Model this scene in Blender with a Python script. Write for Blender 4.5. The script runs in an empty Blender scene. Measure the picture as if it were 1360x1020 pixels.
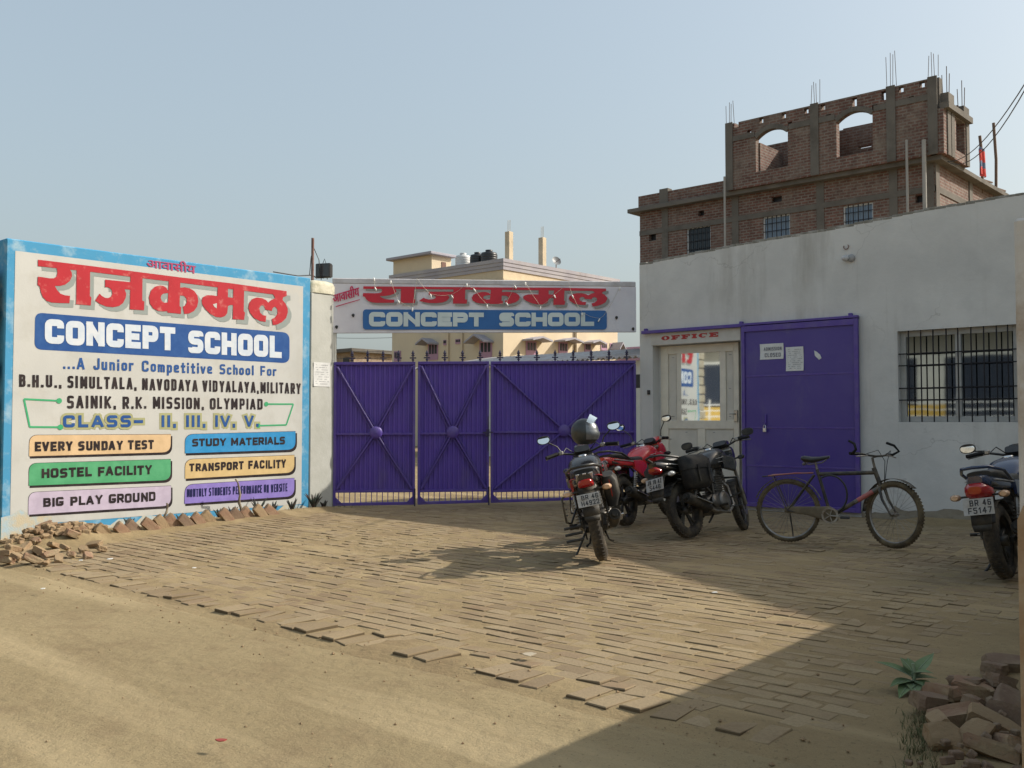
import bpy, bmesh, math, random
from mathutils import Vector, Matrix, noise
from mathutils.geometry import tessellate_polygon
R = math.radians
random.seed(7)
S = bpy.context.scene
COL = S.collection

# ------------------------------------------------------------------ camera, world, sun, exposure
YAW, PITCH, FOC, CZ = R(42.0), R(2.2), 1300.0, 1.3
cam = bpy.data.cameras.new("camera")
cam.sensor_width = 36.0
cam.lens = 36.0 * FOC / 1360.0
cam.clip_start, cam.clip_end = 0.05, 3000.0
cam_o = bpy.data.objects.new("camera", cam)
COL.objects.link(cam_o)
cam_o.location = (0, 0, CZ)
cam_o.rotation_euler = (R(90) + PITCH, 0, YAW)
S.camera = cam_o

SUN = Vector((0.90, 1.12, 1.0)).normalized()
W = bpy.data.worlds.new("World")
S.world = W
W.use_nodes = True
nt = W.node_tree
sky = nt.nodes.new("ShaderNodeTexSky")
sky.sky_type = 'NISHITA'
sky.sun_disc = False
sky.sun_elevation = math.asin(SUN.z)
sky.sun_rotation = math.atan2(SUN.x, SUN.y)
sky.altitude = 0
sky.air_density = 1.3
sky.dust_density = 6.0
sky.ozone_density = 1.8
haze = nt.nodes.new("ShaderNodeMix")          # thin even haze over the clear-sky model
haze.data_type = 'RGBA'
haze.inputs['Factor'].default_value = 0.36
haze.inputs['B'].default_value = (5.0, 5.85, 6.1, 1)
nt.links.new(sky.outputs[0], haze.inputs['A'])
nt.links.new(haze.outputs['Result'], nt.nodes["Background"].inputs[0])
nt.nodes["Background"].inputs[1].default_value = 0.15
sl = bpy.data.lights.new("sun", 'SUN')
sl.energy = 5.0
sl.angle = R(0.5)
sl.color = (1.0, 0.935, 0.83)
sun_o = bpy.data.objects.new("sun", sl)
COL.objects.link(sun_o)
sun_o.rotation_euler = (-SUN).to_track_quat('-Z', 'Y').to_euler()
S.view_settings.view_transform = 'Standard'
S.view_settings.look = 'None'
S.view_settings.exposure = 0.05
S.view_settings.gamma = 1.0
S.view_settings.use_curve_mapping = False

# ------------------------------------------------------------------ survey helpers: photo pixel -> point on a real plane
FW = Vector((-math.sin(YAW) * math.cos(PITCH), math.cos(YAW) * math.cos(PITCH), math.sin(PITCH)))
RT = Vector((math.cos(YAW), math.sin(YAW), 0))
UP = RT.cross(FW)
CAM = Vector((0, 0, CZ))
def ray(px, py):
    return FW + RT * ((px - 680) / FOC) + UP * ((510 - py) / FOC)
def hit(px, py, pt, n):
    d = ray(px, py)
    n = Vector(n)
    return CAM + d * ((Vector(pt) - CAM).dot(n) / d.dot(n))
def onx(px, py, v): return hit(px, py, (v, 0, 0), (1, 0, 0))
def ony(px, py, v): return hit(px, py, (0, v, 0), (0, 1, 0))
def onz(px, py, v): return hit(px, py, (0, 0, v), (0, 0, 1))

# ------------------------------------------------------------------ object helpers
def tag(o, label=None, cat=None, group=None, kind=None):
    if label: o['label'] = label
    if cat: o['category'] = cat
    if group: o['group'] = group
    if kind: o['kind'] = kind
    return o
def thing(name, label, cat, loc=(0, 0, 0), rz=0.0, group=None, rx=0.0):
    o = bpy.data.objects.new(name, None)
    COL.objects.link(o)
    o.empty_display_size = 0.2
    o.location = loc
    o.rotation_euler = (rx, 0, rz)
    return tag(o, label, cat, group)

class MB:
    """collects shapes, then links them as one mesh object"""
    def __init__(s):
        s.v, s.f, s.m, s.sm, s.c = [], [], [], [], []
        s.T = Matrix.Identity(4)
        s.mi = 0
        s.smooth = False
        s.col = 0.5
    def add(s, vs, fs, smooth=None):
        b = len(s.v)
        for p in vs:
            s.v.append((s.T @ Vector(p))[:])
            s.c.append(s.col)
        for f in fs:
            s.f.append([i + b for i in f])
            s.m.append(s.mi)
            s.sm.append(s.smooth if smooth is None else smooth)
        return s
    def box(s, c, d, rot=None, ch=0.0):
        hx, hy, hz = d[0] / 2, d[1] / 2, d[2] / 2
        M = Matrix.Translation(c)
        if rot is not None:
            M = M @ (rot.to_matrix().to_4x4() if hasattr(rot, 'to_matrix') else rot)
        if ch <= 0:
            vs = [(x, y, z) for z in (-hz, hz) for y in (-hy, hy) for x in (-hx, hx)]
            fs = [(0, 2, 3, 1), (4, 5, 7, 6), (0, 1, 5, 4), (2, 6, 7, 3), (0, 4, 6, 2), (1, 3, 7, 5)]
        else:
            ch = min(ch, hx * .9, hy * .9, hz * .9)
            vs, fs, ix = [], [], {}
            for sx in (-1, 1):
                for sy in (-1, 1):
                    for sz in (-1, 1):
                        for a in range(3):
                            p = [sx * (hx - ch), sy * (hy - ch), sz * (hz - ch)]
                            p[a] = (sx * hx, sy * hy, sz * hz)[a]
                            ix[(sx, sy, sz, a)] = len(vs)
                            vs.append(p)
            g = lambda sx, sy, sz, a: ix[(sx, sy, sz, a)]
            for q in (-1, 1):
                f = [g(q, -1, -1, 0), g(q, 1, -1, 0), g(q, 1, 1, 0), g(q, -1, 1, 0)]
                fs.append(f if q > 0 else f[::-1])
                f = [g(-1, q, -1, 1), g(-1, q, 1, 1), g(1, q, 1, 1), g(1, q, -1, 1)]
                fs.append(f if q > 0 else f[::-1])
                f = [g(-1, -1, q, 2), g(1, -1, q, 2), g(1, 1, q, 2), g(-1, 1, q, 2)]
                fs.append(f if q > 0 else f[::-1])
                for r in (-1, 1):
                    f = [g(q, r, -1, 0), g(q, r, -1, 1), g(q, r, 1, 1), g(q, r, 1, 0)]
                    fs.append(f if q * r > 0 else f[::-1])
                    f = [g(q, -1, r, 0), g(q, 1, r, 0), g(q, 1, r, 2), g(q, -1, r, 2)]
                    fs.append(f if q * r > 0 else f[::-1])
                    f = [g(-1, q, r, 1), g(-1, q, r, 2), g(1, q, r, 2), g(1, q, r, 1)]
                    fs.append(f if q * r > 0 else f[::-1])
                    for t in (-1, 1):
                        f = [g(q, r, t, 0), g(q, r, t, 1), g(q, r, t, 2)]
                        fs.append(f if q * r * t > 0 else f[::-1])
        return s.add([(M @ Vector(p))[:] for p in vs], fs)
    def b2(s, x0, x1, y0, y1, z0, z1, ch=0.0):
        return s.box(((x0 + x1) / 2, (y0 + y1) / 2, (z0 + z1) / 2), (abs(x1 - x0), abs(y1 - y0), abs(z1 - z0)), None, ch)
    def bar(s, a, b, w, h=None, ch=0.0, up=(0, 0, 1)):
        a, b = Vector(a), Vector(b)
        d = b - a
        x = d.normalized()
        u = Vector(up)
        if abs(x.dot(u)) > .98: u = Vector((1, 0, 0))
        y = u.cross(x).normalized()
        z = x.cross(y)
        M = Matrix((x, y, z)).transposed().to_4x4()
        return s.box((a + b) / 2, (d.length, w, h or w), M, ch)
    def tube(s, pts, r, n=8, closed=False, cap=True, smooth=True, flat=1.0):
        pts = [Vector(p) for p in pts]
        N = len(pts)
        rr = r if isinstance(r, (list, tuple)) else [r] * N
        prev = None
        vs, fs = [], []
        for i, p in enumerate(pts):
            if closed: t = pts[(i + 1) % N] - pts[i - 1]
            else: t = pts[min(i + 1, N - 1)] - pts[max(i - 1, 0)]
            t.normalize()
            if prev is None:
                u = Vector((0, 0, 1)) if abs(t.z) < .9 else Vector((1, 0, 0))
                a = t.cross(u).normalized()
            else:
                a = (prev - t * prev.dot(t)).normalized()
            prev = a
            b = t.cross(a)
            for k in range(n):
                an = 2 * math.pi * k / n
                vs.append(p + a * (math.cos(an) * rr[i]) + b * (math.sin(an) * rr[i] * flat))
        for i in range(N if closed else N - 1):
            j = (i + 1) % N
            for k in range(n):
                l = (k + 1) % n
                fs.append((i * n + k, i * n + l, j * n + l, j * n + k))
        s.add(vs, fs, smooth)
        if cap and not closed:
            s.add(vs[:n], [tuple(range(n))[::-1]], False)
            s.add(vs[-n:], [tuple(range(n))], False)
        return s
    def lathe(s, prof, M=None, n=24, smooth=True, arc=(0, 2 * math.pi), closed_prof=False):
        """prof: (radius, height) about local z, placed by M"""
        M = M or Matrix.Identity(4)
        full = abs(arc[1] - arc[0] - 2 * math.pi) < 1e-6
        K = n if full else n + 1
        vs, fs = [], []
        for k in range(K):
            an = arc[0] + (arc[1] - arc[0]) * k / n
            for r, h in prof:
                vs.append(M @ Vector((r * math.cos(an), r * math.sin(an), h)))
        m = len(prof)
        for k in range(n):
            l = (k + 1) % K
            for i in range(m if closed_prof else m - 1):
                j = (i + 1) % m
                fs.append((k * m + i, l * m + i, l * m + j, k * m + j))
        return s.add(vs, fs, smooth)
    def loft(s, secs, n=16, smooth=True, cap=True):
        """secs: (centre, width vector, height vector, superellipse power)"""
        vs, fs = [], []
        for c, wv, hv, e in secs:
            c, wv, hv = Vector(c), Vector(wv), Vector(hv)
            for k in range(n):
                an = 2 * math.pi * k / n
                x, y = math.cos(an), math.sin(an)
                x = math.copysign(abs(x) ** (2 / e), x)
                y = math.copysign(abs(y) ** (2 / e), y)
                vs.append(c + wv * x + hv * y)
        for i in range(len(secs) - 1):
            for k in range(n):
                l = (k + 1) % n
                fs.append((i * n + k, i * n + l, i * n + n + l, i * n + n + k))
        s.add(vs, fs, smooth)
        if cap:
            s.add(vs[:n], [tuple(range(n))[::-1]], smooth)
            s.add(vs[-n:], [tuple(range(n))], smooth)
        return s
    def poly(s, pts, o, u, v, nrm=None, h=0.0):
        """flat polygon, 2-D points in the frame o,u,v; h > 0 gives it thickness along nrm"""
        o, u, v = Vector(o), Vector(u), Vector(v)
        P = [o + u * a + v * b for a, b in pts]
        tri = tessellate_polygon([[Vector((a, b, 0)) for a, b in pts]])
        area = sum(pts[i][0] * pts[(i + 1) % len(pts)][1] - pts[(i + 1) % len(pts)][0] * pts[i][1] for i in range(len(pts)))
        nn = u.cross(v).normalized()
        fs = []
        for t in tri:
            a, b, c = [P[i] for i in t]
            fs.append(t if (b - a).cross(c - a).dot(nn) > 0 else t[::-1])
        if h == 0:
            return s.add(P, fs, False)
        off = Vector(nrm if nrm is not None else nn) * h
        N = len(P)
        Q = [p + off for p in P]
        s.add(Q, fs, False)
        s.add(P, [f[::-1] for f in fs], False)
        ring = []
        for i in range(N):
            j = (i + 1) % N
            ring.append((i, j, N + j, N + i) if area > 0 else (j, i, N + i, N + j))
        return s.add(P + Q, ring, False)
    def build(s, name, mats, parent=None, loc=None):
        me = bpy.data.meshes.new(name)
        me.from_pydata(s.v, [], s.f)
        mats = mats if isinstance(mats, (list, tuple)) else [mats]
        for m in mats: me.materials.append(m)
        if any(s.m): me.polygons.foreach_set('material_index', s.m)
        me.polygons.foreach_set('use_smooth', s.sm)
        if len(set(s.c)) > 1:
            at = me.attributes.new('tone', 'FLOAT', 'POINT')
            at.data.foreach_set('value', s.c)
        me.update()
        o = bpy.data.objects.new(name, me)
        COL.objects.link(o)
        if parent is not None: o.parent = parent
        if loc is not None: o.location = loc
        return o

def wall_holes(mb, x0, x1, z0, z1, y0, y1, holes):
    """wall in the x-z plane between y0 and y1 with rectangular openings (hx0, hx1, hz0, hz1); one skin, reveals included"""
    xs = sorted(set([x0, x1] + [min(max(v, x0), x1) for h in holes for v in h[:2]]))
    zs = sorted(set([z0, z1] + [min(max(v, z0), z1) for h in holes for v in h[2:4]]))
    def solid(i, j):
        if i < 0 or j < 0 or i >= len(xs) - 1 or j >= len(zs) - 1: return False
        cx, cz = (xs[i] + xs[i + 1]) / 2, (zs[j] + zs[j + 1]) / 2
        return not any(h[0] < cx < h[1] and h[2] < cz < h[3] for h in holes)
    for i in range(len(xs) - 1):
        for j in range(len(zs) - 1):
            if not solid(i, j): continue
            a, b, c, d = xs[i], xs[i + 1], zs[j], zs[j + 1]
            mb.add([(a, y0, c), (b, y0, c), (b, y0, d), (a, y0, d)], [(0, 1, 2, 3)])
            mb.add([(a, y1, c), (b, y1, c), (b, y1, d), (a, y1, d)], [(3, 2, 1, 0)])
            if not solid(i - 1, j): mb.add([(a, y0, c), (a, y1, c), (a, y1, d), (a, y0, d)], [(3, 2, 1, 0)])
            if not solid(i + 1, j): mb.add([(b, y0, c), (b, y1, c), (b, y1, d), (b, y0, d)], [(0, 1, 2, 3)])
            if not solid(i, j - 1): mb.add([(a, y0, c), (b, y0, c), (b, y1, c), (a, y1, c)], [(3, 2, 1, 0)])
            if not solid(i, j + 1): mb.add([(a, y0, d), (b, y0, d), (b, y1, d), (a, y1, d)], [(0, 1, 2, 3)])

# ------------------------------------------------------------------ materials
MATS = {}
def nodes(m):
    m.use_nodes = True
    t = m.node_tree
    return t, t.nodes["Principled BSDF"]
def rgb(c): return (c[0], c[1], c[2], 1.0)
def N(t, kind, **kw):
    n = t.nodes.new(kind)
    for k, v in kw.items():
        if k.startswith('_'): setattr(n, k[1:], v)
        else:
            k2 = k.replace('_', ' ')
            n.inputs[k2].default_value = v
    return n
def mix(t, fac, a, b, blend='MIX'):
    n = t.nodes.new("ShaderNodeMix")
    n.data_type = 'RGBA'
    n.blend_type = blend
    for sock, val in ((n.inputs['Factor'], fac), (n.inputs['A'], a), (n.inputs['B'], b)):
        if hasattr(val, 'is_linked'): t.links.new(val, sock)
        elif isinstance(val, (tuple, list)): sock.default_value = rgb(val)
        else: sock.default_value = val
    return n.outputs['Result']
def ramp(t, src, lo, hi, a=0.0, b=1.0):
    n = t.nodes.new("ShaderNodeMapRange")
    n.inputs['From Min'].default_value, n.inputs['From Max'].default_value = lo, hi
    n.inputs['To Min'].default_value, n.inputs['To Max'].default_value = a, b
    t.links.new(src, n.inputs['Value'])
    return n.outputs['Result']
def tex(t, scale, detail=4, rough=.6, stretch=None, coord='Object'):
    tc = t.nodes.new("ShaderNodeTexCoord")
    src = tc.outputs[coord]
    if stretch:
        mp = t.nodes.new("ShaderNodeMapping")
        mp.inputs['Scale'].default_value = stretch
        t.links.new(src, mp.inputs['Vector'])
        src = mp.outputs[0]
    n = t.nodes.new("ShaderNodeTexNoise")
    n.inputs['Scale'].default_value = scale
    n.inputs['Detail'].default_value = detail
    n.inputs['Roughness'].default_value = rough
    t.links.new(src, n.inputs['Vector'])
    return n.outputs['Fac']
def bump(t, bs, src, strength, dist):
    b = t.nodes.new("ShaderNodeBump")
    b.inputs['Strength'].default_value = strength
    b.inputs['Distance'].default_value = dist
    t.links.new(src, b.inputs['Height'])
    t.links.new(b.outputs[0], bs.inputs['Normal'])
def M(name, col, rough=.6, metal=0.0, col2=None, scale=6.0, lo=.42, hi=.68, stretch=None, bmp=0.0, bscale=60.0,
      dirt=None, dlo=.5, dhi=.75, dscale=1.3, dstretch=None, coat=0.0, alpha=None, trans=0.0, var=.06):
    """painted / cast surface: base colour, a second worn colour in patches, dirt in larger patches, fine bump"""
    if name in MATS: return MATS[name]
    m = bpy.data.materials.new(name)
    t, bs = nodes(m)
    c = rgb(col)
    bs.inputs['Roughness'].default_value = rough
    bs.inputs['Metallic'].default_value = metal
    if rough >= .55: bs.inputs['Specular IOR Level'].default_value = .18
    if coat: bs.inputs['Coat Weight'].default_value = coat
    if trans: bs.inputs['Transmission Weight'].default_value = trans
    if alpha is not None: bs.inputs['Alpha'].default_value = alpha
    v = ramp(t, tex(t, scale * .6, 3), .3, .7, 1 - var, 1 + var)
    hv = t.nodes.new("ShaderNodeHueSaturation")
    hv.inputs['Color'].default_value = c
    t.links.new(v, hv.inputs['Value'])
    out = hv.outputs[0]
    if col2: out = mix(t, ramp(t, tex(t, scale, 6, .65, stretch), lo, hi), out, col2)
    if dirt: out = mix(t, ramp(t, tex(t, dscale, 6, .7, dstretch), dlo, dhi), out, dirt)
    t.links.new(out, bs.inputs['Base Color'])
    if bmp: bump(t, bs, tex(t, bscale, 5), bmp, .01)
    MATS[name] = m
    return m
def layer(m, col, scale, lo, hi, fac, stretch=None, detail=6, rough=.7):
    """one more worn patch layer over a finished material"""
    t = m.node_tree
    bs = t.nodes["Principled BSDF"]
    src = bs.inputs['Base Color'].links[0].from_socket
    t.links.new(mix(t, ramp(t, tex(t, scale, detail, rough, stretch), lo, hi, 0, fac), src, col), bs.inputs['Base Color'])
def cracks(m, col, scale, width, fac):
    t = m.node_tree
    bs = t.nodes["Principled BSDF"]
    src = bs.inputs['Base Color'].links[0].from_socket
    tc = t.nodes.new("ShaderNodeTexCoord")
    nz = t.nodes.new("ShaderNodeTexNoise"); nz.inputs['Scale'].default_value = 2.2; nz.inputs['Detail'].default_value = 6
    t.links.new(tc.outputs['Object'], nz.inputs['Vector'])
    ad = t.nodes.new("ShaderNodeVectorMath"); ad.operation = 'MULTIPLY_ADD'
    t.links.new(nz.outputs['Color'], ad.inputs[0]); ad.inputs[1].default_value = (.8, .8, .8)
    t.links.new(tc.outputs['Object'], ad.inputs[2])
    vo = t.nodes.new("ShaderNodeTexVoronoi"); vo.feature = 'DISTANCE_TO_EDGE'; vo.inputs['Scale'].default_value = scale
    t.links.new(ad.outputs[0], vo.inputs['Vector'])
    mu = t.nodes.new("ShaderNodeMath"); mu.operation = 'MULTIPLY'
    t.links.new(ramp(t, vo.outputs['Distance'], width, width * .3, 0, fac), mu.inputs[0])
    t.links.new(ramp(t, tex(t, .7, 3), .48, .6), mu.inputs[1])
    t.links.new(mix(t, mu.outputs[0], src, col), bs.inputs['Base Color'])
# ------------------------------------------------------------------ sign painter's lettering
C4 = [(0, 0), (0, 1), (1, 1), (1, 0)]
G = {
 'A': (.95, [('s', [(0, 0), (.44, 1)]), ('s', [(.56, 1), (1, 0)]), ('s', [(.2, .28), (.8, .28)])]),
 'B': (.85, [('s', [(0, 0), (0, 1)]), ('r', [(0, 1), (.93, 1), (.93, .54), (0, .54)]), ('r', [(0, .54), (1, .54), (1, 0), (0, 0)])]),
 'C': (.88, [('r', [(1, .70), (1, 1), (0, 1), (0, 0), (1, 0), (1, .30)])]),
 'D': (.88, [('s', [(0, 0), (0, 1)]), ('r', [(0, 1), (1, 1), (1, 0), (0, 0)])]),
 'E': (.76, [('s', [(0, 0), (0, 1)]), ('s', [(0, 1), (1, 1)]), ('s', [(0, .5), (.85, .5)]), ('s', [(0, 0), (1, 0)])]),
 'F': (.74, [('s', [(0, 0), (0, 1)]), ('s', [(0, 1), (1, 1)]), ('s', [(0, .48), (.85, .48)])]),
 'G': (.9, [('r', [(1, .80), (1, 1), (0, 1), (0, 0), (1, 0), (1, .40)]), ('s', [(.62, .40), (1, .40)])]),
 'H': (.88, [('s', [(0, 0), (0, 1)]), ('s', [(1, 0), (1, 1)]), ('s', [(0, .5), (1, .5)])]),
 'I': (0, [('s', [(0, 0), (0, 1)])]),
 'J': (.7, [('r', [(1, 1), (1, 0), (0, 0), (0, .3)])]),
 'K': (.88, [('s', [(0, 0), (0, 1)]), ('s', [(.12, .42), (1, 1)]), ('s', [(.3, .58), (1, 0)])]),
 'L': (.72, [('s', [(0, 1), (0, 0)]), ('s', [(0, 0), (1, 0)])]),
 'M': (1.12, [('s', [(0, 0), (0, 1)]), ('s', [(.06, 1), (.5, .2)]), ('s', [(.5, .2), (.94, 1)]), ('s', [(1, 1), (1, 0)])]),
 'N': (.9, [('s', [(0, 0), (0, 1)]), ('s', [(.06, 1), (.94, 0)]), ('s', [(1, 0), (1, 1)])]),
 'O': (.9, [('c', C4)]),
 'P': (.82, [('s', [(0, 0), (0, 1)]), ('r', [(0, 1), (1, 1), (1, .42), (0, .42)])]),
 'R': (.86, [('s', [(0, 0), (0, 1)]), ('r', [(0, 1), (1, 1), (1, .44), (0, .44)]), ('s', [(.5, .44), (1, 0)])]),
 'S': (.82, [('r', [(1, .86), (1, 1), (0, 1), (0, .52), (1, .52), (1, 0), (0, 0), (0, .14)])]),
 'T': (.82, [('s', [(0, 1), (1, 1)]), ('s', [(.5, 0), (.5, 1)])]),
 'U': (.88, [('r', [(0, 1), (0, 0), (1, 0), (1, 1)])]),
 'V': (.92, [('s', [(0, 1), (.45, 0)]), ('s', [(.55, 0), (1, 1)])]),
 'W': (1.3, [('s', [(0, 1), (.24, 0)]), ('s', [(.24, 0), (.5, .85)]), ('s', [(.5, .85), (.76, 0)]), ('s', [(.76, 0), (1, 1)])]),
 'Y': (.88, [('s', [(0, 1), (.5, .42)]), ('s', [(1, 1), (.5, .42)]), ('s', [(.5, .48), (.5, 0)])]),
 'Z': (.76, [('s', [(0, 1), (1, 1), (0, 0), (1, 0)])]), 'X': (.85, [('s', [(0, 0), (1, 1)]), ('s', [(0, 1), (1, 0)])]),
 'u': (.62, [('r', [(0, .66), (0, 0), (1, 0), (1, .2)]), ('s', [(1, 0), (1, .66)])]),
 'n': (.62, [('s', [(0, 0), (0, .66)]), ('r', [(0, .5), (0, .66), (1, .66), (1, 0)])]),
 'i': (0, [('s', [(0, 0), (0, .62)]), ('s', [(0, .95), (0, 1)])]),
 'o': (.66, [('c', [(0, 0), (0, .66), (1, .66), (1, 0)])]),
 'r': (.45, [('s', [(0, 0), (0, .66)]), ('r', [(0, .4), (0, .66), (1, .66)])]),
 'm': (1.0, [('s', [(0, 0), (0, .66)]), ('r', [(0, .5), (0, .66), (.5, .66), (.5, 0)]), ('r', [(.5, .5), (.5, .66), (1, .66), (1, 0)])]),
 'p': (.64, [('s', [(0, -.34), (0, .66)]), ('r', [(0, .66), (1, .66), (1, 0), (0, 0)])]),
 'e': (.64, [('r', [(0, .33), (1, .33), (1, .66), (0, .66), (0, 0), (1, 0)])]),
 't': (.5, [('s', [(.45, 0), (.45, .95)]), ('s', [(0, .66), (1, .66)]), ('s', [(.45, 0), (1, 0)])]),
 'v': (.66, [('s', [(0, .66), (.45, 0)]), ('s', [(.55, 0), (1, .66)])]),
 'c': (.6, [('r', [(1, .5), (1, .66), (0, .66), (0, 0), (1, 0), (1, .16)])]),
 'h': (.62, [('s', [(0, 0), (0, 1)]), ('r', [(0, .5), (0, .66), (1, .66), (1, 0)])]),
 'l': (0, [('s', [(0, 0), (0, 1)])]),
 '0': (.75, [('c', C4)]), '1': (.4, [('s', [(.8, 0), (.8, 1)]), ('s', [(0, .75), (.8, 1)])]),
 '2': (.75, [('s', [(0, .75), (0, 1), (1, 1), (1, .58), (0, 0), (1, 0)])]),
 '3': (.75, [('r', [(0, .85), (0, 1), (1, 1), (1, .53), (.4, .53)]), ('r', [(.4, .53), (1, .53), (1, 0), (0, 0), (0, .15)])]),
 '4': (.8, [('s', [(.72, 0), (.72, 1)]), ('s', [(.66, 1), (0, .3)]), ('s', [(0, .3), (1, .3)])]),
 '5': (.75, [('r', [(1, 1), (0, 1), (0, .56), (1, .56), (1, 0), (0, 0), (0, .18)])]),
 '6': (.75, [('r', [(1, .8), (1, 1), (0, 1), (0, 0), (1, 0), (1, .55), (0, .55)])]),
 '7': (.75, [('s', [(0, 1), (1, 1), (.35, 0)])]),
 '8': (.75, [('c', C4), ('s', [(0, .52), (1, .52)])]),
 '9': (.75, [('r', [(0, .2), (0, 0), (1, 0), (1, 1), (0, 1), (0, .46), (1, .46)])]),
 '.': (0, [('s', [(0, 0), (0, .02)])]), ',': (0, [('s', [(0, -.1), (0, .03)])]),
 '-': (.7, [('s', [(0, .46), (1, .46)])]), ' ': (.5, []),
}
def rounded(pts, rad, closed, n=4):
    out = []
    L = len(pts)
    for i in range(L):
        if not closed and i in (0, L - 1):
            out.append(pts[i]); continue
        p, a, b = Vector(pts[i]), Vector(pts[i - 1]), Vector(pts[(i + 1) % L])
        r = min(rad, (a - p).length * .49, (b - p).length * .49)
        a2, b2 = p + (a - p).normalized() * r, p + (b - p).normalized() * r
        for k in range(n + 1):
            s = k / n
            out.append(tuple(a2 * (1 - s) ** 2 + p * 2 * s * (1 - s) + b2 * s * s))
    return out
def lettering(mb, text, quad, weight=.2, sp=.28, rr=.5, lift=.002, gap=None, wob=0.0, grow=0.0):
    """text on a quad of real points (top-left, bottom-left, top-right, bottom-right); weight = stroke / height; thick flat paint"""
    tl, bl, tr, br = [Vector(q) for q in quad]
    nrm = (tr - tl).cross(tl - bl).normalized()
    H = ((tl - bl).length + (tr - br).length) / 2
    Wd = ((tr - tl).length + (br - bl).length) / 2
    w = weight * H
    rel = [G[c][0] for c in text]
    space = gap if gap is not None else .5
    tot_rel = sum(space if c == ' ' else G[c][0] for c in text)
    fixed = sum(w for c in text if c != ' ')
    spc = sp * H * .55
    k = (Wd - fixed - spc * (len(text) - 1)) / max(tot_rel, .01)
    if k < .12 * H:
        spc = max(.02 * H, spc * .5)
        k = max((Wd - fixed - spc * (len(text) - 1)) / max(tot_rel, .01), .1 * H)
    x, zz = 0.0, 0
    rnd = random.Random(len(text) * 7 + ord(text[0]))
    def place(X, Y, dz):
        a, b = X / Wd, Y / H
        p = (bl * (1 - a) + br * a) * (1 - b) + (tl * (1 - a) + tr * a) * b
        return p + nrm * (lift + dz)
    for ch in text:
        gw, strokes = G[ch]
        if ch == ' ':
            x += space * k + spc; continue
        cw = gw * k
        jx, jy = rnd.uniform(-wob, wob) * H, rnd.uniform(-wob, wob) * H
        for kind, pts in strokes:
            P = [(x + w / 2 + a * cw + jx, w / 2 + b * (H - w) + jy) for a, b in pts]
            lo = min(p[1] for p in P) - w / 2 - grow
            hi = max(p[1] for p in P) + w / 2 + grow
            closed = kind == 'c'
            if kind != 's': P = rounded(P, max(rr * min(cw, H) * .6, w * .55), closed)
            P = [Vector(p) for p in P]
            if not closed:
                e = w * .5 + grow
                d0, d1 = (P[0] - P[1]).normalized(), (P[-1] - P[-2]).normalized()
                ok = lambda b: kind == 's' or min(abs(b), abs(b - 1), abs(b - .66)) < .02 or ch in 'BDPR'
                if ok(pts[0][1]): P[0] = P[0] + d0 * e
                if ok(pts[-1][1]): P[-1] = P[-1] + d1 * e
            n = len(P)
            Lf, Rg = [], []
            hw = w / 2 + grow
            for i in range(n):
                if closed: a, b = P[i - 1], P[(i + 1) % n]
                else: a, b = P[max(i - 1, 0)], P[min(i + 1, n - 1)]
                d1 = (P[i] - a).normalized() if (P[i] - a).length > 1e-9 else (b - P[i]).normalized()
                d2 = (b - P[i]).normalized() if (b - P[i]).length > 1e-9 else d1
                t = (d1 + d2).normalized() if (d1 + d2).length > 1e-6 else d1
                nn = Vector((-t.y, t.x))
                m = hw / max(.45, abs(nn.dot(Vector((-d1.y, d1.x)))))
                Lf.append(P[i] + nn * m); Rg.append(P[i] - nn * m)
            zz += 1
            vs = []
            for i in range(n):
                dz = (zz % 9) * .00022 + i * .00003
                for q in (Lf[i], Rg[i]):
                    vs.append(place(q.x, min(max(q.y, lo), hi), dz))
            fs = []
            for i in range(n if closed else n - 1):
                j = (i + 1) % n
                fs.append((2 * i, 2 * i + 1, 2 * j + 1, 2 * j))
            mb.add(vs, fs, False)
        x += cw + w + spc
    return mb

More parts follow.
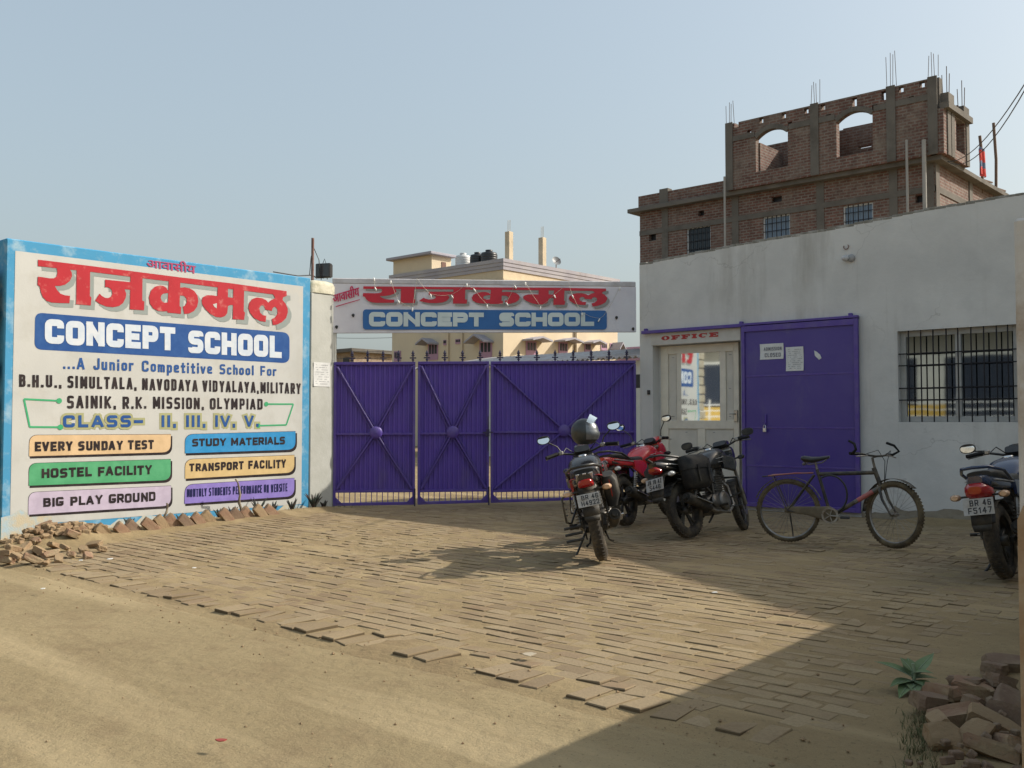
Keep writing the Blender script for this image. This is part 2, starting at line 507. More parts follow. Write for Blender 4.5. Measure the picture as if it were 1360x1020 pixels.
# the big red word: outlines in the sign's own unit square (traced from the painted wall)
Z4 = lambda x, y: (40 + x / 7.556, 335 + y / 7.556)
Z5 = lambda x, y: (210 + x / 7.556, 355 + y / 7.556)
RAJ = [
 (Z4, [(77, 75), (600, 138), (1130, 205), (1500, 252), (2000, 310), (2571, 391), (2571, 441), (2000, 368), (1500, 305), (1130, 262), (600, 196), (77, 140)]),
 (Z4, [(235, 115), (265, 165), (272, 205), (262, 245), (235, 262), (190, 262), (130, 252), (75, 245), (72, 328), (95, 345), (105, 400), (125, 450), (165, 490), (215, 505), (300, 510), (392, 512), (398, 438), (345, 432), (300, 415), (268, 380), (245, 338), (300, 338), (350, 325), (395, 290), (418, 240), (415, 205), (395, 172), (440, 162), (440, 140)]),
 (Z4, [(465, 140), (600, 160), (597, 440), (612, 455), (606, 535), (455, 522), (460, 500)]),
 (Z4, [(750, 275), (1010, 302), (1010, 376), (945, 372), (962, 420), (955, 460), (930, 510), (890, 540), (830, 552), (760, 545), (700, 520), (650, 485), (695, 415), (715, 437), (750, 458), (780, 460), (810, 445), (823, 415), (818, 385), (800, 362), (775, 350), (750, 352)]),
 (Z4, [(1005, 205), (1125, 225), (1122, 485), (1143, 495), (1140, 583), (998, 573)]),
 (Z5, [(104, 252), (80, 205), (50, 188), (15, 182), (-35, 195), (-75, 235), (-94, 300), (-85, 365), (-50, 415), (0, 440), (50, 443), (99, 440), (102, 352), (60, 356), (35, 340), (22, 308), (30, 280), (55, 262), (104, 258)]),
 (Z5, [(105, 110), (220, 125), (212, 390), (228, 402), (225, 468), (90, 455)]),
 (Z5, [(214, 205), (260, 202), (315, 212), (360, 238), (390, 282), (400, 338), (388, 395), (355, 440), (310, 463), (258, 468), (245, 395), (268, 385), (285, 350), (280, 312), (255, 286), (211, 282)]),
 (Z5, [(600, 175), (697, 190), (697, 300), (756, 308), (756, 380), (720, 378), (697, 390), (690, 460), (668, 490), (630, 503), (580, 500), (520, 468), (470, 418), (440, 372), (433, 335), (447, 300), (485, 280), (540, 282), (592, 290), (595, 200)]),
 (Z5, [(752, 200), (860, 214), (855, 440), (868, 455), (860, 528), (745, 520)]),
 (Z5, [(1140, 262), (1160, 285), (1170, 310), (1130, 330), (1102, 355), (1080, 330), (1040, 310), (985, 303), (940, 320), (910, 360), (903, 410), (920, 460), (960, 510), (1020, 540), (1075, 548), (1082, 488), (1045, 480), (1020, 455), (1012, 410), (1030, 382), (1055, 385), (1075, 425), (1138, 438), (1145, 410), (1170, 395), (1192, 420), (1195, 465), (1170, 505), (1138, 520), (1148, 580), (1190, 575), (1240, 550), (1280, 510), (1297, 455), (1297, 415), (1275, 365), (1245, 330), (1250, 302), (1287, 286), (1287, 270)]),
]
HOLE = (Z5, [(545, 372), (585, 360), (583, 412), (560, 398)])

def font_mesh(mb, text, quad, lift=.003, fat=0.0):
    """Devanagari word from the built-in lettering, laid on a quad"""
    cu = bpy.data.curves.new('lettering', 'FONT')
    cu.body = text
    cu.resolution_u = 6
    o = bpy.data.objects.new('lettering', cu)
    COL.objects.link(o)
    dg = bpy.context.evaluated_depsgraph_get()
    me = bpy.data.meshes.new_from_object(o.evaluated_get(dg))
    vs = [v.co.copy() for v in me.vertices]
    fs = [tuple(p.vertices) for p in me.polygons]
    bpy.data.objects.remove(o)
    bpy.data.meshes.remove(me)
    x0, x1 = min(v.x for v in vs), max(v.x for v in vs)
    y0, y1 = min(v.y for v in vs), max(v.y for v in vs)
    tl, bl, tr, br = [Vector(q) for q in quad]
    nrm = (tr - tl).cross(tl - bl).normalized()
    for k, (dx, dy) in enumerate([(0, 0), (fat, 0), (0, fat), (fat, fat), (-fat, 0)] if fat else [(0, 0)]):
        out = []
        for v in vs:
            a, b = (v.x - x0) / (x1 - x0) + dx, (v.y - y0) / (y1 - y0) + dy * 2
            out.append((bl * (1 - a) + br * a) * (1 - b) + (tl * (1 - a) + tr * a) * b + nrm * (lift + k * .0003))
        mb.add(out, fs, False)

# ------------------------------------------------------------------ the setting: ground, road, brick paving
PA, QB = -12.12, 13.24            # plane of the painted wall (x) and of the office wall (y)
def sst(t):
    t = min(max(t, 0.0), 1.0)
    return t * t * (3 - 2 * t)
def gz(x, y):
    return -.13 * (1 - sst((y - 4.0) / 5.0))
def edge(x):
    return 4.08 + .05 * noise.noise(Vector((x * .9, 3.1, 0))) + .03 * noise.noise(Vector((x * 3.1, 9.1, 0)))

def sand_mat(name, a, b, c, fine=220, stones=True):
    m = bpy.data.materials.new(name)
    t, bs = nodes(m)
    bs.inputs['Roughness'].default_value = .95
    bs.inputs['Specular IOR Level'].default_value = .15
    col = mix(t, ramp(t, tex(t, .55, 6, .65), .38, .66), a, b)
    col = mix(t, ramp(t, tex(t, 2.3, 7, .7), .5, .78), col, c)
    col = mix(t, ramp(t, tex(t, fine, 3, .7), .35, .7, .0, .45), col, (a[0] * .45, a[1] * .42, a[2] * .4))
    vo = t.nodes.new("ShaderNodeTexVoronoi")
    vo.inputs['Scale'].default_value = 42
    tc = t.nodes.new("ShaderNodeTexCoord")
    t.links.new(tc.outputs['Object'], vo.inputs['Vector'])
    sp = ramp(t, vo.outputs['Distance'], .12, .2, .55, 0)
    keep = ramp(t, vo.outputs['Color'], .62, .66)
    mu = t.nodes.new("ShaderNodeMath"); mu.operation = 'MULTIPLY'
    t.links.new(sp, mu.inputs[0]); t.links.new(keep, mu.inputs[1])
    col = mix(t, ramp(t, tex(t, 38, 3, .55), .60, .68, 0, .38), col, (.115, .09, .055))
    col = mix(t, ramp(t, tex(t, 3.6, 6, .75, (.35, 1, 1)), .56, .74, 0, .45), col, (c[0] * .8, c[1] * .8, c[2] * .8))
    col = mix(t, ramp(t, tex(t, 1.1, 5, .6, (.16, 1.9, 1)), .50, .64, 0, .75), col, (a[0] * 1.12, a[1] * 1.12, a[2] * 1.15))
    col = mix(t, ramp(t, tex(t, .8, 6, .7, (.3, 1.2, 1)), .54, .70, 0, .5), col, (b[0] * .86, b[1] * .84, b[2] * .82))
    if stones: col = mix(t, mu.outputs[0], col, (.075, .062, .044))
    t.links.new(col, bs.inputs['Base Color'])
    b1 = t.nodes.new("ShaderNodeBump"); b1.inputs['Strength'].default_value = .55; b1.inputs['Distance'].default_value = .012
    t.links.new(tex(t, 95, 8, .75), b1.inputs['Height'])
    b2 = t.nodes.new("ShaderNodeBump"); b2.inputs['Strength'].default_value = .5; b2.inputs['Distance'].default_value = .03
    t.links.new(tex(t, 11, 5, .6), b2.inputs['Height'])
    t.links.new(b1.outputs[0], b2.inputs['Normal'])
    t.links.new(b2.outputs[0], bs.inputs['Normal'])
    return m
m_sand = sand_mat("dry_earth", (.325, .250, .138), (.265, .198, .108), (.205, .143, .084))
m_road = sand_mat("dusty_concrete", (.320, .254, .144), (.270, .212, .118), (.215, .156, .090), 170)

def spaced(lo, a, b, hi, step, n=14):
    L = [a - (a - lo) * (k / n) ** 2.2 for k in range(n, 0, -1)]
    Mi = [a + (b - a) * k / round((b - a) / step) for k in range(round((b - a) / step) + 1)]
    H = [b + (hi - b) * (k / n) ** 2.2 for k in range(1, n + 1)]
    return L + Mi + H
def sheet(name, xs, ys, zf, mat):
    mb = MB()
    vs = [(x, y, zf(x, y)) for y in ys for x in xs]
    nx = len(xs)
    fs = [(j * nx + i, j * nx + i + 1, (j + 1) * nx + i + 1, (j + 1) * nx + i) for j in range(len(ys) - 1) for i in range(nx - 1)]
    mb.add(vs, fs, True)
    return mb.build(name, mat)
HEAPY = onx(84, 715, PA + .3).y
def ground_z(x, y):
    e = edge(x)
    base = gz(x, y)
    if y < e + .02: base = -.160 + (base + .160) * sst((y - e + .16) / .18) if y > e - .16 else (-.160 if y > e - .35 else -.235)
    if -16 < x < 3 and 3.6 < y < 15:
        base += .0028 * noise.noise(Vector((x * .8, y * .8, 0))) + .0024 * noise.noise(Vector((x * 3.1, y * 3.1, 4)))
        base += .12 * math.exp(-((x + 11.85) ** 2 / .16 + (y - HEAPY) ** 2 / .35))          # spoil under the rubble heap
        base += .05 * math.exp(-(((x - PA - .25) / .25) ** 2)) * sst((y - 4.2) / .6) * (1 - sst((y - 9) / .5))
        base += .07 * math.exp(-(((y - QB + .08) / .2) ** 2)) * sst((x + 5.0) / .4)
    return base - .012
tag(sheet("ground", spaced(-900, -16, 3, 900, .11), spaced(-900, 3.4, 15, 900, .11), ground_z, m_sand), kind='structure')
def road_z(x, y):
    return -.158 + .012 * noise.noise(Vector((x * .35, y * .35, 1))) + .006 * noise.noise(Vector((x * 1.3, y * 1.3, 1)))
mb = MB()
xs = [-60 + k * 2.0 for k in range(22)] + [-16 + k * .16 for k in range(1, 132)] + [8 + k * 3 for k in range(18)]
rows = 40
vs = []
for x in xs:
    e = edge(x) - .02 + .05 * noise.noise(Vector((x * 1.7, 1, 2)))
    for k in range(rows + 1):
        y = -3.4 + (e + 3.4) * (k / rows)
        vs.append((x, y, road_z(x, y) - (.02 if k in (0, rows) else 0)))
fs = [(i * (rows + 1) + k, (i + 1) * (rows + 1) + k, (i + 1) * (rows + 1) + k + 1, i * (rows + 1) + k + 1) for i in range(len(xs) - 1) for k in range(rows)]
mb.add(vs, fs, True)
tag(mb.build("road", m_road), kind='structure')

# brick paving: every brick laid with its own level and tilt, half drowned in sand
m_pav = bpy.data.materials.new("dusty_brick")
t, bs = nodes(m_pav)
bs.inputs['Roughness'].default_value = .95
bs.inputs['Specular IOR Level'].default_value = .12
at = t.nodes.new("ShaderNodeAttribute"); at.attribute_name = 'tone'
col = mix(t, ramp(t, at.outputs['Fac'], .0, 1.0), (.200, .145, .092), (.335, .265, .170))
col = mix(t, ramp(t, at.outputs['Fac'], .86, .9, 0, .6), col, (.19, .118, .074))
col = mix(t, ramp(t, tex(t, .5, 5, .6), .40, .64, .10, .70), col, (.34, .265, .155))
col = mix(t, ramp(t, tex(t, 1.3, 6, .7), .52, .72, 0, .75), col, (.185, .122, .075))
col = mix(t, ramp(t, tex(t, 60, 4, .7), .4, .75, 0, .4), col, (.14, .105, .065))
t.links.new(col, bs.inputs['Base Color'])
col = mix(t, ramp(t, at.outputs['Fac'], -.25, -.75), col, (.13, .098, .060))     # soil packed in the joints
t.links.new(col, bs.inputs['Base Color'])
bump(t, bs, tex(t, 70, 6, .7), .55, .012)
mb = MB()
rnd = random.Random(3)
def pave(cx, cy, lx, ly, z, rz=0.0, tilt=1.0):
    mb.col = rnd.random()
    a, b = R(rnd.gauss(0, .7) * tilt), R(rnd.gauss(0, .6) * tilt)
    Mx = Matrix.Translation((cx, cy, z)) @ Matrix.Rotation(rz + R(rnd.gauss(0, 1.2)), 4, 'Z') @ Matrix.Rotation(a, 4, 'X') @ Matrix.Rotation(b, 4, 'Y')
    hx, hy, c = lx / 2, ly / 2, .004 + rnd.random() * .005
    vs, tone = [], mb.col
    for (ex, ey, ez) in ((hx, hy, -.05), (hx, hy, -c * .9), (hx - c, hy - c, 0)):
        for sx, sy in ((-1, -1), (1, -1), (1, 1), (-1, 1)):
            k = rnd.uniform(.965, 1.0)
            vs.append(Mx @ Vector((sx * ex * k, sy * ey * k, ez + rnd.uniform(-.003, .003))))
    fs = [(8, 9, 10, 11)]
    for q in (0, 4):
        for i in range(4):
            j = (i + 1) % 4
            fs.append((q + i, q + j, q + 4 + j, q + 4 + i))
    mb.add(vs, fs, False)
    for i in range(8): mb.c[-12 + i] = -1.0
def in_yard(x, y):
    if x < PA + .42 or x > -1.0 or y > QB - .22 or y < edge(x) + .02: return False
    return not ((x + 11.9) * .826 - (y - 9.15) * .564 < .05)      # gate line
BL, BW = .252, .128
y, r = 4.5, 0
while y < 13.3:
    x = -12.4 + (r % 2) * BL * .5 + .02 * math.sin(r)
    while x < -.9:
        if in_yard(x, y):
            n1 = noise.noise(Vector((x * .55, y * .55, 7)))
            z = gz(x, y) - .0100 + .0030 * n1 + rnd.gauss(0, .0013) - (.008 if rnd.random() < .06 else 0)
            if x > -2.3 and y < 9: z -= .02 * sst((x + 2.3) / 1.0)
            if noise.noise(Vector((x * .35 + 4, y * .35, 2))) > .18:      # basket-weave repair patches
                for k in (-1, 1): pave(x + k * BL / 4, y, BW * .97, BW * 1.0 - .004, z + rnd.gauss(0, .003))
            else: pave(x, y, BL - .003 - rnd.random() * .006, BW - .003 - rnd.random() * .006, z)
        x += BL
    y += BW
    r += 1
x = -11.4
while x < -1.9:                                                        # edging course along the road, loose and tipped
    e = edge(x)
    if rnd.random() > .08:
        pave(x, e + .13 + rnd.uniform(-.03, .03), BW * 1.12 + rnd.uniform(-.02, .03), BL * 1.05, gz(x, e) - .005 + rnd.gauss(0, .005), R(rnd.gauss(0, 5)), 2.2)
    if rnd.random() > .45:
        pave(x + .03, e + .36 + rnd.uniform(-.02, .02), BW * 1.3, BL * .8, gz(x, e + .3) - .007 + rnd.gauss(0, .005), R(rnd.gauss(0, 7)), 2.2)
    x += BW * 1.22 + rnd.uniform(0, .03)
tag(mb.build("brick_paving", m_pav), kind='structure')
# ------------------------------------------------------------------ painted sign wall
m_white = M("sign_white", (.475, .475, .45), .75, col2=(.41, .40, .36), scale=2.2, lo=.5, hi=.8, dirt=(.55, .49, .38), dlo=.6, dhi=.85, dscale=.9, bmp=.12, bscale=45)
m_blue = M("sky_blue_paint", (.060, .265, .455), .7, col2=(.30, .44, .53), scale=3.2, lo=.53, hi=.72, bmp=.12, bscale=45)
m_red = M("sign_red", (.40, .022, .032), .55, col2=(.52, .17, .15), scale=7, lo=.56, hi=.74, bmp=.05)
m_gsh = M("sign_grey_shade", (.255, .285, .27), .7)
m_navy = M("sign_navy", (.016, .068, .235), .6, col2=(.03, .095, .27), scale=4)
m_white2 = M("sign_letter_white", (.50, .56, .63), .6, col2=(.60, .62, .64), scale=8)
m_black = M("sign_black", (.016, .011, .013), .6, col2=(.04, .03, .03), scale=9)
m_green = M("sign_green_line", (.05, .33, .15), .6)
m_olive = M("sign_olive", (.33, .33, .175), .7)
m_plaster = M("cream_plaster", (.46, .46, .42), .85, col2=(.39, .39, .345), scale=2.4, dirt=(.42, .39, .30), dlo=.58, dhi=.85, dscale=1.4, bmp=.25, bscale=30)
m_mortar = M("rough_mortar", (.42, .38, .29), .95, col2=(.30, .25, .18), scale=9, bmp=.8, bscale=24)
m_brick_raw = M("raw_brick", (.34, .20, .125), .95, col2=(.42, .30, .18), scale=5, lo=.4, hi=.7, bmp=.6, bscale=50, dirt=(.30, .235, .15), dscale=6)
PAP = Vector((PA, 0, 0))
def A(px, py): return onx(px, py, PA)
YL0, YR0 = A(5, 500).y, A(411.5, 500).y          # ends of the painted wall
HTOP = (A(5, 313).z + A(410, 371).z) / 2
ZT, ZB = (A(21, 332).z + A(401, 381).z) / 2, (A(13, 699).z + A(402, 669).z) / 2
wall = thing("painted_sign_wall", "tall boundary wall hand-painted as a white school advertisement with a sky-blue border", "wall", (PA, (YL0 + YR0) / 2, 0))
wy = wall.location.y
mb = MB()
mb.b2(-.25, 0, YL0 - wy, YR0 - wy, -.4, HTOP, .012)
mb.build("blue_wall", m_blue, wall)
WL, WR = A(17, 500).y - wy, A(401.5, 500).y - wy
mb = MB()
mb.poly([(WL, ZB), (WR, ZB), (WR, ZT), (WL, ZT)], (.003, 0, 0), (0, 1, 0), (0, 0, 1))
mb.build("white_ground", m_white, wall)
def onwall(pts, lift): return [((lambda p: (lift, p.y - wy, p.z))(A(x, y))) for x, y in pts]
def wall_poly(mb, pts, lift):
    P = [A(x, y) for x, y in pts]
    mb.poly([(p.y - wy, p.z) for p in P], (lift, 0, 0), (0, 1, 0), (0, 0, 1))
def wquad(tl, bl, tr, br): return [(0, p.y - wy, p.z) for p in (A(*tl), A(*bl), A(*tr), A(*br))]
def raj_word(name_mats, tf, parent, lifts, shade):
    """the five-letter red word with its grey cast letters; tf maps photo trace -> point in the sheet's plane"""
    for nm, mat, lift, off in (("letter_shade", m_gsh, lifts[0], shade), ("red_word", m_red, lifts[1], (0, 0))):
        mb = MB()
        for k, (zf, pts) in enumerate(RAJ):
            tf(mb, [(zf(x, y)[0] + off[0], zf(x, y)[1] + off[1]) for x, y in pts], lift + k * .00025)
        o = mb.build(nm, name_mats.get(nm, mat), parent)
    return o
mb = MB()
for k, (zf, pts) in enumerate(RAJ):
    c = [zf(x, y) for x, y in pts]
    wall_poly(mb, [(x + 5.2, y + 6.0) for x, y in c], .005 + k * .0002)
mb.build("letter_shade", m_gsh, wall)
mb = MB()
for k, (zf, pts) in enumerate(RAJ): wall_poly(mb, [zf(x, y) for x, y in pts], .0085 + k * .0002)
mb.build("red_word", m_red, wall)
mb = MB()
wall_poly(mb, [HOLE[0](x, y) for x, y in HOLE[1]], .0125)
mb.build("letter_counter", m_white, wall)
mb = MB()
font_mesh(mb, "आवासीय", wquad((195, 341.2), (195, 355), (259.5, 349.2), (259.5, 364)), .006, .006)
mb.build("small_red_word", M("plum_paint", (.38, .055, .13), .6), wall)
def round_panel(tl, tr, br, bl, r, corners=(1, 1, 1, 1), n=6):
    P = [Vector(p) for p in (tl, tr, br, bl)]
    out = []
    for i in range(4):
        if not corners[i]:
            out.append(tuple(P[i])); continue
        a, b = (P[i - 1] - P[i]).normalized() * r, (P[(i + 1) % 4] - P[i]).normalized() * r
        for k in range(n + 1):
            s = k / n
            out.append(tuple((P[i] + a) * (1 - s) ** 2 + P[i] * 2 * s * (1 - s) + (P[i] + b) * s * s))
    return out
mb = MB()
wall_poly(mb, round_panel((46.5, 415), (384.3, 441.8), (384.3, 482.5), (45.5, 464), 10), .005)
pnl = mb.build("navy_name_panel", m_navy, wall)
mb = MB()
lettering(mb, "CONCEPT", wquad((59, 423.3), (59, 456), (232.3, 435), (232.3, 465.7)), .275, .13, .5, .0075, wob=.012)
lettering(mb, "SCHOOL", wquad((249.3, 438.3), (249.3, 468.3), (374, 446.7), (374, 475.7)), .275, .13, .5, .0075, wob=.012)
mb.build("lettering", m_white2, pnl)
mb = MB()
lettering(mb, "...A Junior Competitive School For", wquad((84, 473.8), (84, 489.8), (367, 487), (367, 499.5)), .19, .36, .6, .006, wob=.02, gap=.8)
mb.build("blue_lettering", m_navy, wall)
mb = MB()
lettering(mb, "B.H.U., SIMULTALA, NAVODAYA VIDYALAYA,MILITARY", wquad((25, 497), (25, 513.6), (399, 509), (399, 523.3)), .2, .3, .4, .006, wob=.02, gap=.45)
lettering(mb, "SAINIK, R.K. MISSION, OLYMPIAD", wquad((89, 525), (89, 542.3), (348.5, 529.6), (348.5, 543.8)), .2, .34, .4, .006, wob=.02, gap=.5)
mb.build("black_lettering", m_black, wall)
q_class = wquad((83.5, 551.5), (83.5, 567.6), (343, 551.5), (343, 566.8))
mb = MB()
lettering(mb, "CLASS-  II, III, IV, V.", q_class, .25, .5, .5, .005, gap=.55, grow=.03)
mb.build("olive_outline", m_olive, wall)
mb = MB()
lettering(mb, "CLASS-  II, III, IV, V.", q_class, .25, .5, .5, .0085, gap=.55)
mb.build("class_lettering", m_navy, wall)
mb = MB()
z1 = lambda x, y: (x / 3, 300 + y / 3)
for L in ([(235, 697), (95, 690), (118, 801), (240, 802)], [(1060, 710), (1168, 710), (1140, 793), (1028, 796)]):
    P = [A(*z1(*p)) for p in L]
    P = [Vector((.0065, p.y - wy, p.z)) for p in P]
    for i in range(3):
        d = (P[i + 1] - P[i]).normalized()
        n = Vector((0, -d.z, d.y)) * .011
        mb.add([p + Vector((i * .0003, 0, 0)) for p in (P[i] + n, P[i] - n, P[i + 1] - n, P[i + 1] + n)], [(0, 3, 2, 1)], False)
    for p in (P[0], P[3]):
        mb.poly([(p.y + .034 * math.cos(a * .52), p.z + .034 * math.sin(a * .52)) for a in range(12)], (.008, 0, 0), (0, 1, 0), (0, 0, 1))
mb.build("green_bracket", m_green, wall)
PAN = [
 ("EVERY SUNDAY TEST", (.54, .38, .215), [(39, 578), (226.5, 577), (226.2, 600.5), (38.3, 606)], [(45.7, 587), (45.7, 599.8), (204, 584.3), (204, 596.5)]),
 ("HOSTEL FACILITY", (.07, .30, .14), [(38.3, 615.5), (226.3, 610), (226.3, 637.5), (38, 645)], [(54.6, 622.5), (54.6, 635), (201, 617.3), (201, 629.8)]),
 ("BIG PLAY GROUND", (.43, .37, .47), [(37.6, 654), (226.7, 645.3), (226.7, 671.5), (37.3, 683.5)], [(57, 661.5), (57, 673.3), (206, 653), (206, 665.3)]),
 ("STUDY MATERIALS", (.025, .22, .46), [(245.6, 577), (392, 573), (392, 597), (245.4, 602)], [(254.8, 583), (254.8, 593.2), (378, 579.8), (378, 590)]),
 ("TRANSPORT FACILITY", (.52, .38, .18), [(245.6, 610.2), (390.5, 604.5), (390.5, 627.5), (245.4, 635.8)], [(251, 615.8), (251, 626.2), (379.5, 609.8), (379.5, 621.2)]),
 ("MONTHLY STUDENTS PERFORMANCE ON WEBSITE", (.21, .16, .45), [(245.6, 643.8), (390.5, 635), (390.5, 659), (244.6, 669)], [(247.5, 649.8), (247.5, 660.5), (381, 641.8), (381, 652.4)]),
]
for i, (txt, c, q, tq) in enumerate(PAN):
    mb = MB()
    wall_poly(mb, round_panel((q[0][0] + 1.5, q[0][1] + 2.5), (q[1][0] + 2.2, q[1][1] + 2.2), (q[2][0] + 2.2, q[2][1] + 3.3), (q[3][0] + 1.2, q[3][1] + 3.0), 11, (1, 0, 1, 0)), .005)
    wall_poly(mb, round_panel((q[0][0] - .35, q[0][1] - .5), (q[1][0] + .3, q[1][1] - .5), (q[2][0], q[2][1]), (q[3][0] - .3, q[3][1]), 11, (1, 0, 1, 0)), .0056)
    p = mb.build("facility_panel", m_black, wall)
    p['label'] = ("panel reading " + txt.lower())[:70]
    mb = MB()
    wall_poly(mb, round_panel(*q, 11, (1, 0, 1, 0)), .0075)
    mb.build("panel_colour", M("panel_paint_%d" % i, c, .6, col2=tuple(min(1, v * 1.12 + .02) for v in c), scale=5), p)
    mb = MB()
    lettering(mb, txt, [(0, v[1], v[2]) for v in wquad(*tq)], (.25 if i < 5 else .135), (.26 if i < 5 else .17), .35, .010, wob=.03, gap=.7)
    mb.build("lettering", m_black if i < 5 else M("sign_ink", (.012, .014, .07), .6), p)
# plaster worn off along the foot and the broken end
mb = MB()
rnd = random.Random(11)
top = [(YL0 - wy + k * (YR0 - YL0) / 40, -.02 + .10 * rnd.random() * (1.8 if k < 7 else 1) + (.12 if k < 6 else 0)) for k in range(41)]
mb.poly([(YL0 - wy, -.35)] + [(YR0 - wy, -.35)] + top[::-1], (.004, 0, 0), (0, 1, 0), (0, 0, 1))
mb.build("worn_foot", M("worn_foot", (.50, .44, .32), .95, col2=(.36, .47, .52), scale=5, lo=.45, hi=.6, bmp=.4), wall)

mb = MB()
for k in range(16):
    z = -.3 + k * .22
    mb.box((-.02 + .05 * rnd.random(), 0, z), (.34, .30 + .12 * rnd.random(), .2), None, .015)
o = mb.build("broken_wall_end", m_mortar, None, (PA - .2, YL0 - .24, 0))
tag(o, "rough broken end of a mortared wall beside the blue edge of the painted sign wall", "wall")

# ------------------------------------------------------------------ gate pillar with floodlight and pipe
PY0, PY1 = YR0 + .004, YR0 + .50
pil = thing("gate_pillar", "cream plastered gate pillar with a rounded cap standing between sign wall and purple gate", "pillar", (PA - .17, (PY0 + PY1) / 2, 0))
PH = ony(425, 372, YR0 + .2).z
PH = A(424, 372).z
mb = MB()
mb.b2(-.2, .18, -(PY1 - PY0) / 2, (PY1 - PY0) / 2, -.3, PH - .2, .012)
mb.build("shaft", m_plaster, pil)
mb = MB()
hw = (PY1 - PY0) / 2
mb.loft([((-.01, 0, PH - .2), (.205, 0, 0), (0, hw + .02, 0), 6), ((-.01, 0, PH - .08), (.205, 0, 0), (0, hw + .022, 0), 6),
         ((-.01, 0, PH - .03), (.19, 0, 0), (0, hw - .01, 0), 5), ((-.01, 0, PH), (.13, 0, 0), (0, hw - .09, 0), 4)], 24)
mb.build("cap", M("cap_mortar", (.60, .57, .45), .95, col2=(.38, .36, .26), scale=7, bmp=.6, bscale=25), pil)
m_rust = M("rusty_steel", (.16, .085, .07), .7, col2=(.28, .20, .18), scale=14)
m_blackplast = M("black_plastic", (.012, .012, .014), .42, col2=(.03, .03, .03), scale=20)
m_cable = M("black_cable", (.02, .02, .02), .5)
XP = PA - .17
p0 = onx(415, 368, XP); p1 = onx(414.5, 316, XP)
mb = MB()
mb.tube([(0, 0, -.12), (0, 0, p1.z - p0.z)], .022, 10)
o = mb.build("steel_pipe", m_rust, None, p0)
tag(o, "short rusty steel pipe standing upright on the gate pillar behind the floodlight", "pipe")
fp = onx(430, 366, XP); fp.z -= .06
fl = thing("floodlight", "small black floodlight with a wire bracket on top of the gate pillar", "floodlight", fp, R(25))
mb = MB()
mb.box((0, 0, .135), (.255, .085, .225), None, .014)
for k in range(9): mb.box((-.108 + k * .027, .055, .135), (.008, .045, .19))
mb.build("housing", m_blackplast, fl)
mb = MB(); mb.box((0, -.045, .135), (.215, .006, .185))
mb.build("lens", M("dark_lens", (.05, .055, .06), .12), fl)
mb = MB(); mb.tube([(-.06, .03, 0), (-.07, .05, .2), (-.02, .06, .33), (.03, .05, .2), (.05, .02, 0)], .006, 6)
mb.build("wire_bracket", m_cable, fl)
mb = MB()
mb.tube([p0 + Vector((-.02, -.04, .02)), p0 + Vector((0, -.03, .3)), p0 + Vector((0, .02, p1.z - p0.z - .15)), p0 + Vector((0, .12, .28)), p0 + Vector((.02, .13, 0)), fp + Vector((0, 0, .02))], .007, 6)
a = onx(400, 366, XP)
mb.tube([a + Vector((0, -.5, .0)), a + Vector((.05, -.1, -.02)), p0 + Vector((0, 0, .03)), p0 + Vector((.05, .05, -.02))], .009, 6)
o = mb.build("pillar_cable", m_cable)
tag(o, "loose black cable looped around the rusty pipe on the gate pillar", "cable")
m_paper = M("paper", (.62, .62, .60), .8, col2=(.70, .70, .68), scale=12)
m_print = M("print_grey", (.22, .22, .24), .8)
def notice(name, label, cat, o3, u, v, w, h, lines, head=None, curl=.01, mat=None):
    """a sheet of paper stuck on a surface: o3 = lower-left corner, u right, v up (unit vectors)"""
    u, v = Vector(u), Vector(v)
    n = u.cross(v)
    t_ = thing(name, label, cat, o3)
    mb = MB()
    nx, ny = 6, 6
    for_ = [[(u * (w * i / nx) + v * (h * j / ny) + n * (.003 + curl * ((abs(i / nx - .5) * 2) ** 4) * (abs(j / ny - .5) * 2) ** 2)) for i in range(nx + 1)] for j in range(ny + 1)]
    vs = [p for r_ in for_ for p in r_]
    mb.add(vs, [(j * 7 + i, j * 7 + i + 1, j * 7 + 8 + i, j * 7 + 7 + i) for j in range(ny) for i in range(nx)], True)
    mb.build("sheet", mat or m_paper, t_)
    mb = MB()
    rn = random.Random(5)
    for k in range(lines):
        y = h * (.88 - .78 * k / max(lines - 1, 1))
        x = w * .12
        while x < w * .86:
            L = w * rn.uniform(.03, .12)
            if rn.random() < .8: mb.add([u * x + v * y + n * .006, u * (x + L) + v * y + n * .006, u * (x + L) + v * (y + h * .016) + n * .006, u * x + v * (y + h * .016) + n * .006], [(0, 1, 2, 3)])
            x += L + w * .02
    for txt, x0, x1, y0, y1 in head or []:
        lettering(mb, txt, [u * (w * x0) + v * (h * y1) + n * .005, u * (w * x0) + v * (h * y0) + n * .005, u * (w * x1) + v * (h * y1) + n * .005, u * (w * x1) + v * (h * y0) + n * .005], .2, .3, .4, .001)
    if mb.v: mb.build("print", m_print, t_)
    return t_
c0, c1 = A(415.5, 513), A(437.5, 482)
notice("pasted_notice", "faded white notice pasted on the cream gate pillar", "notice", (PA + .011, c0.y, c0.z), (0, 1, 0), (0, 0, 1), c1.y - c0.y, c1.z - c0.z, 9)

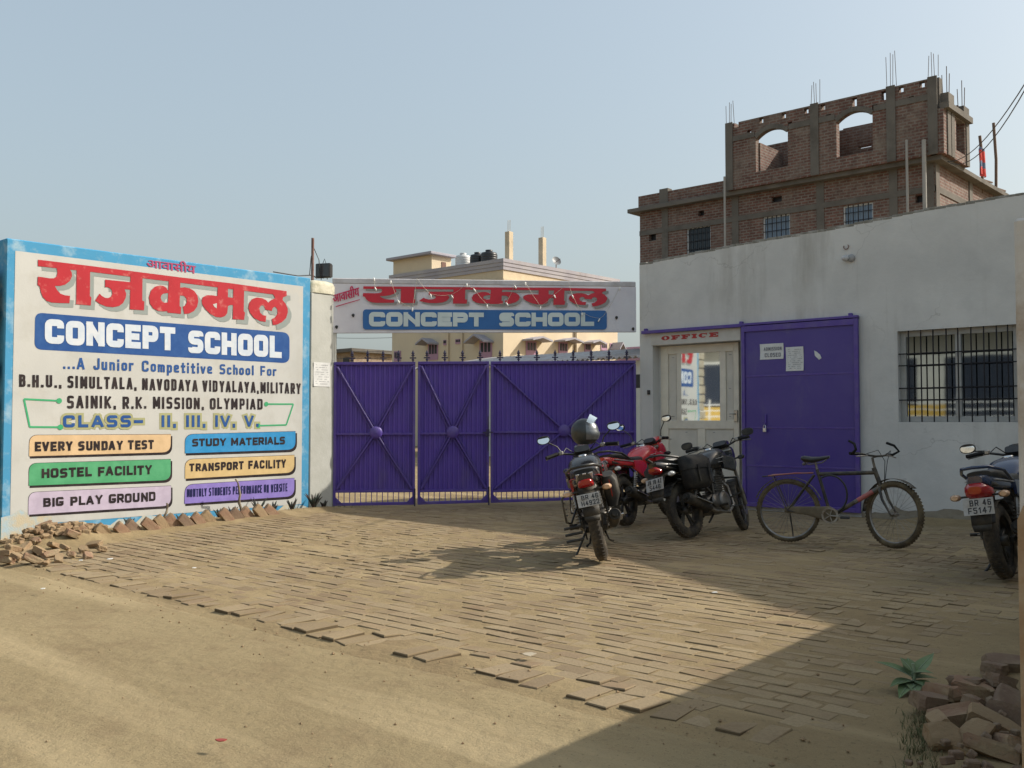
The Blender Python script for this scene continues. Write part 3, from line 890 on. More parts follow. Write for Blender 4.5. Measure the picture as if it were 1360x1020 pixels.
# ------------------------------------------------------------------ overhead banner and its string of bulbs
G0 = Vector((PA + .05, PY1 + .04, 0))
G1 = Vector((-9.12, QB + .02, 0))
GD = (G1 - G0).normalized()
GN = Vector((GD.y, -GD.x, 0))          # towards the street
GA = math.atan2(GD.y, GD.x)
GL = (G1 - G0).length
def Gp(px, py, off=0.0):
    p = hit(px, py, G0 + GN * off, GN)
    q = p - G0
    return Vector((q.dot(GD), -off, q.z))
ban = thing("school_banner", "white overhead banner board with the school name spanning the gateway above the purple gate", "banner", G0, GA)
bl_, br_ = Gp(441, 442, .04), Gp(845, 440.7, .04)
tl_, tr_ = Gp(441, 376.5, .04), Gp(845, 381, .04)
m_flex = M("banner_white", (.70, .69, .73), .6, col2=(.62, .60, .65), scale=1.6, dirt=(.40, .38, .40), dlo=.6, dhi=.9)
x0b, x1b = bl_.x, br_.x
zb0, zb1, zt0, zt1 = bl_.z, br_.z, tl_.z, tr_.z
mb = MB()
vs = []
nb = 24
for k in range(nb + 1):
    s = k / nb
    wv = .006 * math.sin(s * 37) + .005 * math.sin(s * 13)
    vs += [(x0b + (x1b - x0b) * s, -.04 + wv * .3, zb0 + (zb1 - zb0) * s), (x0b + (x1b - x0b) * s, -.04 + wv, (zb0 + zt0) / 2 + ((zb1 + zt1) - (zb0 + zt0)) / 2 * s), (x0b + (x1b - x0b) * s, -.04, zt0 + (zt1 - zt0) * s)]
mb.add(vs, [f for k in range(nb) for f in ((k * 3, k * 3 + 3, k * 3 + 4, k * 3 + 1), (k * 3 + 1, k * 3 + 4, k * 3 + 5, k * 3 + 2))], True)
mb.build("flex_sheet", m_flex, ban)
mb = MB()
mb.bar((x0b, .02, zt0 + .045), (x1b, .02, zt1 + .045), .10, .085, .01)
mb.bar((x0b, 0, zb0 + .01), (x1b, 0, zb1 + .01), .03, .03)
for s in (.02, .25, .5, .75, .98):
    mb.bar((x0b + (x1b - x0b) * s, 0, zb0 + (zb1 - zb0) * s), (x0b + (x1b - x0b) * s, 0, zt0 + (zt1 - zt0) * s), .03, .03)
mb.build("frame", M("banner_frame", (.52, .51, .53), .5, col2=(.40, .38, .38), scale=4), ban)
def bmap(mb, pts, lift):
    """trace of the painted word -> banner: the same word, stretched wider and flatter"""
    tlw, trw = (50.2, 344.9), (381.5, 386.8)
    P = []
    for x, y in pts:
        s = (x - 50.2) / (381.5 - 50.2)
        ytop = 344.9 + (386.8 - 344.9) * s
        hgt = 58.0 + (47.5 - 58.0) * s
        v = (y - ytop) / hgt
        P.append(Gp(482.5 + s * (806 - 482.5), (380.3 + 2.9 * s) + v * (22.8 + 1.6 * s), .058))
    mb.poly([(p.x, p.z) for p in P], (0, -.058 - lift, 0), (1, 0, 0), (0, 0, 1))
mb = MB()
for k, (zf, pts) in enumerate(RAJ): bmap(mb, [(zf(x, y)[0] + 3.4, zf(x, y)[1] + 6.5) for x, y in pts], k * .00025)
mb.build("letter_shade", M("banner_grey_shade", (.30, .30, .29), .6), ban)
mb = MB()
for k, (zf, pts) in enumerate(RAJ): bmap(mb, [zf(x, y) for x, y in pts], .004 + k * .00025)
mb.build("red_word", M("banner_red", (.50, .015, .035), .5), ban)
mb = MB()
P = [Gp(x, y, .055) for x, y in round_panel((482, 410.8), (806, 412.4), (806, 437.8), (482, 437.8), 5)]
mb.poly([(p.x, p.z) for p in P], (0, -.055, 0), (1, 0, 0), (0, 0, 1))
pnl = mb.build("blue_name_panel", M("banner_blue", (.022, .125, .36), .5), ban)
mb = MB()
for txt, q in (("CONCEPT", ((490, 414.3), (490, 433.6), (642.5, 415.2), (642.5, 433.6))), ("SCHOOL", ((663, 415.2), (663, 433.6), (789, 415.3), (789, 433)))):
    lettering(mb, txt, [Gp(x, y, .058) for x, y in q], .325, .11, .35, .0015)
mb.build("lettering", M("banner_letter", (.56, .64, .64), .6), pnl)
mb = MB()
font_mesh(mb, "आवासीय", [Gp(x, y, .058) for x, y in ((441.5, 388), (443, 402.5), (476, 377.5), (477.5, 393))], .001, .012)
q = [Gp(x, y, .058) for x, y in ((446, 406.5), (446, 407.8), (478, 397.3), (478, 398.3))]
mb.add([q[0], q[1], q[3], q[2]], [(0, 1, 2, 3)])
mb.build("small_red_word", M("banner_pink", (.52, .02, .09), .5), ban)
for px, py in ((469, 419), (819, 422), (447, 434.5), (841, 437)):
    mb = MB()
    p = Gp(px, py, .06)
    mb.poly([(p.x + .022 * (1 + .5 * math.sin(a * 2.3)) * math.cos(a * .8), p.z + .03 * math.sin(a * .8)) for a in range(8)], (0, -.057, 0), (1, 0, 0), (0, 0, 1))
    mb.build("torn_patch", m_cable, ban)
sl_ = thing("string_lights", "string of small clear bulbs on a thin wire draped across the front of the banner", "lights", G0, GA)
zz = lambda x, y: (400 + x / 2.957, 290 + y / 2.957)
swag = [(285, 232), (290, 270), (352, 243), (380, 320), (437, 350), (455, 235), (508, 297), (590, 300), (650, 255), (678, 275), (730, 338), (806, 330), (838, 262), (880, 250), (940, 345), (993, 300), (1050, 245), (1064, 300), (1104, 370), (1172, 393), (1200, 365), (1252, 268)]
mb, bb = MB(), MB()
P = []
for k, s_ in enumerate(swag):
    p = Gp(*zz(*s_), .075)
    P.append(p)
for i in range(len(P) - 1):
    mid = (P[i] + P[i + 1]) / 2 - Vector((0, 0, .02))
    mb.tube([P[i], mid, P[i + 1]], .0022, 4)
mb.build("wire", M("pale_wire", (.55, .52, .42), .5), sl_)
m_bulb = M("bulb_glass", (.75, .74, .70), .25)
for k, p in enumerate(P):
    if k in (5, 16, 20): continue
    bb = MB()
    bb.lathe([(0, -.055), (.010, -.045), (.013, -.025), (.011, 0), (.005, .012), (0, .014)], Matrix.Translation(p - Vector((0, .004, .012))) @ Matrix.Rotation(R(random.uniform(-35, 35)), 4, 'Y'), 8)
    bb.build("bulb", m_bulb, sl_)

# ------------------------------------------------------------------ purple gate: three hinged leaves
m_purple = M("purple_paint", (.095, .048, .33), .5, col2=(.112, .068, .34), scale=1.8, dirt=(.125, .09, .24), dlo=.55, dhi=.85, dscale=2.2, dstretch=(1, 1, .3), bmp=.12, bscale=25)
m_purple2 = M("purple_frame", (.082, .044, .275), .5, col2=(.115, .08, .27), scale=6)
layer(m_purple, (.15, .12, .14), 1.4, .54, .9, .45, (1, 1, .5))
layer(m_purple, (.10, .05, .04), 7, .66, .72, .55)
layer(m_purple2, (.10, .05, .04), 9, .62, .70, .55)
layer(m_white, (.36, .31, .22), 2.6, .60, .80, .35, (1, 1, .2))
layer(m_blue, (.30, .42, .46), 9, .55, .7, .4)
m_spike = M("dark_spike", (.035, .028, .07), .5)
LEAVES = [("narrow outer leaf of the purple gate next to the cream pillar", 443.5, 551.5, 483, 482.5, 652.5, 651.8, 671.5, 669.8, (499, 574.5), 5),
          ("middle leaf of the purple gate hinged to the outer leaf", 555, 649, 482.3, 481.8, 652, 650.8, 669.8, 667, (601, 574), 4),
          ("wide leaf of the purple gate beside the office wall behind the parked motorcycles", 651.5, 843.5, 482, 480.8, 652, 648, 667.5, 661, (748.5, 572), 8)]
for lab, xa, xb, ta, tb, ba, bb_, fa, fb, boss, nsp in LEAVES:
    pa, pb = Gp(xa, ta), Gp(xb, tb)
    za, zb = Gp(xa, ba).z, Gp(xb, bb_).z
    fa_, fb_ = Gp(xa, fa).z, Gp(xb, fb).z
    w = pb.x - pa.x
    lf = thing("gate_leaf", lab, "gate", G0 + GD * pa.x, GA, "leaves of the purple gate")
    zt = lambda s: pa.z + (pb.z - pa.z) * s
    zl = lambda s: za + (zb - za) * s
    zf_ = lambda s: fa_ + (fb_ - fa_) * s
    mb = MB()
    n = round(w / .075)
    prof = []
    for k in range(n):
        for f_, d in ((0, 0), (.30, 0), (.42, -.016), (.80, -.016), (.92, 0)):
            prof.append(((k + f_) / n, d))
    prof.append((1, 0))
    vs = []
    for s, d in prof: vs += [(s * w, d + .01, zl(s)), (s * w, d + .01, zt(s))]
    mb.add(vs, [(2 * i, 2 * i + 2, 2 * i + 3, 2 * i + 1) for i in range(len(prof) - 1)], False)
    mb.build("corrugated_sheet", m_purple, lf)
    mb = MB()
    mb.bar((0, -.025, zt(0)), (w, -.025, zt(1)), .04, .045, .004)
    mb.bar((0, -.025, zl(0)), (w, -.025, zl(1)), .04, .04, .004)
    mb.bar((0, -.025, zf_(0) + .02), (w, -.025, zf_(1) + .02), .04, .045, .004)
    mb.b2(-.0, .04, -.05, 0, zf_(0), zt(0) - .03, .004)
    mb.b2(w - .04, w, -.05, 0, zf_(1), zt(1) - .03, .004)
    bp = Gp(*boss)
    bx = bp.x - pa.x
    mb.bar((.04, -.03, bp.z - .02), (w - .04, -.03, bp.z - .02), .03, .035, .004)
    mb.build("frame", m_purple2, lf)
    for ex, ez in ((.05, zt(0) - .05), (w - .05, zt(1) - .05), (.05, zl(0) + .03), (w - .05, zl(1) + .03)):
        mb = MB()
        mb.bar((bx, -.034, bp.z), (ex, -.034, ez), .022, .05, .003, (0, 1, 0))
        d = Vector((ex - bx, 0, ez - bp.z)).normalized()
        nn = Vector((-d.z, 0, d.x)) * .045
        if w < 1.6:
            mb.bar(Vector((bx, -.03, bp.z)) + nn, Vector((ex, -.03, ez)) + nn * .4, .015, .012)
            mb.bar(Vector((bx, -.03, bp.z)) - nn, Vector((ex, -.03, ez)) - nn * .4, .015, .012)
        mb.build("diagonal_brace", m_purple2, lf)
    mb = MB()
    mb.lathe([(.102, 0), (.098, .010), (.072, .024), (.04, .032), (0, .035)], Matrix.Translation((bx, -.045, bp.z)) @ Matrix.Rotation(R(90), 4, 'X'), 24)
    mb.build("round_boss", m_purple2, lf)
    mb = MB()
    nbar = round(w / .085)
    for k in range(1, nbar): mb.bar((w * k / nbar, -.025, zf_(k / nbar) + .03), (w * k / nbar, -.025, zl(k / nbar)), .012, .012)
    for s in (0, 1):
        sg = 1 if s == 0 else -1
        mb.poly([(w * s + sg * .04, zf_(s) + .04), (w * s + sg * .13, zf_(s) + .04), (w * s + sg * .04, zf_(s) + .13)], (0, -.04, 0), (1, 0, 0), (0, 0, 1), None, .02)
    mb.build("foot_grille", m_purple2, lf)
    for k in range(nsp):
        s = (k + .5) / nsp if nsp != 5 else (.03, .22, .41, .60, .79, .97)[k + 1]
        mb = MB()
        Mx = Matrix.Translation((s * w, -.025, zt(s) + .02))
        mb.lathe([(.011, 0), (.011, .02), (.028, .032), (.011, .048), (.010, .085), (.034, .098), (.013, .112), (.027, .13), (.014, .16), (0, .19)], Mx, 8, False)
        mb.box((s * w, -.025, zt(s) + .082), (.10, .010, .020))
        mb.build("spear_finial", m_spike, lf)
    if lab.startswith("middle"):
        mb = MB()
        z = bp.z
        mb.bar((w - .10, -.06, z), (w + .06, -.06, z), .018, .018)
        mb.box((w - .02, -.055, z - .01), (.05, .02, .11))
        mb.tube([(w - .06, -.075, z), (w - .06, -.095, z - .06), (w - .035, -.095, z - .06)], .006, 6)
        mb.tube([(w - .015, -.07, z - .30), (w - .015, -.07, z + .25)], .008, 6)
        mb.build("slide_bolt", M("dark_bolt", (.05, .035, .09), .45), lf)
    if not lab.startswith("wide"):
        mb = MB(); mb.tube([(w - .005, -.06, zf_(1) - .04), (w - .005, -.06, zf_(1) + .25)], .012, 8)
        mb.build("drop_rod", m_spike, lf)
GLASS_TURN = 3.5
# ------------------------------------------------------------------ office building
m_lime = M("grey_limewash", (.60, .59, .56), .9, col2=(.50, .495, .475), scale=1.1, lo=.40, hi=.70, dirt=(.29, .27, .23), dlo=.53, dhi=.85, dscale=1.1, dstretch=(1, 1, .13), bmp=.5, bscale=11, var=.05)
cracks(m_lime, (.24, .23, .21), .75, .006, .35)
layer(m_lime, (.62, .61, .58), .9, .56, .66, .5, None, 4, .5)
layer(m_lime, (.27, .25, .21), 3.2, .60, .74, .35, (1, 1, .08))
m_lime2 = M("white_reveal", (.60, .59, .56), .85, col2=(.52, .51, .47), scale=3, bmp=.15)
m_moss = M("weathered_top", (.20, .19, .16), .95, col2=(.40, .39, .36), scale=6, bmp=.6, bscale=30)
XB0 = ony(850, 500, QB).x
XB1 = -3.0
off = thing("office_building", "low whitewashed office building with a barred window and a purple sliding steel door", "building", (XB0, QB, 0))
def Bp(px, py, dy=0.0):
    p = ony(px, py, QB + dy)
    return Vector((p.x - XB0, dy, p.z))
W_ = XB1 - XB0
dxl, dxr = Bp(867, 500).x, Bp(984, 500).x
dzt = (Bp(878, 458, .2).z + Bp(983, 456, .2).z) / 2
wx0, wx1 = Bp(1192.5, 500).x, Bp(1352, 500).x
wz0, wz1 = Bp(1195, 560.5).z, (Bp(1192, 440.5).z + Bp(1347, 430).z) / 2
mb = MB()
Z0 = 3.70
wall_holes(mb, 0, W_, -.3, Z0, 0, .24, [(dxl, dxr, -.3, dzt), (wx0, wx1, wz0, wz1)])
top = [Bp(*p) for p in ((850, 351.8), (905, 340.5), (978.8, 325.2), (1040, 315.5), (1098, 305.4), (1185, 288.3), (1256.8, 274.4), (1336, 261.7), (1360, 257.7))]
tops = [(0, top[0].z)] + [(p.x, p.z) for p in top[1:]] + [(W_, top[-1].z + .02)]
mb.poly([(0, Z0), (W_, Z0)] + tops[::-1], (0, .24, 0), (1, 0, 0), (0, 0, 1), (0, -1, 0), .24)
mb.b2(0, .24, .24, 2.3, -.3, tops[0][1] - .02)
mb.b2(.24, W_, 2.06, 2.3, -.3, 3.3)
mb.build("front_wall", m_lime, off)
mb = MB()
mb.b2(.25, W_, .25, 2.05, 3.2, 3.32)
mb.build("roof", m_moss, off)
mb = MB()
rn = random.Random(2)
for i in range(len(tops) - 1):
    a, b = tops[i], tops[i + 1]
    n = max(2, int((b[0] - a[0]) / .12))
    for k in range(n):
        s0, s1 = k / n, (k + 1) / n
        mb.box((a[0] + (b[0] - a[0]) * (s0 + s1) / 2, .12, a[1] + (b[1] - a[1]) * (s0 + s1) / 2 + rn.uniform(-.006, .012)), ((b[0] - a[0]) / n * .98, .246, .03 + rn.random() * .012), None, .004)
mb.build("rough_coping", m_moss, off)
mb = MB()
rn = random.Random(15)
x = 0.0
def foot(x0, x1):
    n = max(3, int((x1 - x0) / .09))
    P = [(x0 + (x1 - x0) * k / n, .03 + .04 * rn.random() ** 2 + .05 * noise.noise(Vector((k * .22, x0, 0))) + (.10 if x0 + (x1 - x0) * k / n > 4.1 else 0)) for k in range(n + 1)]
    mb.poly([(x0, -.3), (x1, -.3)] + P[::-1], (0, -.004, 0), (1, 0, 0), (0, 0, 1))
foot(0, dxl - .03); foot(Bp(1142, 500).x, W_ - .01)
mb.build("splashed_foot", M("splashed_plaster", (.30, .265, .205), .95, col2=(.24, .20, .15), scale=6, bmp=.6, bscale=25), off)
# doorway: reveal, OFFICE board, aluminium door
mb = MB()
mb.b2(dxl - .02, dxr + .0, -.012, .0, dzt + .005, Bp(870, 443).z)
mb.build("office_board", M("board_cream", (.58, .56, .51), .7, col2=(.50, .48, .43), scale=5), off)
mb = MB()
def slab_text(mb, text, x0, x1, z0, z1, y):
    """wide slab-serif capitals"""
    n = len(text)
    cw = (x1 - x0) / (n - .15)
    h = z1 - z0
    x = x0
    t1, t2 = .30 * cw, .24 * h
    for k, ch in enumerate(text):
        w = cw * (.84 if ch != 'I' else .5)
        z = z0 + k * h * .012
        yy = y - k * .0002
        def q(a, b, c, d, e=0): mb.add([(a, yy - e, c), (b, yy - e, c), (b, yy - e, d), (a, yy - e, d)], [(0, 1, 2, 3)])
        if ch in 'OC':
            m_ = 22
            a0, a1 = (0, 2 * math.pi) if ch == 'O' else (.75, 2 * math.pi - .75)
            vs = []
            for i in range(m_ + 1):
                an = a0 + (a1 - a0) * i / m_
                for kx, kz in ((w / 2, h / 2), (w / 2 - t1, h / 2 - t2 * .7)):
                    vs.append((x + w / 2 + kx * math.cos(an), yy, z + h / 2 + kz * math.sin(an)))
            mb.add(vs, [(2 * i, 2 * i + 1, 2 * i + 3, 2 * i + 2) for i in range(m_)])
            if ch == 'C': q(x + w * .8, x + w * .93, z + h * .62, z + h, .0006)
        else:
            sx = x + (w - t1) / 2 if ch == 'I' else x + w * .12
            q(sx, sx + t1, z, z + h)
            q(x if ch != 'I' else x, x + w if ch != 'F' else x + w * .62, z, z + t2, .0006)
            q(x, x + w, z + h - t2, z + h, .0012)
            if ch in 'EF':
                q(sx + t1, x + w * .72, z + h * .42, z + h * .42 + t2 * .9, .0018)
                q(x + w * .62, x + w * .76, z + h * .32, z + h * .68, .0024)
                q(x + w * .84, x + w, z + h * .62, z + h, .003)
            if ch == 'E': q(x + w * .84, x + w, z, z + h * .36, .003)
        x += cw if ch != 'I' else cw * .66
o0, o1 = Bp(879, 454), Bp(955, 440.5)
slab_text(mb, "OFFICE", o0.x, o1.x + .06, o0.z + .02, o1.z - .01, -.016)
mb.build("office_lettering", M("office_red", (.42, .02, .02), .5), off)
m_alu = M("beige_aluminium", (.72, .67, .56), .45, col2=(.64, .59, .49), scale=5, dirt=(.34, .29, .21), dlo=.6, dhi=.9, dscale=3)
m_film = M("film_panel", (.62, .585, .51), .55, col2=(.55, .52, .45), scale=4)
def mirror(name, c, r=.03):
    m = bpy.data.materials.new(name)
    t, bs = nodes(m)
    bs.inputs['Base Color'].default_value = rgb(c)
    bs.inputs['Metallic'].default_value = 1.0
    bs.inputs['Roughness'].default_value = r
    bump(t, bs, tex(t, 1.6, 2), .02, .02)
    return m
m_glass = mirror("reflective_door_glass", (.66, .72, .76))
m_pane = mirror("reflective_window_glass", (.21, .24, .26))
def Dx(px): return Bp(px, 500, .2).x
def Dz(py, px=930): return Bp(px, py, .2).z
door = MB()
fx = [Dx(v) for v in (879, 888.5, 900, 906, 957, 965, 975.5, 983.8)]
ztop, zm1, zm0 = dzt - .005, Dz(558.5), Dz(569.5)
zg1 = Dz(468.5)
door.b2(fx[0], fx[1], .17, .23, .02, ztop, .003)
door.b2(fx[6], fx[7] - .02, .17, .23, .02, ztop, .003)
door.b2(fx[1], fx[6], .172, .228, zg1, ztop, .003)
door.b2(fx[1], fx[6], .172, .228, zm0, zm1, .003)
door.b2(fx[1], fx[6], .172, .228, .02, .14, .003)
door.b2(fx[2], fx[3], .174, .226, zm1, zg1, .003)
door.b2(fx[4], fx[5], .174, .226, zm1, zg1, .003)
door.b2(Dx(927), Dx(937), .174, .226, .14, zm0, .003)
d_o = door.build("office_door", m_alu, off)
mb = MB()
mb.box(((fx[3] + fx[4]) / 2, .2, (zm1 + zg1) / 2), (fx[4] - fx[3] + .01, .006, zg1 - zm1), Matrix.Rotation(R(GLASS_TURN), 4, "Z"))
mb.build("mirrored_pane", m_glass, d_o)
for a, b, c, d in ((fx[1], fx[2], zm1, zg1), (fx[5], fx[6], zm1, zg1), (fx[1], Dx(927), .14, zm0), (Dx(937), fx[6], .14, zm0)):
    mb = MB()
    mb.b2(a, b, .195, .205, c, d)
    mb.b2(a + .02, b - .02, .190, .1945, c + .03, d - .03, .002)
    mb.mi = 1
    rn = random.Random(int(a * 100))
    for k in range(5):
        px_, pz_ = rn.uniform(a + .03, b - .07), rn.choice((c + .06, d - .06, rn.uniform(c + .1, d - .1)))
        mb.b2(px_, px_ + .035, .188, .1895, pz_, pz_ + .008)
    mb.build("door_panel", [m_film, m_print], d_o)
mb = MB()
mb.b2(fx[6] + .015, fx[7] - .03, .14, .168, zm1 - .02, zm1 + .16, .006)
mb.tube([(fx[6] + .04, .14, zm1 + .10), (fx[6] + .04, .11, zm1 + .10), (fx[6] - .04, .105, zm1 + .10)], .009, 8)
mb.build("handle", M("brushed_handle", (.45, .43, .38), .35, .8), d_o)
mb = MB()
mb.b2(dxl + .003, fx[0] - .002, .18, .236, -.1, dzt - .004)
mb.build("jamb_strip", m_lime2, off)
# sliding door on its rail
m_door = M("purple_door_paint", (.060, .035, .235), .45, col2=(.075, .05, .25), scale=1.2, dirt=(.115, .10, .23), dlo=.55, dhi=.85, dscale=1.6, dstretch=(1, 1, .5), bmp=.12, bscale=9)
sx0, sx1 = Bp(985.5, 500, -.06).x, Bp(1140.5, 500, -.06).x
szt = (Bp(986, 432.5, -.06).z + Bp(1137, 421.5, -.06).z) / 2
szb = (Bp(1142, 682.5, -.06).z) + .01
mb = MB()
mb.b2(sx0, sx1, -.06, -.035, szb, szt)
sd = mb.build("sliding_door", m_door, off)
mb = MB()
fw = .055
mb.b2(sx0, sx0 + fw, -.085, -.06, szb, szt, .003)
mb.b2(sx1 - fw, sx1, -.085, -.06, szb, szt, .003)
mb.b2(sx0 + fw, sx1 - fw, -.085, -.06, szt - .10, szt, .003)
mb.b2(sx0 + fw, sx1 - fw, -.085, -.06, szb, szb + .06, .003)
for py in (500, 568, 618):
    z = Bp(990, py, -.06).z
    mb.b2(sx0 + fw, sx1 - fw, -.066, -.06, z - .012, z + .012, .002)
mb.build("door_frame", m_purple2, sd)
mb = MB()
hp = Bp(1016.5, 552, -.08)
mb.b2(hp.x - .012, hp.x + .012, -.082, -.0605, hp.z - .14, hp.z + .02, .003)
mb.tube([(hp.x, -.08, hp.z - .10), (hp.x, -.11, hp.z - .11), (hp.x, -.08, hp.z - .13)], .006, 6)
mb.build("hasp", m_purple2, sd)
mb = MB()
rz0, rz1 = Bp(853, 443.5, -.05), Bp(986, 434, -.05)
mb.bar((rz0.x, -.05, szt + .005), (sx1 + .0, -.05, szt + .005), .07, .05, .004)
for s in (.02, .5, .97): mb.box((rz0.x + (sx1 - rz0.x) * s, -.05, szt + .045), (.05, .06, .04), None, .006)
mb.build("door_rail", m_purple2, off)
p = Bp(1015.5, 562, -.10)
lk = thing("padlock", "small silver padlock hanging from the hasp of the purple sliding door", "padlock", (p.x + XB0, QB - .105, p.z - .10))
mb = MB(); mb.box((0, 0, 0), (.052, .022, .06), None, .006)
mb.build("body", M("lock_steel", (.62, .60, .58), .35, .7), lk)
mb = MB(); mb.tube([(-.017, 0, .028), (-.017, 0, .055), (-.009, 0, .072), (.009, 0, .072), (.017, 0, .055), (.017, 0, .028)], .005, 6)
mb.build("shackle", M("lock_shackle", (.7, .7, .7), .25, 1.0), lk)
def onB(px0, py0, px1, py1, dy):
    a, b = Bp(px0, py1, dy), Bp(px1, py0, dy)
    return (a.x + XB0, QB + dy, a.z), b.x - a.x, b.z - a.z
o3, w, h = onB(1009.8, 455.5, 1040.8, 477.8, -.062)
notice("closed_notice", "white paper notice reading ADMISSION CLOSED taped to the purple sliding door", "notice", o3, (1, 0, 0), (0, 0, 1), w, h, 0, [("ADMISSION", .16, .92, .56, .78), ("CLOSED", .20, .88, .14, .40)])
o3, w, h = onB(1044.3, 460, 1067.3, 493, -.062)
notice("typed_notice", "taller typed white notice with taped corners beside the admission notice on the purple door", "notice", o3, (1, 0, 0), (0, 0, 1), w, h, 11)
mb = MB()
a, b = Bp(1081.5, 478, -.066), Bp(1091, 465, -.066)
mb.poly([(a.x, b.z), (a.x + .04, b.z - .02), (b.x - .02, a.z + .07), (b.x, a.z + .02), (a.x + .07, a.z), (a.x + .01, a.z + .06)], (0, -.066, 0), (1, 0, 0), (0, 0, 1), (0, -1, 0), .002)
o = mb.build("torn_paper_scrap", m_paper, None, (XB0, QB, 0))
tag(o, "torn white scrap of paper left stuck on the purple sliding door right of the notices", "paper scrap")
# barred window
win = MB()
fr = .075
def wy_(a, b, c, d, y0=.10, y1=.16): win.b2(a, b, y0, y1, c, d, .004)
wy_(wx0, wx0 + fr, wz0, wz1); wy_(wx1 - fr, wx1, wz0, wz1)
wy_(wx0 + fr, wx1 - fr, wz0, wz0 + fr); wy_(wx0 + fr, wx1 - fr, wz1 - fr, wz1)
mx = Bp(1273, 500, .1).x
wy_(mx - .035, mx + .035, wz0 + fr, wz1 - fr, .095, .165)
w_o = win.build("window", M("grey_aluminium", (.40, .40, .385), .45, col2=(.33, .33, .31), scale=6), off)
for a, b in ((wx0 + fr, mx - .035), (mx + .035, wx1 - fr)):
    mb = MB(); mb.b2(a, b, .126, .134, wz0 + fr, wz1 - fr)
    mb.build("pane", m_pane, w_o)
mb = MB()
for px in (1207.3, 1223.7, 1240, 1257.5, 1273, 1290.5, 1307.5, 1324.5, 1339.5):
    x = Bp(px, 500, .02).x
    mb.b2(x - .007, x + .007, .012, .026, wz0, wz1)
for py in (470.5, 486, 516, 531.5):
    z = Bp(1192.5, py, .02).z
    mb.b2(wx0, wx1, .027, .034, z - .008, z + .008)
mb.build("grille", M("black_iron", (.018, .018, .022), .6), w_o)
p = Bp(1131, 343)
lp = thing("wall_lamp", "small white bulkhead lamp fixed high on the office wall above the barred window", "lamp", (p.x + XB0, QB, p.z))
mb = MB(); mb.lathe([(0, 0), (.05, 0), (.055, .02), (.04, .04), (0, .04)], Matrix.Rotation(R(90), 4, 'X'), 16)
mb.build("base", M("lamp_base", (.30, .30, .30), .5), lp)
mb = MB(); mb.lathe([(.024, .03), (.042, .05), (.038, .10), (.016, .125), (0, .13)], Matrix.Translation((-.02, 0, 0)) @ Matrix.Rotation(R(90), 4, 'X') @ Matrix.Rotation(R(-40), 4, 'Y'), 16)
mb.build("shade", M("lamp_white", (.45, .45, .45), .5), lp)
p = Bp(1124.5, 328)
mb = MB(); mb.tube([(.035 * math.cos(a * .5 + 2.6), -.02, .035 * math.sin(a * .5 + 2.6)) for a in range(10)], .007, 6)
o = mb.build("wall_hook", m_rust, None, (p.x + XB0, QB, p.z)); tag(o, "small rusty ring hook in the office wall just above the wall lamp", "hook")
mb = MB()
for (px, py) in ((862, 521),): 
    p = Bp(px, py); mb.box((p.x, -.012, p.z), (.05, .022, .07), None, .005)
o = mb.build("bell_switch", m_blackplast, None, (XB0, QB, 0)); tag(o, "small dark bell switch on the white wall left of the office door", "switch")

# boundary wall in the right foreground
bw = thing("boundary_wall", "rough plastered boundary wall end in deep shade at the right edge of the yard", "wall", (-.70, 7, 0))
m_post = M("brown_plaster", (.52, .50, .47), .95, col2=(.44, .42, .39), scale=3, dirt=(.27, .19, .12), dlo=.5, dhi=.75, dscale=2.4, bmp=.5, bscale=25)
pe = onx(1345.5, 290, -.87)
HP = pe.z
mb = MB(); mb.b2(-.17, .22, pe.y - 7, pe.y - 7 + .36, -.4, HP, .01)
mb.build("end_pillar", m_post, bw)
mb = MB(); mb.poly([(pe.y - 7 + .362, -.4), (3.4, -.4), (3.4, HP + .27), (pe.y - 7 + .362, HP - .03)], (.1, 0, 0), (0, 1, 0), (0, 0, 1), (-1, 0, 0), .265)
mb.build("wall_panel", m_post, bw)
mb = MB()
rn = random.Random(9)
mb.poly([(-.174, -.4), (.224, -.4)] + [(.224 - .398 * k / 24, 1.02 + .10 * noise.noise(Vector((k * .35, 2, 0))) + .03 * rn.random()) for k in range(25)], (0, pe.y - 7 - .004, 0), (1, 0, 0), (0, 0, 1))
mb.build("bare_patch", M("bare_brick_patch", (.30, .20, .12), .95, col2=(.36, .28, .19), scale=7, bmp=.8, bscale=22), bw)
nh = thing("neighbour_shadow_block", "unseen gabled block past the end of the office wall, added to shade the yard", "house", (-2.9, QB + .1, 0))  # unseen block added here; its roofline is shaped by the shadow wanted on the yard
mb = MB()
mb.poly([(0, -.2), (10.5, -.2), (10.5, 4.2), (5.5, 5.95), (3.96, 5.55), (2.2, 4.95), (0, 4.3)], (0, 6, 0), (1, 0, 0), (0, 0, 1), (0, -1, 0), 6)
mb.build("wall", m_lime, nh)
mb = MB()
mb.bar((-.1, 3, 4.31), (2.2, 3, 4.99), 6.1, .06); mb.bar((2.2, 3, 4.99), (5.5, 3, 6.0), 6.1, .06); mb.bar((5.5, 3, 6.0), (10.6, 3, 4.2), 6.1, .06)
mb.build("roof", m_moss, nh)

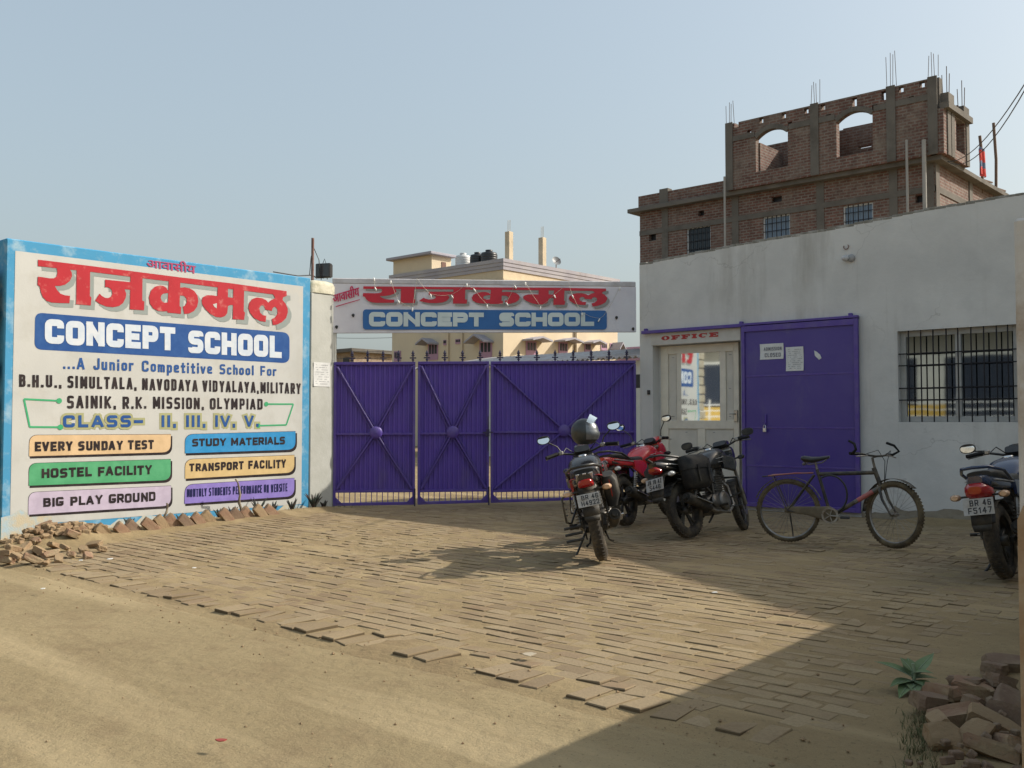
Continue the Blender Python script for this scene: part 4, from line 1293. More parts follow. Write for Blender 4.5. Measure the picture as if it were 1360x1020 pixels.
# ------------------------------------------------------------------ house across the road (seen mirrored in the panes)
hr = thing("roadside_house", "pale house with dark shutters and a yellow dado on the far side of the road", "house", (-13, -6.2, -.2))
m_pale = M("pale_wall", (.50, .50, .46), .85, col2=(.44, .44, .40), scale=1.5)
mb = MB()
wall_holes(mb, -9, 9, 0, 4.6, -.0, .0 - .25, [])
mb.b2(-9, 9, -6, -.3, 0, 4.5)
mb.build("wall", m_pale, hr)
mb = MB(); mb.b2(-9.05, 3.2, .01, .04, 0, 2.05); mb.b2(3.2, 9.05, .01, .035, 0, .9); mb.b2(4.6, 8.0, .01, .06, 3.7, 3.95); mb.b2(5.2, 7.4, .01, .06, 3.95, 4.2); mb.b2(5.8, 6.8, .01, .06, 4.2, 4.45); mb.build("dado", M("yellow_paint", (.50, .33, .07), .7), hr)
for x in (-7.6, -3.8, .2, 3.4, 6.6):
    mb = MB(); mb.b2(x - 1.15, x + 1.15, .042, .07, 2.05 if x < 3 else .95, 3.6, .01)
    for k in range(8): mb.b2(x - 1.1, x + 1.1, .07, .082, 2.1 + k * .19, 2.14 + k * .19)
    mb.build("shutter", M("dark_blue_shutter", (.022, .030, .048), .5), hr)
mb = MB()
for k in range(5): mb.b2(-9, 9, 1.2, 1.23, 1.2 + k * .22, 1.24 + k * .22)
for k in range(10): mb.b2(-9 + k * 2 - .02, -9 + k * 2 + .02, 1.2, 1.24, 0, 2.3)
mb.build("railing", m_paper, hr)
mb = MB(); mb.b2(-9.3, 9.3, -6, 1.0, 4.6, 4.75); mb.build("roof", m_moss, hr)

# ------------------------------------------------------------------ cream building beyond the gate
CX, CY = -33.1, 36.1
m_cream = M("cream_paint", (.62, .52, .37), .85, col2=(.54, .45, .33), scale=.35, dirt=(.42, .34, .24), dlo=.62, dhi=.9, dscale=.25, dstretch=(1, 1, .3))
m_mauve = M("mauve_band", (.345, .325, .35), .85, col2=(.41, .385, .385), scale=.8, dirt=(.24, .21, .2), dlo=.55, dhi=.85, dscale=.6)
m_pinkw = M("pink_shutter", (.40, .24, .32), .6)
m_greych = M("grey_slab", (.34, .33, .37), .85)
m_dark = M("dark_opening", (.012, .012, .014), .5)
cb = thing("cream_building", "cream three-storey building with mauve roof bands and a stair room behind the gate", "building", (CX, CY, 0))
def L_(px, py): p = ony(px, py, CY); return (p.x - CX, p.z)
def R_(px, py): p = onx(px, py, CX); return (p.y - CY, p.z)
ZR = R_(676, 345)[1]
xl = L_(521, 400)[0]
yr = R_(820, 400)[0]
corner_px = 669
mb = MB()
mb.b2(xl, 0, 0, yr, -.2, ZR - 1.2)
mb.build("walls", m_cream, cb)
mb = MB()
for k, (z0, z1, o_) in enumerate(((ZR - 1.2, ZR - 1.05, .28), (ZR - .98, ZR - .55, .02),)):
    mb.b2(xl - o_, o_, -o_, yr + o_, z0, z1)
mb.b2(xl - .05, .05, -.05, yr + .05, ZR - 1.05, ZR - .98)
mb.build("cornice", M("cornice_cream", (.58, .48, .34), .85), cb)
mb = MB()
for k in range(3): mb.b2(xl - .08 - k * .03, .08 + k * .03, -.08 - k * .03, yr + .08, ZR - .55 + k * .185, ZR - .37 + k * .185)
mb.build("parapet", m_mauve, cb)
def canopy(side, px0, px1, pyt, pyb, wpx0, wpx1, wyt, wyb, shut=True):
    F = L_ if side == 'L' else R_
    a, b = F(px0, pyt), F(px1, pyb)
    c, d = F(wpx0, wyt), F(wpx1, wyb)
    def P(s, z, o_): return (s, -o_, z) if side == 'L' else (o_, s, z)
    mb = MB()
    for (s0, s1, z0, z1, d0, d1) in ((c[0], d[0], d[1], c[1], -.02, .04),):
        p, q = P(s0, z0, d0), P(s1, z1, d1)
        mb.b2(min(p[0], q[0]), max(p[0], q[0]), min(p[1], q[1]), max(p[1], q[1]), z0, z1)
    w = mb.build("window", m_pinkw, cb)
    mb = MB()
    for k in range(3):
        s0 = c[0] + (d[0] - c[0]) * (.12 + .29 * k); s1 = s0 + (d[0] - c[0]) * .2
        p, q = P(s0, 0, .03), P(s1, 0, .055)
        mb.b2(min(p[0], q[0]), max(p[0], q[0]), min(p[1], q[1]), max(p[1], q[1]), d[1] + (c[1] - d[1]) * .35, c[1] - (c[1] - d[1]) * .12)
    mb.build("pane", m_dark, w)
    if shut:
        mb = MB()
        mid = (a[0] + b[0]) / 2
        z0, z1 = b[1], a[1]
        for (s0, s1) in ((a[0], mid), (mid, b[0])):
            lo0 = z1 if s0 == mid else z0
            lo1 = z0 if s0 == mid else z1
            v = [P(s0, lo0, 0), P(s1, lo1, 0), P(s1, lo1, .75), P(s0, lo0, .75)]
            mb.add(v + [(x, y, z - .09) for x, y, z in v], [(0, 1, 2, 3), (7, 6, 5, 4), (0, 4, 5, 1), (1, 5, 6, 2), (2, 6, 7, 3), (3, 7, 4, 0)])
        mb.build("canopy", m_greych, w)
Q3 = lambda x, y: (400 + x / 2.957, 290 + y / 2.957)
def can3(side, x0, x1, yt, yb, wx0, wx1, wyt, wyb, shut=True):
    a, b, c, d = Q3(x0, yt), Q3(x1, yb), Q3(wx0, wyt), Q3(wx1, wyb)
    canopy(side, a[0], b[0], a[1], b[1], c[0], d[0], c[1], d[1], shut)
can3('L', 488, 540, 474, 490, 500, 538, 490, 555)
can3('L', 678, 756, 460, 482, 702, 750, 482, 548)
can3('L', 560, 572, 478, 498, 560, 572, 478, 498, False)
can3('L', 607, 628, 475, 492, 607, 628, 475, 492, False)
can3('L', 366, 392, 522, 560, 366, 392, 522, 560, False)
can3('R', 868, 946, 462, 482, 882, 922, 480, 540)
can3('R', 995, 1068, 467, 486, 1010, 1045, 484, 540)
can3('R', 1105, 1157, 476, 492, 1112, 1136, 490, 530)
can3('R', 1176, 1200, 487, 516, 1176, 1200, 487, 520, False)
can3('R', 1210, 1236, 487, 516, 1212, 1234, 490, 520)
for px in (580, 635): 
    x = L_(400 + px / 2.957, 400)[0]
    mb = MB(); mb.tube([(x, -.08, 0), (x, -.08, ZR - 1.3)], .06, 8); mb.build("drain_pipe", m_cream, cb)
y = R_(400 + 1075 / 2.957, 400)[0]
mb = MB(); mb.tube([(.08, y, 0), (.08, y, ZR - 1.3)], .08, 8); mb.build("drain_pipe", m_cream, cb)
for px, pyt, pyb in ((676, 307, 346), (720.5, 315, 353)):
    s, z = R_(px, pyb)
    zt_ = R_(px, pyt)[1]
    mb = MB(); mb.b2(-.28, .02, s - .01, s + .3, ZR, zt_, .01)
    for k in range(3): mb.tube([(-.2 + k * .08, s + .12, zt_), (-.2 + k * .08, s + .14, zt_ + .6)], .012, 4)
    mb.build("roof_column", M("column_cream", (.60, .50, .36), .9, col2=(.45, .38, .28), scale=1.5), cb)
# stair room on the roof
a, b = L_(521, 347), L_(575, 330)
SX0, SX1 = L_(521.5, 350)[0], L_(572.5, 350)[0]
SY0 = .05
SY1 = onx(599, 345, CX + SX1).y - CY
zs = L_(575, 334)[1]
zs0 = L_(521.5, 346)[1]
mb = MB(); mb.b2(SX0, SX1, SY0, SY1, ZR, zs - .15)
st = mb.build("stair_room", m_cream, cb)
mb = MB(); mb.b2(SX0 - .3, SX1 + .25, SY0 - .3, SY1 + .2, zs - .15, zs, .02)
mb.build("roof_slab", m_greych, st)
mb = MB(); mb.b2(SX1 - .02, SX1 + .03, SY0 + (SY1 - SY0) * .5, SY0 + (SY1 - SY0) * .72, ZR, zs - .45); mb.build("door", M("brown_door", (.16, .09, .07), .6), st)
def tank(px, pyt, pyb, rad, label, mat):
    p = L_(px, pyb)
    zt_ = L_(px, pyt)[1]
    t_ = thing("water_tank", label, "water tank", (CX + p[0], CY + .9, ZR - .2))
    h = zt_ - ZR + .6
    mb = MB()
    prof = [(0, 0), (rad, 0)]
    for k in range(6): prof += [(rad, h * (.05 + .13 * k)), (rad * .96, h * (.08 + .13 * k)), (rad, h * (.11 + .13 * k))]
    prof += [(rad * .9, h * .9), (rad * .4, h * .96), (rad * .4, h), (0, h)]
    mb.lathe(prof, None, 20)
    mb.build("drum", mat, t_)
    mb = MB(); mb.lathe([(rad * .42, h), (rad * .42, h + .06), (0, h + .09)], None, 16); mb.build("lid", mat, t_)
m_tank = M("tank_black", (.02, .022, .025), .4)
tank(599, 345, 362, .42, "pale grey water tank beside the stair room on the cream building roof", M("tank_grey", (.55, .56, .56), .5))
tank(618, 344, 358, .40, "black water tank in the middle of the tanks on the cream building roof", m_tank)
tank(633.5, 341, 355, .45, "black water tank nearest the roof edge of the cream building", m_tank)
p = R_(740.5, 352)
ds = thing("satellite_dish", "small satellite dish on the parapet of the cream building", "satellite dish", (CX - .1, CY + p[0], ZR))
mb = MB(); mb.lathe([(0, 0), (.14, .02), (.26, .07)], Matrix.Translation((0, 0, .40)) @ Matrix.Rotation(R(65), 4, 'Y') @ Matrix.Rotation(R(20), 4, 'X'), 18); mb.build("dish", M("dish_grey", (.18, .19, .20), .5), ds)
mb = MB(); mb.tube([(0, 0, 0), (0, 0, .40)], .025, 6); mb.tube([(0, 0, .38), (.26, .06, .52)], .012, 5); mb.build("mast", m_rust, ds)
mb = MB()
mb.b2(0, 6, 0, 5, -.2, 5.6, .02)
o = mb.build("pink_annex", M("pink_wall", (.38, .26, .36), .85), None, (CX - .5, CY + yr + .6, 0)); tag(o, "mauve-pink house wall showing past the end of the cream building", "house")
# low shed with a tin edge, brick house, tree behind the gate
sy = 27.0
a, b = ony(560, 487, sy), ony(850, 463.5, sy)
sh = thing("tin_roof_shed", "long low white shed with a jagged corrugated tin roof edge behind the gate", "shed", (a.x, sy, 0))
L = b.x - a.x + 3
zt_ = (a.z + b.z) / 2
mb = MB(); mb.b2(0, L, 0, 4, -.2, zt_ - .28); mb.build("wall", M("shed_white", (.62, .62, .58), .85, col2=(.50, .50, .46), scale=.8), sh)
mb = MB(); 
for k in range(4): mb.b2(L * (.16 + .2 * k), L * (.16 + .2 * k) + .8, -.012, .0, zt_ - 1.2, zt_ - .75)
mb.build("window", m_dark, sh)
mb = MB()
n = int(L / .11)
vs = []
for k in range(n + 1):
    x = L * k / n
    d = .05 * (k % 2)
    vs += [(x, -.45, zt_ - .16 - d * 1.8), (x, 4.2, zt_ + .5 - d)]
mb.add(vs, [(2 * i, 2 * i + 2, 2 * i + 3, 2 * i + 1) for i in range(n)] )
mb.build("tin_roof", M("old_tin", (.36, .37, .38), .45, .5, col2=(.26, .20, .16), scale=2), sh)

def brick_mat(name, c1, c2, mort, scale=1.0, dirt=(.20, .17, .14), off=(0, 0, 0), size=.02, bd=.25):
    m = bpy.data.materials.new(name)
    t, bs = nodes(m)
    bs.inputs['Roughness'].default_value = .95
    tc = t.nodes.new("ShaderNodeTexCoord")
    sp = t.nodes.new("ShaderNodeSeparateXYZ")
    t.links.new(tc.outputs['Object'], sp.inputs[0])
    ad = t.nodes.new("ShaderNodeMath"); ad.operation = 'ADD'
    t.links.new(sp.outputs[0], ad.inputs[0]); t.links.new(sp.outputs[1], ad.inputs[1])
    cb_ = t.nodes.new("ShaderNodeCombineXYZ")
    t.links.new(ad.outputs[0], cb_.inputs[0]); t.links.new(sp.outputs[2], cb_.inputs[1])
    br = t.nodes.new("ShaderNodeTexBrick")
    br.inputs['Scale'].default_value = scale
    br.inputs['Brick Width'].default_value = .26; br.inputs['Row Height'].default_value = .105
    br.inputs['Mortar Size'].default_value = size
    br.inputs['Color1'].default_value = rgb(c1); br.inputs['Color2'].default_value = rgb(c2); br.inputs['Mortar'].default_value = rgb(mort)
    t.links.new(cb_.outputs[0], br.inputs['Vector'])
    col = mix(t, ramp(t, tex(t, .7, 6, .7), .46, .72, 0, .85), br.outputs['Color'], dirt)
    col = mix(t, ramp(t, tex(t, 3.5, 5, .7), .42, .66, 0, .55), col, (c1[0] * .5, c1[1] * .5, c1[2] * .5))
    t.links.new(col, bs.inputs['Base Color'])
    bump(t, bs, br.outputs['Fac'], -.4, .03)
    return m
m_facade = brick_mat("facade_brick", (.120, .055, .043), (.185, .090, .070), (.20, .175, .15))
m_facade2 = brick_mat("far_brick", (.30, .20, .13), (.38, .27, .18), (.36, .31, .24))
m_conc = M("raw_concrete", (.150, .138, .122), .95, col2=(.11, .10, .088), scale=1.2, dirt=(.085, .08, .07), dlo=.52, dhi=.85, dscale=.6, bmp=.3, bscale=6)
hy = 44.0
a, b = ony(425, 500, hy), ony(470, 463, hy)
fh = thing("brick_house", "unfinished single-storey brick house seen over the gate beside the cream pillar", "house", (a.x, hy, 0))
mb = MB(); mb.b2(0, b.x - a.x, 0, 5, -.2, b.z - .25); mb.build("walls", m_facade2, fh)
mb = MB(); mb.b2(-.4, b.x - a.x + .4, -.5, 5.4, b.z - .25, b.z); mb.build("roof", m_conc, fh)
mb = MB(); mb.b2(b.x - a.x - 1.2, b.x - a.x - .5, -.02, .03, .9, b.z - .6); mb.build("window", m_dark, fh)
a = ony(455, 500, 52); b = ony(508, 473, 52)
mb = MB(); mb.b2(0, b.x - a.x, 0, .25, -.2, b.z); o = mb.build("brick_yard_wall", m_facade2, None, (a.x, 52, 0)); tag(o, "low red brick yard wall far behind the outer gate leaf", "wall")

# ------------------------------------------------------------------ unfinished brick building
BX, BY = -11.04, 33.1
bb = thing("brick_building", "tall unfinished red brick building with concrete frame and arched openings above the office", "building", (BX, BY, 0))
Z5p = lambda x, y: (820 + x / 2.5185, 60 + y / 2.5185)
def FL(x, y): p = ony(*Z5p(x, y), BY); return (p.x - BX, p.z)
def FR(x, y): p = onx(*Z5p(x, y), BX); return (p.y - BY, p.z)
zslab = (FL(395, 502)[1] + FL(1070, 397)[1]) / 2
ztop_ = (FL(390, 270)[1] + FL(1070, 125)[1]) / 2
zlow = (FL(85, 505)[1] + FL(380, 452)[1]) / 2
zband = (FL(420, 315)[1] + FL(1055, 190)[1]) / 2
zpl = (FL(80, 627)[1] + FL(905, 507)[1]) / 2
xL, xM = FL(75, 600)[0], FL(388, 500)[0]
FRu = lambda x, y: (lambda p: (p.y - BY, p.z))(onx(*Z5p(x, y), BX + .45))
yE = FRu(1176, 420)[0]
yE2 = FR(1270, 500)[0]
def fr(x0, x1, y0, y1):
    a, b = FL(x0, y0), FL(x1, y1)
    return (min(a[0], b[0]), max(a[0], b[0]), min(a[1], b[1]), max(a[1], b[1]))
wins = [fr(231, 312, 612, 700), fr(486, 578, 576, 657), fr(754, 856, 539, 605)]
vents = [fr(105, 129, 632, 652), fr(270, 290, 555, 569), fr(515, 550, 509, 522), fr(996, 1028, 503, 524)]
wins = [(w[0], w[1], w[3] - 1.45, w[3]) for w in wins]
mb = MB()
wall_holes(mb, xL, 0, -.2, zslab, 0, .3, wins + vents)
mb.b2(xL, xL + .3, .3, yE2, -.2, zslab); mb.b2(xL + .3, 0, yE2 - .3, yE2, -.2, zslab)
wall_holes_r = MB()
mb.b2(-.3, 0, .3, yE2 - .3, -.2, zslab)
mb.build("lower_wall", m_facade, bb)
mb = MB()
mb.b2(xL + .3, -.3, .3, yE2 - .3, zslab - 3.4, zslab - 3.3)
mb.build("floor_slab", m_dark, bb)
mb = MB()
ov = .32
mb.b2(xL - .4, ov, -ov, yE2 + .6, zslab, zslab + .16, .01)
mb.build("slab_edge", m_conc, bb)
mb = MB()
z0_ = zslab + .16
mb.b2(xL, xM - .02, -.1, .15, z0_, zlow)
mb.b2(xL, xL + .25, .15, yE, z0_, zlow)
mb.build("parapet", m_facade, bb)
# upper storey wall with arches and put-log holes
ar = [fr(482, 590, 322, 412), fr(750, 872, 268, 362)]
arch_top = [FL(540, 287)[1], FL(815, 230)[1]]
holes = []
for x, y in ((418, 275), (500, 261), (575, 245), (650, 229), (705, 218), (810, 196), (908, 175), (965, 159), (1035, 143), (596, 276), (460, 302), (878, 220), (725, 251), (1000, 193)):
    p = FL(x, y)
    holes.append((p[0] - .085, p[0] + .085, p[1] - (.10 if x != 810 and x != 908 else .2), p[1] + .11))
hol2 = []
zsp = []
for k, q in enumerate(ar):
    hol2.append((q[0], q[1], q[2], arch_top[k]))
    zsp.append(q[3])
mb = MB()
wall_holes(mb, xM, 0, z0_, ztop_, -.45, -.2, holes + hol2)
for k, q in enumerate(ar):          # spandrels that turn the square openings into segmental arches
    n = 12
    for s in range(n):
        t0, t1 = s / n, (s + 1) / n
        zz0 = zsp[k] + (arch_top[k] - zsp[k]) * (1 - (2 * t0 - 1) ** 2)
        zz1 = zsp[k] + (arch_top[k] - zsp[k]) * (1 - (2 * t1 - 1) ** 2)
        xa, xb = q[0] + (q[1] - q[0]) * t0, q[0] + (q[1] - q[0]) * t1
        T_ = arch_top[k]
        vs = [(xa, -.45, zz0), (xb, -.45, zz1), (xb, -.45, T_), (xa, -.45, T_), (xa, -.2, zz0), (xb, -.2, zz1), (xb, -.2, T_), (xa, -.2, T_)]
        mb.add(vs, [(0, 1, 2, 3), (5, 4, 7, 6), (0, 4, 5, 1)])
up = mb.build("upper_wall", m_facade, bb)
mb = MB()
for k, q in enumerate(ar):
    P = [(q[0] + (q[1] - q[0]) * s / 12, zsp[k] + (arch_top[k] - zsp[k]) * (1 - (s / 6 - 1) ** 2)) for s in range(13)]
    for i in range(12): mb.bar((P[i][0], -.46, P[i][1] + .07), (P[i + 1][0], -.46, P[i + 1][1] + .07), .06, .16)
mb.bar((xM, -.455, zband), (ar[0][0] - .05, -.455, zband), .05, .2)
mb.bar((ar[0][1] + .05, -.455, zband), (ar[1][0] - .05, -.455, zband), .05, .2)
mb.bar((ar[1][1] + .05, -.455, zband), (0, -.455, zband), .05, .2)
mb.build("tie_band", m_conc, bb)
# right-hand return and inner walls
mb = MB()
y1_ = yE
zr = (FRu(1078, 195)[1] + FRu(1165, 265)[1]) / 2
oy0, oz0 = FRu(1134, 350)
oy1, oz1 = FRu(1161, 262)
T0 = mb.T
mb.T = Matrix.Translation((.45, 0, 0)) @ Matrix.Rotation(R(90), 4, 'Z')
wall_holes(mb, -.45, y1_, z0_, zr, 0, .25, [(oy0, oy1, oz0, oz1)])
mb.T = T0
zbk0, zbk1 = ony(*Z5p(560, 330), BY + y1_).z, ony(*Z5p(800, 277), BY + y1_).z
qa, qb = ony(*Z5p(815, 352), BY + y1_), ony(*Z5p(858, 336), BY + y1_)
mb.b2(xM, (xM) * .52, y1_ - .25, y1_, z0_, zbk0)
wall_holes(mb, xM * .52, .2, z0_, zbk1, y1_ - .25, y1_, [(qa.x - BX, qb.x - BX, qa.z, qb.z)])
mb.b2(xM, xM + .25, -.2, y1_ - .25, z0_, zr - 1.0)
xi = (ar[0][1] + ar[1][0]) / 2 - .2
mb.b2(xi, xi + .25, -.2, y1_ - .25, z0_, z0_ + 2.3)
xj = ar[0][0] - .08
mb.b2(xj, xj + .13, -.2, 1.6, z0_, zsp[0] - .1)
mb.build("return_wall", m_facade, bb)
mb = MB()
mb.bar((.46, -.4, zr + .1), (.46, y1_, zr + .1), .30, .2)
mb.build("ring_beam", m_conc, bb)
# concrete columns on the face, plinth band, columns above
cols = [(395, 268), (680, 205), (935, 150), (1063, 124)]
for x, yt in cols:
    c = FL(x, 400)[0] if x < 1050 else .12
    mb = MB()
    mb.b2(c - .15, c + .15, -.50, -.46, z0_, ztop_ + .04)
    mb.b2(c - .13, c + .13, -.19, .1, z0_, ztop_ + .06)
    mb.build("column", m_conc, bb)
    for k in range(4):
        mb2 = MB()
        hh = .74 + .18 * ((x * 7 + k * 3) % 5) / 5 + (.35 if x == 935 else 0)
        mb2.tube([(c - .15 + .1 * k, -.40 + .06 * (k % 2), ztop_ + .05), (c - .15 + .1 * k + .03 * math.sin(k * 2 + x), -.38, ztop_ + hh)], .010, 5)
        mb2.build("rebar", M("rebar_rust", (.10, .07, .055), .8), bb)
for x in (160, 395, 680, 925, 1058):
    c = FL(x, 600)[0] if x < 1050 else -.17
    mb = MB(); mb.b2(c - .14, c + .14, -.03, 0 - .001, -.2, zslab)
    mb.build("lower_column", m_conc, bb)
mb = MB()
mb.b2(xL, -.0, -.035, -.001, zpl - .1, zpl + .1)
mb.b2(.001, .035, 0, yE2, zpl - .1, zpl + .1)
for yy in (.17, FR(1180, 500)[0]): mb.b2(.001, .04, yy - .17, yy + .17, -.2, zslab)
for yy in (.0, FRu(1120, 300)[0], y1_ - .15): mb.b2(.451, .49, yy - .15, yy + .15, z0_, zr)
mb.build("plinth_band", m_conc, bb)
c = FL(160, 490); mb = MB(); mb.b2(c[0] - .2, c[0] + .2, -.13, .18, z0_, c[1] + .1); mb.build("stub_column", m_conc, bb)
for (y_, h0, h1) in ((FRu(1113, 200)[0], FRu(1113, 215)[1], FRu(1113, 165)[1]), (FRu(1163, 200)[0], FRu(1160, 260)[1], FRu(1160, 207)[1])):
    mb = MB(); mb.b2(.15, .5, y_ - .3, y_ + .25, zr, h1)
    mb.build("corner_column", m_conc, bb)
    for k in range(3):
        mb2 = MB(); mb2.tube([(.22 + .1 * k, y_ + .1 * (k % 2), h1), (.2 + .12 * k, y_ + .1 * (k % 2), h1 + (.7 if k != 1 else 1.0))], .014, 5); mb2.build("rebar", MATS["rebar_rust"], bb)
m_winf = M("window_frame_pale", (.50, .52, .54), .6)
m_glz = M("blue_glass", (.16, .22, .30), .15, var=.02)
m_bar = M("window_bar", (.03, .03, .035), .6)
for k, w in enumerate(wins):
    mb = MB(); mb.b2(w[0], w[1], .12, .16, w[2], w[3])
    wo = mb.build("window", m_glz if k else M("dark_glass", (.02, .03, .04), .2), bb)
    mb = MB()
    for a, b, c, d in ((w[0], w[0] + .05, w[2], w[3]), (w[1] - .05, w[1], w[2], w[3]), (w[0] + .05, w[1] - .05, w[3] - .05, w[3])): mb.b2(a, b, .06, .117, c, d)
    mb.build("frame", m_winf, wo)
    mb = MB()
    for s in range(1, 6):
        x = w[0] + (w[1] - w[0]) * s / 6
        mb.b2(x - .012, x + .012, .02, .05, w[2], w[3])
    for s in (.2, .4, .62, .82): mb.b2(w[0], w[1], .0505, .06, w[2] + (w[3] - w[2]) * s - .012, w[2] + (w[3] - w[2]) * s + .012)
    mb.build("bars", m_bar, wo)
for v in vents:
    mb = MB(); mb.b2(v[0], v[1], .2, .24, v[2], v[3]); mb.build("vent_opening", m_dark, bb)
for x, yt, yb in ((386, 450, 680), (990, 330, 575), (1047, 330, 560)):
    a, b = FL(x, yt), FL(x, yb)
    mb = MB(); mb.tube([(a[0], -.62, a[1]), (a[0], -.62, b[1] - 1.5)], .045 if x != 1047 else .07, 8)
    mb.build("drain_pipe", M("pvc_pipe", (.32, .31, .29), .6), bb)
m_bamboo = M("bamboo", (.16, .11, .08), .8)
for x, yt, yb, lab in ((1212, 303, 468, "shorter bamboo scaffold pole leaning on the right roof edge of the brick building"), (1258, 260, 508, "taller bamboo scaffold pole at the far right roof edge of the brick building")):
    a, b = FR(x, yt), FR(x + 8, yb)
    mb = MB(); mb.tube([(0, b[0] - a[0], b[1] - a[1] - .3), (.05, .5 * (b[0] - a[0]), .5 * (b[1] - a[1])), (0, 0, 0)], .055, 6)
    mb.bar((-.2, (b[0] - a[0]) * .9 - .5, (b[1] - a[1]) * .85), (.1, (b[0] - a[0]) * .9 + .9, (b[1] - a[1]) * .87), .05)
    o = mb.build("bamboo_pole", m_bamboo, None, (BX, BY + a[0], a[1])); tag(o, lab, "pole")
a, b = FR(1178, 336), FR(1204, 442)
fg = thing("hanging_cloth", "red and blue cloth hanging at the right end of the brick building roof", "cloth", (BX + .2, BY + a[0] + .4, a[1]))
mb = MB()
hh, ww = a[1] - b[1], (b[0] - a[0]) * .85
for k, (z0, z1) in enumerate(((0, .1), (.1, .5), (.5, .72), (.72, 1))):
    mb.mi = (1, 0, 1, 0)[k]
    n = 8
    vs = []
    for i in range(n + 1):
        s = i / n
        vs += [(.08 * math.sin(s * 9 + z0), ww * s * (.6 + .4 * z0), -hh * z0), (.08 * math.sin(s * 9 + z1), ww * s * (.6 + .4 * z1), -hh * z1)]
    mb.add(vs, [(2 * i, 2 * i + 1, 2 * i + 3, 2 * i + 2) for i in range(n)], True)
mb.build("fabric", [M("red_cloth", (.50, .06, .05), .8), M("blue_cloth", (.10, .14, .22), .8)], fg)
mb = MB()
p0 = Vector((BX + .5, BY - .3, FL(1055, 405)[1]))
p1 = Vector((5.5, 15.5, 9.3))
p1 = CAM + ray(1400, 45) * 14
for dz in (0, .07):
    pts = [p0.lerp(p1, s / 16) - Vector((0, 0, (.5 + dz * 3) * 4 * (s / 16) * (1 - s / 16))) for s in range(17)]
    mb.tube(pts, .011, 5)
o = mb.build("power_cable", m_cable); tag(o, "pair of black power cables rising from the brick building to the upper right", "cable")
# ------------------------------------------------------------------ motorcycles
m_tyre = M("tyre_rubber", (.045, .040, .034), .9, col2=(.15, .12, .08), scale=5, lo=.42, hi=.7, bmp=.5, bscale=70)
m_alloy = M("black_alloy", (.025, .024, .023), .45, .3, col2=(.10, .085, .06), scale=7)
m_engine = M("grey_engine", (.16, .155, .145), .45, .75, col2=(.10, .085, .065), scale=8)
m_chrome = M("chrome", (.62, .62, .62), .18, 1.0)
m_steel = M("dull_steel", (.30, .29, .27), .4, .9, col2=(.16, .13, .10), scale=10)
m_frameb = M("frame_black", (.018, .018, .018), .4, col2=(.06, .05, .035), scale=7)
m_seat = M("seat_vinyl", (.016, .016, .017), .5, col2=(.05, .045, .035), scale=6, bmp=.15, bscale=40)
m_glossb = M("gloss_black", (.012, .012, .013), .18, coat=.4, col2=(.05, .045, .035), scale=5, lo=.55, hi=.85)
m_dusty = M("dusty_black_plastic", (.03, .029, .027), .55, col2=(.12, .10, .07), scale=5, lo=.45, hi=.8)
m_taill = M("tail_lens", (.32, .010, .010), .15, coat=.5)
m_amber = M("indicator_lens", (.55, .34, .20), .2, col2=(.6, .45, .32))
m_clearl = M("clear_lens", (.55, .55, .53), .12)
m_mirror = mirror("mirror_glass", (.85, .87, .88), .03)
m_plate = M("plate_white", (.43, .43, .42), .5, col2=(.34, .32, .28), scale=12)
m_platebk = M("plate_print", (.015, .015, .02), .5)
m_grip = M("rubber_grip", (.014, .014, .014), .7)

RX90 = Matrix.Rotation(R(90), 4, 'X')
def wheel(parent, name, x, rad, tw, disc=True, z=None, spokes=5):
    """alloy wheel: tyre, rim with spokes, hub, brake disc"""
    z = z or rad
    w = bpy.data.objects.new(name, None); COL.objects.link(w); w.parent = parent; w.location = (x, 0, z)
    mb = MB()
    pr = []
    for k in range(17):
        an = R(-130) + R(260) * k / 16
        pr.append((rad - tw * .52 + tw * .52 * math.cos(an), tw / 2 * math.sin(an) * 1.05))
    mb.lathe(pr, RX90, 48, True)
    for k in range(44):                                   # tread blocks
        an = 2 * math.pi * k / 44
        for sg in (-1, 1):
            M4 = Matrix.Rotation(-an, 4, 'Y') @ Matrix.Translation((rad - .004, sg * tw * .17, 0)) @ Matrix.Rotation(R(25 * sg), 4, 'X')
            mb.box((0, 0, 0), (.012, tw * .26, .026), None) if False else mb.add([(M4 @ Vector(v))[:] for v in [(a, b, c) for c in (-.012, .012) for b in (-tw * .13, tw * .13) for a in (-.01, .006)]], [(0, 2, 3, 1), (4, 5, 7, 6), (0, 1, 5, 4), (2, 6, 7, 3), (0, 4, 6, 2), (1, 3, 7, 5)], False)
    mb.build("tyre", m_tyre, w)
    mb = MB()
    ri = rad - tw * .80
    mb.lathe([(ri + .015, -tw * .36), (ri - .012, -tw * .32), (ri - .018, 0), (ri - .012, tw * .32), (ri + .015, tw * .36)], RX90, 40)
    mb.lathe([(0, -.06), (.045, -.06), (.05, 0), (.045, .06), (0, .06)], RX90, 18)
    for k in range(spokes):
        an = 2 * math.pi * k / spokes + .3
        for o in (-.16, .16):
            mb.bar((.04 * math.cos(an), 0, .04 * math.sin(an)), ((ri - .008) * math.cos(an + o), 0, (ri - .008) * math.sin(an + o)), .028, .022, .004, (0, 1, 0))
    mb.build("rim", m_alloy, w)
    if disc:
        mb = MB()
        mb.lathe([(.07, .068), (.125, .068), (.125, .073), (.07, .073)], RX90, 28, False, closed_prof=True)
        mb.build("brake_disc", m_steel, w)
    return w
